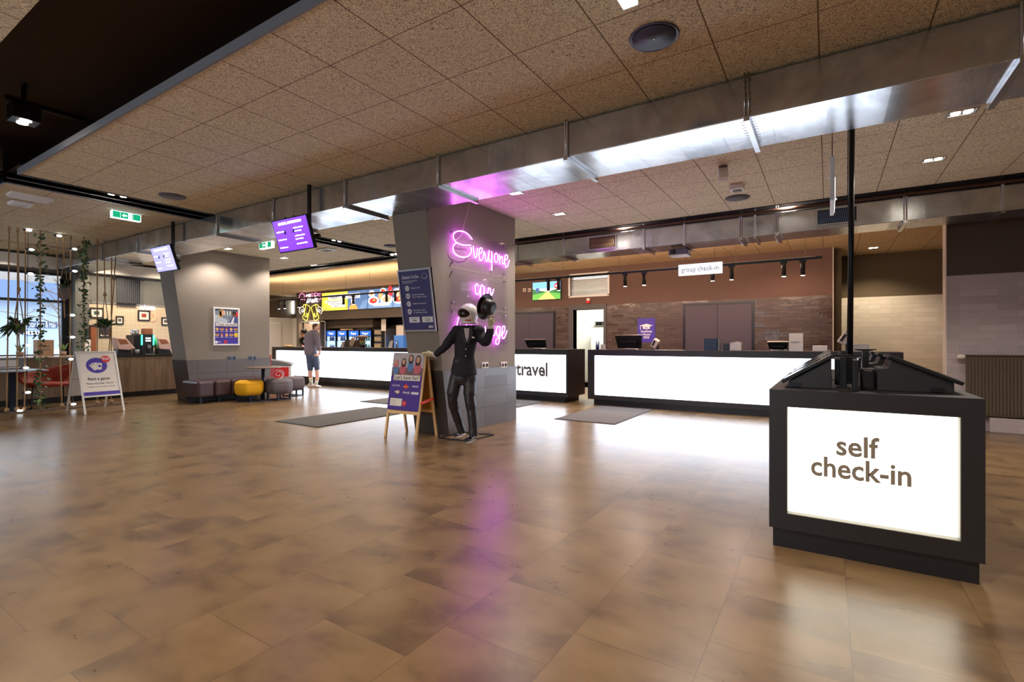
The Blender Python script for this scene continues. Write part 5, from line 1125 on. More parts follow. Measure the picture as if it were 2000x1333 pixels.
def dispenser(px0, lab, flip=1):
    p = onctr(px0, 700, -13.85); r = thing('hot_drink_dispenser', lab, 'dispenser', (-13.9, p.y, .95)); T = Matrix(((0, 0, 1, 0), (1, 0, 0, 0), (0, 1, 0, 0), (0, 0, 0, 1)))
    part('stand', MB().prism([(p.y - .14, .95), (p.y + .16, .95), (p.y + .12, 1.06), (p.y - .12, 1.10)], -14.1, -13.85, 'black', T), r)
    part('case', MB().prism([(p.y - .19, 1.36), (p.y + .04, 1.34), (p.y + .14, 1.20), (p.y + .22, 1.10), (p.y + .08, 1.06), (p.y - .12, 1.08)], -14.12, -13.83, mat('rose_plastic', S(196, 160, 150), .35).name, T), r, bevel=.015)
    part('screen', MB().prism([(p.y - .14, 1.32), (p.y + .02, 1.31), (p.y + .08, 1.22), (p.y - .08, 1.20)], -13.829, -13.826, 'beans', T), r)
dispenser(243, 'tilted pinkish dispenser on the dark worktop left of the coffee machine'); dispenser(322, 'tilted pinkish dispenser right of the coffee machine, by the far pier')
p = onctr(268, 690, -13.6); single('cup', MB().lathe([(.035, 0), (.045, .13), (.04, .13)], (-13.6, p.y, .95), 'grey_plastic', 16), 'small grey cup left of the coffee machine tray', 'cup')
for k, (xq, m, lab) in enumerate(((170, 'paper', 'pale tall paper towel column at the left end of the tiled wall'), (181, 'beans', 'dark brown tall column between the two pale columns'))):
    p = onctr(xq, 690, -14.9); r = thing('cup_tower', lab, 'cup dispenser', (-14.9, p.y, .95)); part('tube', MB().box(-14.96, -14.84, p.y - .055, p.y + .055, .95, 1.32 if m == 'paper' else 1.62, m), r, bevel=.01); part('cap', MB().box(-14.965, -14.835, p.y - .06, p.y + .06, 1.32 if m == 'paper' else 1.62, 1.36 if m == 'paper' else 1.66, 'black'), r)
# window-side things
p = onctr(86, 690, -14.6); r = thing('cardboard_box', 'brown printed cardboard box standing on the window counter', 'box', (-14.6, p.y, .945)); part('box', MB().box(-14.75, -14.5, p.y - .14, p.y + .14, .945, 1.30, mat('cardboard', S(164, 130, 104), .8).name), r); t = MB(); T = facep((-14.499, p.y, 1.1)); t.rect(-.08, .08, -.02, .0, 'letter_grey', T, .001); t.rect(-.07, .07, .05, .07, 'letter_grey', T, .001); part('print', t, r)
for xq, lab in ((39, 'small potted aloe on the window counter below the left planter'), (123, 'small pot with a plant at the right end of the window counter')):
    p = onctr(xq, 690, -14.3); r = thing('potted_plant', lab, 'potted plant', (-14.3, p.y, .945)); part('pot', MB().lathe([(.05, 0), (.065, .10), (.06, .10)], (-14.3, p.y, .945), 'clay' if 'clay' in M else mat('clay', S(150, 124, 112), .8).name, 20), r); t = MB(); random.seed(int(xq))
    mat('leaf', S(54, 84, 50), .5, var=.35, vs=30); mat('leaf_light', S(110, 140, 80), .5, var=.3, vs=30)
    for k in range(9): an = k * .7; t.tube([(-14.3, p.y, 1.03), (-14.3 + .04 * math.cos(an), p.y + .04 * math.sin(an), 1.12), (-14.3 + .09 * math.cos(an), p.y + .09 * math.sin(an), 1.20 + .02 * (k % 3))], [.012, .010, .001], 'leaf_light', 5)
    part('leaves', t, r)
# crate with papers, bistro table, orange chair (inside the rope screen)
p = atx(10, 745, -12.9); r = thing('magazine_box', 'grey open box with papers at the left edge behind the ropes', 'box', (-13.0, p.y, .58)); part('shell', MB().box(-13.3, -12.8, p.y - .5, p.y + .28, .74, .96, 'grey_plastic'), r, bevel=.01); part('papers', MB().box(-12.80, -12.78, p.y - .2, p.y + .15, .80, .92, 'paper'), r); part('drawer', MB().box(-12.8, -12.72, p.y - .3, p.y + .22, .765, .785, 'white_plastic'), r)
pt = atz(24, 806, 0); r = thing('bistro_table', 'pale topped table with a dark central leg behind the ropes', 'table', (pt.x, pt.y - .0, 0))
part('tabletop', MB().box(pt.x - .9, pt.x + .28, pt.y - .45, pt.y + .42, .725, .75, mat('sky_top', S(150, 160, 176), .25).name), r, bevel=.004); part('leg', MB().box(pt.x - .05, pt.x + .05, pt.y - .05, pt.y + .05, .02, .725, 'navy_metal'), r); part('foot', MB().box(pt.x - .25, pt.x + .25, pt.y - .25, pt.y + .25, 0, .02, 'navy_metal'), r)
r = thing('lounge_chair', 'burnt orange shell chair on black sled legs behind the ropes', 'chair', (-12.6, 3.2, 0)); mat('orange', S(150, 48, 24), .6)
dq = 11.15; mm = MB(); vs = []; N = 22; K = 7
for i in range(N + 1):
    u = i / N; a = PI * (1.0 - u) * 1.12 - .2; hh = .26 + .24 * max(0, (.65 - u) / .65) ** 1.3
    for k in range(K + 1):
        v = k / K; rr = .33 * (.45 + .60 * math.sin(v * PI / 2)); vs.append((-12.62 + rr * math.sin(a) * 1.05 * -1, 3.32 + rr * math.cos(a) * -1.25, .42 + hh * v ** 1.6))
fs = [(i * (K + 1) + k, i * (K + 1) + k + 1, (i + 1) * (K + 1) + k + 1, (i + 1) * (K + 1) + k) for i in range(N) for k in range(K)]
o = part('shell', mm.add(vs, fs, 'orange', True), r); sd_ = o.modifiers.new('solid', 'SOLIDIFY'); sd_.thickness = .025
part('seat', MB().lathe([(.02, .40), (.24, .40), (.29, .44), (.27, .48), (.02, .49)], (-12.62, 3.32, 0), 'orange', 30, sy=1.2), r)
for s in (-1, 1): part('sled_leg', MB().tube(spline([(-12.45, 3.32 + s * .26, .42), (-12.36, 3.32 + s * .30, .10), (-12.42, 3.32 + s * .30, .015), (-12.8, 3.32 + s * .30, .015), (-12.86, 3.32 + s * .30, .10), (-12.75, 3.32 + s * .26, .42)], 5), .012, 'black', 8), r)
# ------------------------------------------------------------------ rope screen
XR = -12.0; RG = 'jute ropes of the hanging screen'
struct('trim_4', MB().box(XR - .06, XR + .06, .8, 4.35, 0, .035, 'rail_oak'))
mat('rope', S(176, 142, 104), .85, bump=.4, bs=240); mat('bulb_cap', S(40, 60, 84), .5)
def rope(x, y, xb, yb_, lab):
    a = atx(x, 460, XR).y; b = atx(xb, 800, XR).y
    r = thing('rope', lab, 'rope', (XR, b, .035), group=RG)
    part('strand', MB().tube([(XR, b, .045), (XR, b + (a - b) * .15, .5), (XR, b + (a - b) * .6, 1.9), (XR, a, ZC)], .0105, 'rope', 7), r)
    part('knot', MB().ball((XR, b, .075), .035, 'rope', 10, (1, 1, 1.2)).ball((XR, a, ZC - .06), .026, 'rope', 10, (1, 1, 1.3)), r) if 0 else (part('knot', MB().ball((XR, b, .075), .035, 'rope', 10, (1, 1, 1.2)), r), part('knot', MB().ball((XR, a, ZC - .06), .024, 'rope', 10, (1, 1, 1.3)), r))
for x, xb, lab in ((18, 13, 'straight rope at the very left of the screen'), (50, 48, 'rope just right of the left hanging planter'), (35, 33, 'rope running behind the left hanging planter'), (110, 121, 'rope that swings right at its foot, left of the upper planter'), (138, 136, 'rope just right of the upper hanging planter'), (190, 190, 'rope between the second ivy garland and the right planter'), (218, 217, 'straight rope at the right end of the screen'), (228, 205, 'slanting rope crossing behind the board at the right end')):
    rope(x, 0, xb, 0, lab)
def planter(x, yp0, yp1, w0, w1, lab, knot_y, seed, trail=1):
    a = atx(x, (yp0 + yp1) / 2, XR); z1 = atx(x, yp0, XR).z; z0 = atx(x, yp1, XR).z; k = abs(atx(x + 10, yp0, XR).y - atx(x, yp0, XR).y) / 10
    r0, r1 = w0 * k * .5 * .82, w1 * k * .5 * .82
    r = thing('hanging_planter', lab, 'hanging planter', (XR + .05, a.y, z0)); X = XR + .05; zk = atx(x, knot_y, XR).z
    part('pot', MB().lathe([(r0 * .9, z0), (r0, z0 + .005), (r1, z1), (r1 * .93, z1), (r1 * .9, z1 - .03), (.01, z1 - .03)], (X, a.y, 0), mat('concrete_pot', S(112, 104, 104), .85, bump=.2, bs=60).name, 28), r)
    for q in range(4):
        an = q * PI / 2 + .5; c, s = math.cos(an), math.sin(an); part('cord', MB().tube([(X, a.y, zk), (X + r1 * c, a.y + r1 * s, z1 + .02), (X + (r0 + .01) * math.cos(an + .5), a.y + (r0 + .01) * math.sin(an + .5), z0 + .02), (X, a.y, z0 - .03)], .006, 'rope', 6), r)
    part('rope', MB().tube([(X, a.y, zk), (XR, a.y, ZC)], .010, 'rope', 7), r); part('knot', MB().ball((X, a.y, zk), .028, 'rope', 10, (1, 1, 1.6)), r)
    if trail: part('tail', MB().tube([(X, a.y, z0 - .03), (X, a.y + .01, z0 - .35)], .009, 'rope', 6), r)
    random.seed(seed); t = MB()
    for q in range(46):
        an = random.uniform(0, 2 * PI); L = random.uniform(.06, .17); up = random.uniform(-.06, .15) if seed != 2 else random.uniform(.05, .22); c, s = math.cos(an), math.sin(an); base = Vector((X + c * r1 * .5, a.y + s * r1 * .5, z1)); tip = base + Vector((c * L, s * L - (.12 if seed == 1 and q % 3 == 0 else 0), up - (.25 if seed == 1 and q % 3 == 0 else 0)))
        d = (tip - base).normalized(); sd = d.cross(Vector((0, 0, 1))).normalized(); wd = .010 if seed == 2 else .032; mid = base + (tip - base) * .6 + Vector((0, 0, .03))
        t.add([base, mid + sd * wd, tip, mid - sd * wd, base + Vector((0, 0, -.004)), tip + Vector((0, 0, -.004))], [(0, 1, 2, 3), (4, 3, 5, 1)], 'leaf' if q % 4 else 'leaf_light', True)
    part('foliage', t, r)
planter(35, 632, 651, 22, 30, 'grey hanging planter with trailing plant at the left, in front of the window', 566, 1); planter(123, 564, 584, 20, 27, 'grey hanging planter high in the screen at the window edge', 510, 2); planter(203, 637, 655, 16, 23, 'grey hanging planter with round leaves in front of the tiled wall', 576, 3, 0)
def garland(x, xb, lab, y_end, seed):
    a = atx(x, 460, XR).y; zb = atx(xb, y_end, XR).z; b = atx(xb, 700, XR).y; random.seed(seed); r = thing('ivy_garland', lab, 'garland', (XR + .02, b, max(zb, .04)))
    part('stem', MB().tube([(XR + .02, b, max(.05, zb)), (XR + .02, b, 1.2), (XR + .02, a, ZC)], .011, 'rope', 7), r); t = MB()
    for q in range(330):
        u = random.random(); z = zb + (ZC - .05 - zb) * u; y = b + (a - b) * u; an = random.uniform(0, 2 * PI); dist = random.uniform(.0, .075 + .05 * math.sin(u * 25 + seed) ** 2); c = Vector((XR + .02 + dist * math.cos(an), y + dist * math.sin(an), z)); s_ = random.uniform(.022, .042); d = Vector((random.uniform(-1, 1), random.uniform(-1, 1), random.uniform(-1, .4))).normalized(); e = d.cross(Vector((random.uniform(-1, 1), random.uniform(-1, 1), .3))).normalized()
        t.add([c - d * s_, c + e * s_ * .7, c + d * s_, c - e * s_ * .7], [(0, 1, 2, 3)], 'leaf' if q % 5 else 'leaf_light', False)
    part('leaves', t, r)
garland(78, 78, 'long ivy garland wound down a rope in front of the window', 800, 4); garland(163, 163, 'shorter ivy garland right of the window edge', 690, 9)
def lights(lab, pts, bulbs):
    r = thing('string_lights', lab, 'string lights', (XR + .03, atx(*pts[-1], XR + .03).y, atx(*pts[-1], XR + .03).z)); part('cable', MB().tube([atx(*q, XR + .03) for q in pts], .004, 'black', 6), r)
    for q in bulbs:
        c = atx(*q, XR + .04); s = part('bulb', MB().ball(c, .026, 'bulb_glow', 12, (1, 1.5, .8)), r); part('cap', MB().ball(c - Vector((0, .062, 0)), .02, 'bulb_cap', 8, (1, 1.2, 1)), s)
lights('string of clear bulbs hanging left beside the tall ivy garland', [(55, 447), (54, 560), (53, 700), (52, 800)], [(57, 450), (62, 488), (60, 535), (56, 675), (51, 719), (55, 767), (39, 803)])
lights('string of clear bulbs hanging right of the upper planter', [(57, 447), (115, 457), (138, 461), (141, 520), (141, 640), (141, 700), (143, 790)], [(116, 461), (146, 487), (146, 530), (142, 616), (142, 659), (139, 702), (144, 790)])
# ------------------------------------------------------------------ reception wall items
a = aty(1041.6, 553, YW - .03); b = aty(1095.7, 584, YW - .03)
r = thing('television', 'wall television showing a bright park avenue above the reception', 'television', ((a.x + b.x) / 2, YW - .05, b.z)); T = facem((a.x, YW - .03, b.z)); W = b.x - a.x; L = a.z - b.z
o = part('bezel', MB().box(-.01, W + .01, -.01, L + .01, 0, .035, 'black_metal', T), r)
for nm, c in (('tv_sky', (120, 190, 240)), ('tv_haze', (225, 235, 240)), ('tv_green', (90, 170, 70)), ('tv_dark', (40, 110, 60)), ('tv_path', (236, 190, 110)), ('tv_red', (230, 60, 70)), ('tv_navy', (60, 90, 150))): mat(nm, S(*c), .3, em=S(*c), es=.55)
t = MB(); t.rect(0, W, L * .45, L, 'tv_sky', T, .037, .035); t.rect(0, W, L * .42, L * .62, 'tv_haze', T, .038, .035); t.rect(0, W, 0, L * .46, 'tv_green', T, .039, .035)
t.prism([(W * .20, 0), (W * .84, 0), (W * .58, L * .42), (W * .50, L * .42)], .039, .041, 'tv_path', T); t.prism([(0, L * .30), (0, L * .62), (W * .44, L * .46), (W * .44, L * .40)], .039, .0405, 'tv_dark', T); t.prism([(W, L * .30), (W, L * .62), (W * .62, L * .46), (W * .62, L * .40)], .039, .0405, 'tv_dark', T)
t.rect(W * .12, W * .24, L * .42, L * .66, 'tv_navy', T, .042, .040); t.disc((W * .88, L * .74), L * .17, 'tv_red', T, .043, 24); t.rect(W * .82, W * .94, L * .70, L * .78, 'tv_haze', T, .045, .043)
part('screen', t, o)
for xx in (1024.5, 1034.5):
    p = aty(xx, 567, YW); r = thing('wall_switch', 'small white switch plate left of the wall television' if xx < 1030 else 'small white switch plate next to the television edge', 'switch', (p.x, YW - .02, p.z - .05)); part('plate', MB().box(p.x - .05, p.x + .05, YW - .015, YW, p.z - .05, p.z + .05, 'paper'), r, bevel=.003); part('button', MB().box(p.x - .03, p.x + .03, YW - .02, YW - .014, p.z - .02, p.z + .015, 'beans'), r)
p = aty(1150, 588, YW); r = thing('fire_alarm', 'small red and white alarm beacon under the wall window', 'alarm', (p.x, YW - .05, p.z - .06)); part('base', MB().box(p.x - .05, p.x + .05, YW - .06, YW, p.z - .07, p.z, 'red_ink'), r, bevel=.01); part('sounder', MB().box(p.x - .045, p.x + .045, YW - .055, YW, p.z, p.z + .07, 'paper'), r, bevel=.01)
a = aty(1245.6, 622.5, YW - .035); b = aty(1279.8, 669.5, YW - .035); W = b.x - a.x; L = a.z - b.z; T = facem((a.x, YW - .035, b.z))
r = thing('poster', 'violet Academy House 2023 poster with a white graduation cap', 'poster', ((a.x + b.x) / 2, YW - .035, b.z)); part('sheet', MB().rect(0, W, 0, L, 'violet_ink', T, .006), r)
t = MB(); cy_ = L * .70; t.prism([(W * .12, cy_), (W * .5, cy_ + L * .075), (W * .88, cy_), (W * .5, cy_ - L * .06)], .006, .009, 'white_ink', T); t.prism([(W * .30, cy_ - L * .03), (W * .5, cy_ - L * .065), (W * .70, cy_ - L * .03), (W * .70, cy_ - L * .13), (W * .5, cy_ - L * .16), (W * .30, cy_ - L * .13)], .006, .008, 'white_ink', T); t.rect(W * .14, W * .17, cy_ - L * .17, cy_, 'white_ink', T, .009, .006)
t.text('a&o', .06, 'violet_ink', T, W * .5, cy_ - L * .095, h0=.009, bold=.02)
for k, s_ in enumerate(('Academy', 'House', '2023')): t.text(s_, .078, 'white_ink', T, W * .5, L * (.46 - k * .125), h0=.006, bold=.02)
part('print', t, r)
# radiator and right corner
a = atx(1887, 694, 0) if 0 else aty(1889, 694, 9.36)
r = thing('radiator', 'brown ribbed panel radiator on the right grey tiled wall', 'radiator', (2.5, 9.4, .22)); mat('radiator_brown', S(96, 84, 70), .5)
xa = a.x; part('panel', MB().box(xa, 3.6, 9.40, 9.46, .22, 1.06, 'radiator_brown'), r, bevel=.004); t = MB(); k = xa + .02
while k < 3.58: t.box(k, k + .018, 9.385, 9.40, .25, 1.03, 'radiator_brown'); k += .036
part('ribs', t, r); part('top_grille', MB().box(xa, 3.6, 9.38, 9.47, 1.06, 1.075, 'radiator_brown'), r)
part('thermostat', MB().lathe([(.02, 0), (.032, .02), (.032, .07), (.022, .085)], (xa - .01, 9.42, 1.04), 'paper', 20, axis=(-1, 0, 0)), r)
p = aty(1845, 735, 9.6); r = thing('fire_extinguisher', 'small orange topped canister just behind the tiled wall corner', 'extinguisher', (1.36, 9.75, 0)); part('cylinder', MB().lathe([(.05, 0), (.06, .02), (.06, p.z - .08), (.03, p.z - .02)], (1.35, 9.78, 0), mat('orange_bright', S(250, 110, 50), .4).name, 20), r); part('valve', MB().box(1.37, 1.41, 9.76, 9.80, p.z - .04, p.z + .05, 'black'), r)
# floor mats
def fmat(pts, lab):
    c = sum(pts, Vector()) / 4; r = thing('floor_mat', lab, 'mat', (c.x, c.y, 0)); 
    ins = [q + (c - q).normalized() * .035 for q in pts]
    part('border', MB().prism([(q.x, q.y) for q in pts], .0, .006, 'rubber'), r); part('carpet', MB().prism([(q.x, q.y) for q in ins], .006, .010, 'mat_carpet'), r)
V = Vector
fmat([V((-3.75, 7.2, 0)), V((-2.72, 7.2, 0)), V((-2.72, 9.2, 0)), V((-3.75, 9.2, 0))], 'grey ribbed floor mat in front of the long reception counter')
fmat([V((-7.35, 4.63, 0)), V((-6.3, 4.63, 0)), V((-6.3, 6.7, 0)), V((-7.35, 6.7, 0))], 'grey ribbed floor mat left of the pine A-board')
q = atz(702, 785, 0); fmat([V((q.x, q.y, 0)), V((q.x + 2.4, q.y, 0)), V((q.x + 2.4, q.y + 1.1, 0)), V((q.x, q.y + 1.1, 0))], 'grey floor mat farther back, behind the pine A-board'); 
q = atz(1040, 790, 0); fmat([V((-6.3, 8.1, 0)), V((-5.0, 8.1, 0)), V((-5.0, 9.2, 0)), V((-6.3, 9.2, 0))], 'grey floor mat before the travel counter, right of the neon pier')
# ------------------------------------------------------------------ things on the reception counters
YI = 9.62
def mon(xa, xb, yt, lab, Y=9.6):
    a = aty(xa, yt, Y).x; b = aty(xb, yt, Y).x; z1 = aty(xa, yt, Y).z; c = (a + b) / 2; w_ = b - a
    r = thing('monitor', lab, 'monitor', (c, Y, ZK)); T = frame((a, Y - .04, ZK + .03), (1, 0, 0), (0, -.09, z1 - ZK - .03)); L = (Vector((0, -.09, z1 - ZK - .03))).length
    o = part('case', MB().prism([(w_ * .06, 0), (w_ * .94, 0), (w_, L), (0, L)], -.03, .0, 'black_metal', T), r, bevel=.005); part('rear_hump', MB().box(w_ * .2, w_ * .8, L * .05, L * .6, 0, .03, 'black_metal', T), o, bevel=.01)
    part('top_edge', MB().box(0, w_, L, L + .006, -.03, .0, 'steel', T), o); part('foot', MB().box(c - .12, c + .12, Y - .02, Y + .16, ZK, ZK + .02, 'white_plastic'), r, bevel=.004)
mon(1030, 1071, 664.5, 'low black monitor back on the travel counter'); mon(1205, 1257, 656, 'wide black monitor back on the reception counter below the violet poster')
mon(1500, 1541, 669, 'dark low monitor back left of the white upright sign')
def boxat(name, lab, cat, xa, xb, yt, m, Y=9.6, dp=.15, z0=ZK, y0=None):
    p = aty(xa, yt, Y); q = aty(xb, yt, Y)
    return single(name, MB().box(p.x, q.x, Y, Y + dp, z0, p.z, m), lab, cat, bevel=.004)
boxat('document_box', 'navy upright box on the counter before the double door', 'box', 1375, 1400.5, 661.5, 'navy_metal'); boxat('card_stack', 'small stacked card holder right of the navy box', 'box', 1401.5, 1406, 663, 'grey_plastic')
r = thing('receipt_printer', 'white box with crumpled paper on the counter by the door edge', 'printer', (aty(1430, 680, YI).x, YI, ZK)); a = aty(1412, 672, YI); b = aty(1425, 670, YI); c = aty(1447.5, 669.5, YI)
part('case', MB().box(b.x, c.x, YI, YI + .16, ZK, c.z, 'paper'), r, bevel=.006); part('dark_tray', MB().box(a.x, b.x, YI, YI + .14, ZK, a.z, 'black_metal'), r, bevel=.006)
t = MB(); t.add([(a.x, YI, a.z + .01), (b.x + .05, YI - .02, b.z + .05), (c.x - .03, YI + .05, c.z + .015), (b.x, YI + .12, b.z + .02)], [(0, 1, 2), (0, 2, 3)], 'paper'); t.add([(a.x, YI, a.z + .004), (b.x + .05, YI - .02, b.z + .044), (c.x - .03, YI + .05, c.z + .009), (b.x, YI + .12, b.z + .014)], [(2, 1, 0), (3, 2, 0)], 'paper'); part('paper', t, r)
a = aty(1541, 651.5, YI - .1); b = aty(1568.5, 686, YI - .1); r = thing('table_sign', 'white upright sign reading SECURITY on the reception counter', 'sign', ((a.x + b.x) / 2, YI - .1, ZK)); part('board', MB().box(a.x, b.x, YI - .1, YI - .085, ZK, a.z, 'paper'), r); part('lettering', MB().text('SECURITY', .04, 'letter_grey', facem(((a.x + b.x) / 2, YI - .101, ZK + (a.z - ZK) * .5)), fitw=(b.x - a.x) * .7), r); part('foot', MB().box(a.x, b.x, YI - .085, YI - .02, ZK, ZK + .012, 'paper'), r)
boxat('leaflet_holder', 'low white leaflet holder right of the upright sign', 'holder', 1587, 1616, 675.5, 'paper'); boxat('leaflet_holder', 'long white tray behind the kiosk beside the tall pole', 'holder', 1652, 1698, 672.5, 'paper', 9.7)
def scanner(x, y, lab, flip=1, s=1.0, Y=9.6):
    p = aty(x, y, Y); r = thing('passport_scanner', lab, 'scanner', (p.x, Y, ZK)); Tm = Matrix.Translation((p.x, Y, p.z)) @ Matrix.Rotation(.55 * flip, 4, 'Y') @ Matrix.Rotation(.25, 4, 'X')
    part('head', MB().box(-.055 * s, .055 * s, -.05, .05, -.085 * s, .085 * s, 'rose_white' if 'rose_white' in M else mat('rose_white', S(222, 206, 198), .4).name, Tm), r, bevel=.012); part('window', MB().box(-.035 * s, .0, -.052, -.05, -.05 * s, .06 * s, 'screen_off', Tm), r)
    part('stand', MB().box(p.x + .01, p.x + .05, Y + .02, Y + .06, ZK, p.z - .02, 'black_metal'), r); part('base', MB().box(p.x - .05, p.x + .08, Y - .02, Y + .10, ZK, ZK + .012, 'black_metal'), r)
scanner(1280, 671, 'white tilted passport scanner on a black stand by the violet poster'); scanner(1650, 661, 'white tilted scanner on a stand left of the tall kiosk pole', 1, 1.15)
p = aty(1167, 676, 9.5); r = thing('pen_cup', 'cup of blue pens at the left end of the long counter', 'pen cup', (p.x, 9.5, ZK)); part('cup', MB().lathe([(.035, ZK), (.04, ZK + .10), (.036, ZK + .10)], (p.x, 9.5, 0), mat('blue_pen', S(40, 60, 130), .4).name, 16), r)
for k in range(6): part('pen', MB().cyl((p.x, 9.5, ZK + .04), (p.x + .05 * math.cos(k * 1.1), 9.5 + .04 * math.sin(k * 1.1), ZK + .16 + .01 * (k % 3)), .005, 'blue_pen', 6), r)
p = aty(1178, 680, 9.5); single('note_holder', MB().prism([(-.05, 0), (.05, 0), (.04, .10), (-.04, .11)], 0, .03, 'paper', facem((p.x, 9.5, ZK))), 'small white note holder beside the blue pens', 'holder')
single('paper_sheet', MB().box(aty(1277, 683, 9.35).x, aty(1334, 683, 9.35).x, 9.32, 9.5, ZK, ZK + .004, 'paper'), 'white sheet of paper on the counter edge right of the scanner', 'paper')
# office seen through the open door
p = aty(1175, 628, 14.9); t = MB(); t.box(p.x - .25, p.x + .5, 14.8, 15.0, p.z - .02, p.z, 'grey_plastic'); r = thing('coat_rack', 'dark wall rack with hanging keys in the bright room behind the door', 'rack', (p.x, 14.9, p.z - .1)); part('board', t, r)
for k in range(4): part('hook', MB().box(p.x - .2 + k * .1, p.x - .15 + k * .1, 14.92, 14.99, p.z - .12, p.z - .02, 'black' if k < 2 else 'grey_plastic'), r)
p = aty(1160, 640, 14.85); r = thing('office_cupboard', 'pale cupboard standing in the bright room behind the open door', 'cupboard', (p.x + .45, 14.8, 0)); part('body', MB().box(p.x, p.x + 1.0, 14.6, 14.98, 0, 1.72, 'reveal_white'), r)
for k in (0, 1): d = part('door', MB().box(p.x + .01 + k * .5, p.x + .49 + k * .5, 14.585, 14.6, .02, 1.70, 'white_paint'), r); part('handle', MB().box(p.x + .44 + k * .04, p.x + .455 + k * .04, 14.57, 14.585, .9, 1.1, 'steel'), d)
p = aty(1183, 650, 14.5); single('warning_sign', MB().box(p.x - .06, p.x + .08, 14.57, 14.582, p.z - .1, p.z + .12, 'yellow_ink'), 'small yellow-green sticker visible through the office door', 'sign')
r = thing('shelf_rack', 'white shelf rack seen in the gap between the two reception counters', 'shelf', (-4.75, 12.2, 0))
for x in (-5.0, -4.45): part('post', MB().box(x, x + .03, 11.9, 11.93, 0, .98, 'black_metal'), r)
for z in (.35, .60, .84): part('shelf', MB().box(-5.0, -4.42, 11.9, 12.2, z, z + .03, 'navy_metal'), r); part('bin', MB().box(-4.96, -4.46, 11.92, 12.18, z + .03, z + .17, 'white_plastic'), r)
# ------------------------------------------------------------------ bar back
for nm, c, e in (('menu_yellow', (226, 214, 80), .55), ('menu_blue', (84, 118, 168), .5), ('menu_blue_light', (110, 144, 190), .5), ('menu_white', (236, 236, 244), .50), ('menu_red', (226, 50, 60), .5), ('menu_food', (236, 176, 140), .5), ('menu_green', (150, 180, 90), .5), ('menu_orange', (240, 160, 80), .5), ('menu_ink', (40, 56, 90), .2)): mat(nm, S(*c), .4, em=S(*c), es=e)
YM = YW - .05
def men(x): return aty(x, 590, YM).x
zt_, zb_ = 3.17, 2.46
edges = [628.5, 679.5, 718.5, 767.5, 800]
mb_ = []
labs = ['yellow lit menu screen with Any questions text, leftmost over the bar', 'blue lit menu screen with a person in orange, second over the bar', 'blue lit menu screen with food plates, third over the bar', 'lit menu screen half hidden by the neon pier, rightmost over the bar']
for k in range(4):
    xa, xb = men(edges[k]), men(edges[k + 1]); W = xb - xa; T = facem((xa, YM, zb_)); L = zt_ - zb_
    r = thing('menu_screen', labs[k], 'screen', ((xa + xb) / 2, YM, zb_)); o = part('case', MB().box(.003, W - .003, 0, L, -.04, 0, 'black_metal', T), r); t = MB()
    if k == 0:
        t.rect(.01, W - .01, .01, L - .01, 'menu_yellow', T, .004); t.rect(W * .25, W - .01, L * .60, L * .86, 'menu_white', T, .007, .004); t.text('TREAT YO', .20, 'menu_ink', T, W * .62, L * .73, h0=.007, fitw=W * .66, bold=.01)
        for q, s_ in enumerate(('Any questions?', 'Need anything?', 'Ask us!')): t.rect(W * (.14 + q * .12), W * (.84 + q * .03), L * (.43 - q * .13), L * (.55 - q * .13), 'menu_white', T, .0065, .004); t.text(s_, .11, 'menu_ink', T, W * (.49 + q * .1), L * (.49 - q * .13), h0=.007, fitw=W * (.55 - q * .08))
        t.tube([T @ Vector((W * .12 + .11 * math.cos(a_), L * .17 + .10 * math.sin(a_), .008)) for a_ in [PI + q * PI / 8 for q in range(9)]], .008, 'menu_ink', 5)
        for s_ in (-1, 1): t.disc((W * .12 + s_ * .06, L * .24), .014, 'menu_ink', T, .008, 10)
    elif k == 1:
        t.rect(.01, W - .01, .01, L - .01, 'menu_blue', T, .004); t.rect(.01, W * .62, L * .60, L * .86, 'menu_white', T, .007, .004); t.text('URSELF!', .20, 'menu_ink', T, W * .30, L * .73, h0=.007, fitw=W * .52, bold=.01)
        t.prism([(W * .06, .012), (W * .10, L * .20), (W * .24, L * .30), (W * .42, L * .26), (W * .52, .012)], .005, .008, 'menu_orange', T); t.disc((W * .26, L * .42), .10, 'menu_food', T, .010, 20, .12); t.disc((W * .26, L * .48), .11, 'menu_white', T, .0115, 20, .08); t.prism([(W * .55, .012), (W * .9, .012), (W * .98, L * .5), (W * .75, L * .4)], .005, .006, 'menu_blue_light', T)
    else:
        t.rect(.01, W - .01, .01, L - .01, 'menu_blue', T, .004); t.prism([(0.012, L * .3), (W * .4, L * .5), (W - .012, L * .35), (W - .012, .012), (.012, .012)], .004, .006, 'menu_blue_light', T)
        for (u, v, rx, ry, m1, m2) in ((.16, .76, .17, .12, 'menu_white', 'menu_food'), (.16, .40, .28, .16, 'menu_white', 'menu_red'), (.52, .62, .12, .13, 'menu_orange', 'menu_food'), (.62, .88, .15, .09, 'menu_white', 'menu_red'), (.80, .42, .30, .18, 'menu_white', 'menu_food'), (.92, .78, .12, .22, 'menu_red', 'menu_red')):
            if k == 3: u *= .8
            u_ = min(max(u, rx / W + .01), 1 - rx / W - .01); t.disc((W * u_, L * v), rx, m1, T, .009, 26, ry); t.disc((W * u_, L * v), rx * .7, m2, T, .011, 22, ry * .6); t.disc((W * u_ + .04, L * v + .02), rx * .25, 'menu_green', T, .0125, 14, ry * .25)
        if k == 2: t.rect(W * .25, W * .88, L * .12, L * .26, 'menu_white', T, .0140, .006); t.text('FEEL LIKE HAVE BITE', .09, 'menu_ink', T, W * .56, L * .19, h0=.0145, fitw=W * .5)
    part('picture', t, o)
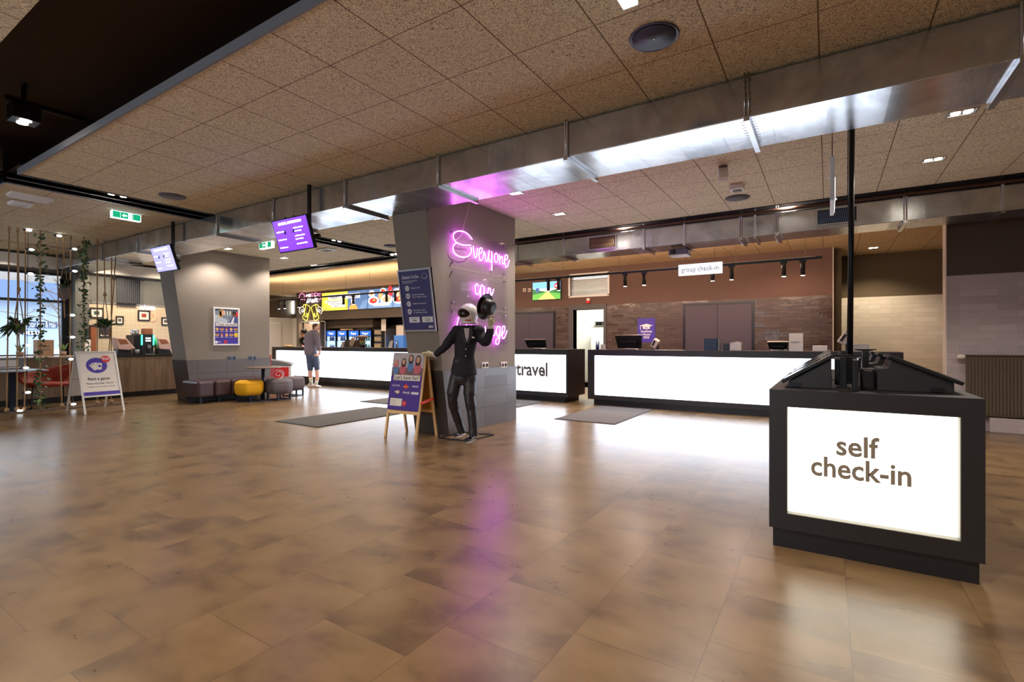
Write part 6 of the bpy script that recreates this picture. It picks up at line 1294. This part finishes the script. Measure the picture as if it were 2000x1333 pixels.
# bar neon
YN = YW - .09; N_ = lambda x, y: aty(574 + x / 13.33, 560 + y / 13.33, YN)
r = thing('neon_sign', 'Cheers Bar neon with two clinking glasses in gloved hands', 'neon sign', (N_(440, 500).x, YN, N_(440, 880).z)); part('backing', MB().box(N_(120, 500).x, N_(735, 500).x, YN + .03, YN + .036, N_(440, 890).z, N_(440, 150).z, 'acrylic'), r)
for q in ((150, 200), (710, 200), (150, 850), (710, 850)): p = N_(*q); part('standoff', MB().cyl((p.x, YN + .036, p.z), (p.x, YW, p.z), .012, 'steel', 10), r)
def nst(lst, rr, m, nm, lab=None, n=4):
    t = MB()
    for s in lst: t.tube(spline([N_(*q) for q in s], n), rr, m, 6)
    part(nm, t, r, lab)
nst([[(265, 300), (268, 220), (210, 178), (150, 220), (138, 280), (180, 340), (240, 330)], [(268, 260), (275, 360)], [(330, 200), (332, 300)], [(400, 190), (402, 290)], [(335, 245), (400, 240)], [(520, 190), (440, 200), (442, 300), (520, 300)], [(442, 245), (510, 245)], [(540, 300), (540, 175), (610, 180), (620, 220), (545, 250), (610, 310)], [(700, 190), (655, 185), (645, 230), (700, 270), (690, 330), (640, 325)]], .010, 'neon_rose', 'rose_tube')
nst([[(310, 250), (400, 205), (430, 240), (400, 290), (350, 305)], [(395, 215), (370, 320), (330, 430)], [(350, 305), (420, 320), (410, 380), (330, 430)], [(500, 345), (470, 350), (460, 400), (490, 410), (510, 340), (515, 410)], [(560, 240), (550, 330), (545, 410)], [(550, 330), (585, 300), (600, 330), (565, 350), (610, 400)]], .013, 'neon_white', 'white_tube')
for sgn in (0, 1):
    g = lambda x: x if not sgn else 876 - x
    nst([[(g(x), y) for x, y in s] for s in ([(300, 460), (420, 540), (385, 690)], [(235, 520), (265, 470), (310, 500), (290, 600), (275, 670), (230, 800), (260, 850), (340, 880), (385, 700)], [(285, 680), (280, 740), (300, 790), (330, 780), (335, 690)], [(355, 700), (350, 770), (325, 790)])], .008, 'neon_yellow', 'yellow_tube')
    nst([[(g(x), y) for x, y in s] for s in ([(265, 545), (200, 535), (150, 580), (140, 650), (180, 715)], [(180, 640), (215, 600), (250, 620), (220, 660), (200, 640)], [(250, 570), (275, 600), (250, 650), (210, 680)])], .007, 'neon_cream', 'cream_tube')
# back counter, fridges, oven
r = thing('back_bar', 'dark back counter of the bar behind the serving counter', 'counter', (-14, 13.2, 0)); part('cabinet', MB().box(-18.1, -17.05, 13.0, 13.95, .1, .95, 'brown_paint'), r); part('worktop', MB().box(-18.15, -17.02, 12.95, 13.95, .95, .99, 'black_metal'), r); part('cabinet', MB().box(-14.22, -9.6, 13.0, 13.95, .1, .92, 'black_metal'), r); part('worktop', MB().box(-14.26, -9.55, 12.95, 13.95, .92, .96, 'steel'), r); part('plinth', MB().box(-14.2, -9.65, 13.05, 13.9, 0, .1, 'black'), r)
mat('fridge_glass', S(176, 206, 236), .1, em=S(150, 196, 240), es=.7); mat('fridge_header', S(30, 70, 150), .2, em=S(40, 96, 190), es=.8); mat('bottle_green', S(30, 80, 60), .15); mat('bottle_blue', S(40, 50, 120), .2)
FY = 12.85
fx = [(638.5, 655.5), (659, 677), (681, 700.5), (703, 724.5)]; fl = ['leftmost', 'second from left', 'third from left', 'rightmost, filled with green bottles']
for k, (xa, xb) in enumerate(fx):
    a = aty(xa, 650, FY).x; b = aty(xb, 650, FY).x; zt = aty(xa, 645.5, FY).z; W = b - a; T = facem((a, FY, 0))
    r = thing('drinks_fridge', 'glass door drinks fridge with lit blue header, ' + fl[k] + ' behind the bar', 'fridge', ((a + b) / 2, FY, 0)); o = part('case', MB().box(a, b, FY + .01, FY + .65, 0, zt, 'black_metal'), r)
    part('interior', MB().rect(.03, W - .03, .12, zt - .25, 'fridge_glass', T, .004, -.006), r); part('header', MB().rect(.02, W - .02, zt - .235, zt - .03, 'fridge_header', T, .01, -.006).text('Pepsi', .12, 'menu_white', T, W / 2, zt - .13, h0=.01, fitw=W * .5, bold=.02), r)
    for z in (.55, .95, 1.30): part('shelf', MB().rect(.03, W - .03, z, z + .015, 'steel', T, .012, .004), r)
    part('door_handle', MB().box(a + .02, a + .035, FY - .04, FY - .01, .7, 1.3, 'steel'), r)
    n_ = 5
    for z in (.965, 1.315) if k < 3 else (.565, .965, 1.315):
        for j in range(n_):
            if k < 3 and (j < 2): continue
            x = a + .07 + (W - .14) * j / (n_ - 1); hh = .20 if k < 3 else .24
            single('bottle', MB().lathe([(.028, 0), (.030, .01), (.030, hh * .6), (.012, hh * .8), (.012, hh)], (x, FY - .035, z), 'bottle_green' if k == 3 else 'bottle_blue', 10), ['dark blue bottle in the leftmost bar fridge', 'dark blue bottle in the second bar fridge', 'dark blue bottle in the third bar fridge', 'green bottle in the rightmost bar fridge'][k], 'bottle', group=f'bottles in the {fl[k].split(",")[0]} bar fridge')
a = aty(728, 650, 12.9).x; b = aty(750, 650, 12.9).x; zt = aty(740, 642, 12.9).z; r = thing('oven_stack', 'stack of three glass-fronted warming ovens behind the bar', 'oven', ((a + b) / 2, 12.95, .96)); part('case', MB().box(a, b, 12.96, 13.5, .96, zt, 'black_metal'), r)
for k in range(3): z = 1.0 + k * (zt - 1.0) / 3; o = part('door', MB().box(a + .02, b - .18, 12.94, 12.96, z + .02, z + (zt - 1.0) / 3 - .04, 'steel'), r); part('window', MB().box(a + .05, b - .21, 12.93, 12.94, z + .06, z + (zt - 1) / 3 - .08, 'warm_oven' if 'warm_oven' in M else mat('warm_oven', S(170, 150, 120), .3).name), o)
part('rack_post', MB().box(b, b + .04, 12.94, 13.5, .96, zt, 'aluminium'), r)
for k in range(5): part('knob', MB().cyl((b - .1, 12.96, 1.1 + k * .14), (b - .1, 12.93, 1.1 + k * .14), .02, 'navy_metal', 12), r)
p = aty(761, 634, 13.2); single('wall_notice', MB().box(p.x - .12, p.x + .12, 12.9, 12.91, p.z - .25, p.z + .2, 'paper'), 'white notice hanging in front of the dark wall right of the ovens', 'notice')
p = aty(777, 665, 12.9); r = thing('drink_machine', 'blue and steel drink machine at the right end of the back bar', 'machine', (p.x, 13.2, .96)); part('case', MB().box(p.x - .25, p.x + .22, 12.95, 13.4, .98, p.z + .18, mat('machine_blue', S(70, 110, 170), .3, em=S(70, 120, 190), es=.3).name), r, bevel=.02); part('lid_stack', MB().box(p.x - .18, p.x + .18, 13.0, 13.3, p.z + .18, p.z + .55, 'rose_white'), r); part('tap', MB().cyl((p.x - .05, 12.9, 1.05), (p.x - .05, 12.9, 1.3), .03, 'steel'), r)
# lit bottle shelf
ga = aty(579, 648, 12.6); gb = aty(635, 648, 12.6); r = thing('bottle_shelf', 'lit glass bottle shelf behind the customer at the bar', 'shelf', ((ga.x + gb.x) / 2, 13.3, .99)); x0, x1 = ga.x, gb.x
zt = aty(607, 628, 12.6).z; t = MB(); 
for q in ((x0, x1, zt - .03, zt), (x0, x0 + .03, .99, zt), (x1 - .03, x1, .99, zt)): t.box(q[0], q[1], 12.6, 12.64, q[2], q[3], 'aluminium')
part('frame', t, r); part('light_bar', MB().box(aty(606, 630, 13).x, aty(634, 630, 13).x, 12.98, 13.02, zt - .06, zt - .03, 'lamp_soft' if 'lamp_soft' in M else mat('lamp_soft', (1, .9, .75), .4, em=(1, .84, .62), es=6).name), r); part('light_bar', MB().box(aty(605, 630, 13.92).x, aty(609, 630, 13.92).x, 13.9, 13.95, 1.5, zt + .02, 'lamp_soft'), r); part('back_panel', MB().box(x0 - .9, x1 + .0, 13.96, 13.99, .99, zt, mat('shelf_back', S(150, 116, 84), .6).name), r)
for k in range(4): part('shelf', MB().box(aty(611, 650, 13.6).x, -17.02, 13.5, 13.9, 1.18 + k * .24, 1.20 + k * .24, 'glass_shelf' if 'glass_shelf' in M else mat('glass_shelf', S(190, 200, 190), .1).name), r)
pl_ = bpy.data.lights.new('shelf_lamp', 'POINT'); pl_.energy = 55; pl_.color = (1, .80, .55); pl_.shadow_soft_size = .1; po_ = bpy.data.objects.new('shelf_lamp', pl_); C.objects.link(po_); po_.location = (-18.3 + .7, 13.25, 2.0)
random.seed(21); cols = [('amber', (190, 100, 40)), ('bottle_clear', (214, 210, 200)), ('bottle_red', (150, 50, 44)), ('bottle_dk', (60, 50, 40)), ('bottle_gold', (220, 170, 90))]
for nm, c in cols: mat(nm, S(*c), .15)
bn = 0
for k in range(4):
    for j in range(13):
        xl = aty(612, 650, 13.62).x; x = xl + (-17.07 - xl) * j / 12; nm = cols[(k * 5 + j * 3) % 5][0]; hh = .14 + .07 * random.random()
        single('bottle', MB().lathe([(.033, 0), (.036, .01), (.036, hh * .55), (.013, hh * .78), (.013, hh)], (x, 13.62, 1.201 + k * .24), nm, 10), ['bottle on the lowest lit bar shelf', 'bottle on the second lit bar shelf', 'bottle on the third lit bar shelf', 'bottle on the top lit bar shelf'][k], 'bottle', group=f'bottles on lit bar shelf row {["one", "two", "three", "four"][k]}')
# things on the bar counter
YC = 9.6
def onbar(x, y=682, Y=YC): return aty(x, y, Y)
p = onbar(689, 669); r = thing('payment_terminal', 'tan tilted till screen standing on the bar counter', 'till', (p.x, YC, ZK)); Tm = Matrix.Translation((p.x, YC, p.z)) @ Matrix.Rotation(.6, 4, 'Y'); part('screen', MB().box(-.09, .09, -.03, .03, -.13, .13, mat('tan', S(170, 144, 120), .4).name, Tm), r, bevel=.015); part('stand', MB().bar((p.x - .12, YC, ZK), (p.x, YC + .02, p.z - .02), .02, .02, 'steel'), r); part('stand', MB().bar((p.x - .03, YC, ZK), (p.x + .02, YC + .02, p.z - .05), .02, .02, 'steel'), r)
p = onbar(697, 668); r = thing('espresso_grinder', 'brown coffee grinder with flared hopper on the bar counter', 'grinder', (p.x + .1, YC + .1, ZK)); part('body', MB().lathe([(.07, ZK), (.075, ZK + .18), (.06, ZK + .22)], (p.x + .1, YC + .1, 0), 'beans', 20), r); part('hopper', MB().lathe([(.06, ZK + .22), (.17, ZK + .30), (.17, ZK + .33), (.05, ZK + .34)], (p.x + .1, YC + .1, 0), 'tan', 20), r)
p = onbar(705, 672); r = thing('snack_bowl', 'dark bowl with green leaves right of the grinder', 'bowl', (p.x + .05, YC, ZK)); part('pot', MB().lathe([(.07, ZK), (.10, ZK + .10), (.09, ZK + .10)], (p.x + .08, YC, 0), 'black', 20), r); t = MB(); random.seed(2)
for k in range(14): an = k * .9; t.tube([(p.x + .08, YC, ZK + .08), (p.x + .08 + .10 * math.cos(an), YC + .1 * math.sin(an), ZK + .16 + .03 * (k % 2))], [.02, .003], 'leaf_light', 5)
part('leaves', t, r)
p = onbar(675, 668); r = thing('till_cabinet', 'brown flat till cabinet left of the tan screen', 'till', (p.x, YC + .15, ZK)); part('body', MB().box(p.x - .16, p.x + .16, YC + .1, YC + .35, ZK, p.z + .06, mat('till_brown', S(70, 54, 50), .4).name), r, bevel=.006); part('side_panel', MB().box(p.x - .24, p.x - .17, YC + .05, YC + .3, ZK, p.z, 'rose_white'), r)
p = onbar(600, 679); single('napkin_box', MB().box(p.x - .1, p.x + .1, YC, YC + .12, ZK, ZK + .09, 'paper'), 'white napkin box on the bar left of the customer', 'box', bevel=.005)
p = onbar(532, 680); single('snack_tray', MB().lathe([(.14, ZK), (.16, ZK + .02), (.12, ZK + .05), (.02, ZK + .06)], (-14.5, YC, 0), 'food', 24), 'shallow orange snack tray at the left end of the bar', 'tray')
p = onbar(763, 676); single('leaflet', MB().prism([(-.09, 0), (.05, 0), (.10, .20), (-.02, .18)], 0, .01, 'rose_white', facem((p.x, YC, ZK))), 'tilted lilac leaflet stand at the right end of the bar', 'leaflet')
# ------------------------------------------------------------------ people
def person(name, lab, base, s, skin, joints, body_parts):
    return None
mat('hair_brown', S(84, 60, 50), .7, var=.2, vs=60); mat('hair_blk', S(20, 16, 18), .6); mat('sweater', S(112, 102, 112), .9, bump=.1, bs=90); mat('tights', S(62, 74, 98), .6); mat('skin', S(206, 154, 134), .5); mat('sock', S(226, 226, 214), .8); mat('sock_band', S(220, 206, 90), .8); mat('trainer', S(226, 214, 208), .5)
p = atz(612, 757, 0); pd = p.x * FW[0] + p.y * FW[1]
J2 = lambda x, y, dd=0.0: atd(x, y, pd + dd)
r = thing('person', 'person in grey jumper and knee length blue tights standing at the bar', 'person', (p.x, p.y, 0))
t = MB()
def L2(t, secs, m, n=18): return loft(t, secs, m, n)
L2(t, [(J2(608, 688), .155, .10), (J2(607, 675), .145, .10), (J2(607, 660), .165, .105), (J2(609, 651), .17, .10), (J2(612, 647), .12, .075), (J2(615, 644), .062, .06), (J2(616.5, 638), .058, .058)], 'skin')
t.ball(J2(617.5, 640, -.0), 1, 'skin', 20, (.078, .092, .112), T=Matrix(((R3.x, F3.x, 0, 0), (R3.y, F3.y, 0, 0), (0, 0, 1, 0), (0, 0, 0, 1)))); t.ball(J2(623.3, 641), .018, 'skin', 8); t.ball(J2(616, 641, -.085), .018, 'skin', 8)
t.tube([J2(606, 693), J2(607, 700), J2(606, 722), J2(606, 735), J2(608, 751, .05)], [.10, .095, .062, .058, .036], 'skin', 14); t.tube([J2(614, 693), J2(617, 702), J2(619, 722), J2(620, 735), J2(617, 751, -.05)], [.10, .095, .062, .058, .036], 'skin', 14)
t.tube([J2(617, 650, -.02), J2(620, 665, -.06), J2(622.5, 678, -.08), J2(624.5, 688, -.12)], [.058, .050, .040, .032], 'skin', 12); t.tube([J2(605, 650, .05), J2(606, 664, .16), J2(614, 672, .28)], [.055, .045, .035], 'skin', 12)
o = part('body', t, r); remesh(o, .012, 2)
t = MB(); hand(t, J2(624.5, 687, -.12), (J2(624, 692, -.12) - J2(624.5, 687, -.12)), -R3, 'skin', .92, .45); o = part('hand', t, r); remesh(o, .006, 1)
t = MB(); hand(t, J2(614, 672, .28), F3 * .9 + R3 * .5 - U3 * .2, -U3, 'skin', .92, .3); o = part('hand', t, r); remesh(o, .006, 1)
t = MB(); L2(t, [(J2(607, 694), .165, .125), (J2(606.5, 686), .178, .13), (J2(606.5, 673), .165, .12), (J2(607, 660), .182, .125), (J2(609, 651), .182, .115), (J2(612, 647.5), .13, .09), (J2(614, 645), .078, .075)], 'sweater')
t.tube([J2(617, 651, -.02), J2(620.5, 665, -.06), J2(623, 678, -.08), J2(624.5, 685.5, -.11)], [.080, .070, .058, .046], 'sweater', 14); t.tube([J2(604, 651, .05), J2(605, 664, .16), J2(612, 671, .26)], [.075, .062, .048], 'sweater', 14); o = part('jumper', t, r); remesh(o, .014, 3)
t = MB(); L2(t, [(J2(610, 706), .12, .10), (J2(609, 697), .165, .125), (J2(608, 686), .15, .115)], 'tights'); t.tube([J2(606, 697), J2(606, 710), J2(606, 724)], [.115, .095, .074], 'tights', 16); t.tube([J2(615, 697), J2(618, 710), J2(620, 723)], [.115, .095, .074], 'tights', 16); o = part('tights', t, r); remesh(o, .012, 3)
part('side_stripe', MB().tube([J2(621.5, 690, -.08), J2(625, 708, -.06), J2(624, 722, -.06)], .012, 'sock', 6), r)
for (a_, b_) in ((J2(607, 738), J2(608, 752, .05)), (J2(619.5, 738), J2(617, 752, -.05))): k = part('sock', MB().tube([a_, b_], [.052, .046], 'sock', 14), r); part('band', MB().tube([a_ + (b_ - a_) * .12, a_ + (b_ - a_) * .22], .0545, 'sock_band', 14), k)
def trainer(c, dr):
    dr = dr.normalized(); sd = Vector((-dr.y, dr.x, 0)); vs = []; fs = []; n = 12; secs = ((-.09, .03, .10), (-.06, .04, .11), (0, .042, .10), (.06, .048, .07), (.13, .046, .055), (.18, .025, .035))
    for a_, w_, h_ in secs:
        for k in range(n): q = 2 * PI * k / n; vs.append(c + dr * a_ + sd * w_ * math.cos(q) + U3 * max(.001, h_ / 2 + h_ / 2 * math.sin(q)))
    for i in range(len(secs) - 1):
        for k in range(n): fs.append((i * n + k, i * n + (k + 1) % n, (i + 1) * n + (k + 1) % n, (i + 1) * n + k))
    fs += [tuple(range(n))[::-1], tuple((len(secs) - 1) * n + k for k in range(n))]; s_ = part('shoe', MB().add(vs, fs, 'trainer', True), r); part('sole', MB().prism([tuple((dr * a_ + sd * w_ * e)[:2]) for e, ss in ((1, secs), (-1, secs[::-1])) for a_, w_, h_ in ss], 0, .02, 'tan', Matrix.Translation(c)), s_)
q1 = J2(608, 755, .05); q2 = J2(617, 757, -.05); trainer(Vector((q1.x, q1.y, 0)), R3 * .8 - F3 * .3); trainer(Vector((q2.x, q2.y, 0)), R3 * .9 - F3 * .3)
t = MB(); hc = J2(617.2, 637.3); Tm = Matrix(((R3.x, F3.x, 0, 0), (R3.y, F3.y, 0, 0), (0, 0, 1, 0), (0, 0, 0, 1))); t.ball(hc + R3 * -.014, 1, 'hair_brown', 22, (.084, .100, .085), T=Tm); t.ball(hc - R3 * .035 - U3 * .045, 1, 'hair_brown', 18, (.062, .085, .075), T=Tm); part('hair', t, r)
f_ = MB(); fc = J2(622.6, 640.5); f_.ball(fc - F3 * .03 + R3 * .008 + U3 * .022, .008, 'sock', 8); f_.ball(fc - F3 * .03 + R3 * .013 + U3 * .022, .004, 'black_ink', 8); part('eye', f_, r); part('mouth', MB().tube([fc - F3 * .045 - U3 * .042 - R3 * .004, fc - U3 * .044 + R3 * .006], .004, 'paint_pink', 6), r)
# bartender behind the counter, leaning forward
YP = 10.55; J3 = lambda x, y, dY=0.0: aty(x, y, YP + dY)
b0 = J3(598, 690); r = thing('person', 'dark haired person in black leaning behind the bar counter', 'person', (b0.x, YP, 0)); X0 = b0.x
t = MB(); hd = J3(592, 650, -.15)
L2(t, [(Vector((X0 + .05, YP, .92)), .15, .11), (Vector((X0 + .03, YP, 1.1)), .14, .10), (J3(597, 672, -.04), .16, .11), (J3(596, 662, -.10), .17, .10), (J3(595, 658.5, -.12), .10, .07), (J3(593.5, 655, -.14), .055, .055)], 'skin')
t.ball(hd, 1, 'skin', 20, (.085, .095, .112), T=Tm); t.ball(hd - R3 * .083 - U3 * .012, .018, 'skin', 8)
for s_ in (-1, 1): t.tube([Vector((X0 + .05 + s_ * .09, YP, .95)), Vector((X0 + .05 + s_ * .10, YP - .02, .5)), Vector((X0 + .05 + s_ * .10, YP, .06))], [.085, .058, .04], 'skin', 12); t.tube([Vector((X0 + .05 + s_ * .1, YP + .03, .04)), Vector((X0 + .05 + s_ * .1, YP - .16, .03))], [.04, .032], 'skin', 10)
t.tube([J3(588, 663, -.1), J3(589, 675, -.2), J3(596, 680, -.45)], [.055, .045, .032], 'skin', 12); t.tube([J3(604, 663, -.1), J3(611, 675, -.15), J3(628, 679, -.4)], [.055, .045, .032], 'skin', 12)
o = part('body', t, r); remesh(o, .012, 2)
for (w0, dv) in ((J3(596, 680, -.45), Vector((.5, -.8, -.1))), (J3(628, 679, -.4), Vector((.6, -.7, -.2)))): t = MB(); hand(t, w0, dv, -U3, 'skin', .9, .35); o = part('hand', t, r); remesh(o, .006, 1)
t = MB(); L2(t, [(Vector((X0 + .05, YP, .90)), .17, .13), (Vector((X0 + .03, YP, 1.1)), .16, .12), (J3(597, 672, -.04), .178, .125), (J3(596, 662, -.10), .185, .115), (J3(595, 659, -.12), .12, .09)], 'hair_blk')
t.tube([J3(588, 663, -.1), J3(588, 672, -.17), J3(590, 677, -.28)], [.072, .060, .048], 'hair_blk', 12); t.tube([J3(604, 663, -.1), J3(611, 674, -.15), J3(619, 677, -.28)], [.072, .060, .048], 'hair_blk', 12); o = part('shirt', t, r); remesh(o, .014, 2)
part('chest_print', MB().lathe([(.07, 0), (.075, .01)], J3(595, 668, -.18), 'sock', 18, axis=(0, -1, 0)), r)
t = MB(); t.box(X0 - .12, X0 + .22, YP - .12, YP + .10, .45, .92, 'black'); part('apron', t, r, bevel=.05)
t = MB(); t.ball(hd + R3 * .03 + U3 * .035, 1, 'hair_blk', 20, (.10, .11, .095), T=Tm); t.ball(hd + R3 * .085 + U3 * .02, .055, 'hair_blk', 14); part('hair', t, r)
t = MB(); e_ = hd - R3 * .055 - F3 * .075; t.ball(e_ + U3 * .0, .008, 'sock', 8); t.ball(e_ - F3 * .005 - R3 * .003, .005, 'black_ink', 8); part('eye', t, r); t = MB(); t.tube([hd - R3 * .07 - F3 * .058 - U3 * .055, hd - R3 * .045 - F3 * .078 - U3 * .058], .005, 'paint_pink', 6); part('mouth', t, r); part('nose', MB().ball(hd - R3 * .085 - F3 * .05 - U3 * .02, .014, 'skin', 8), r)
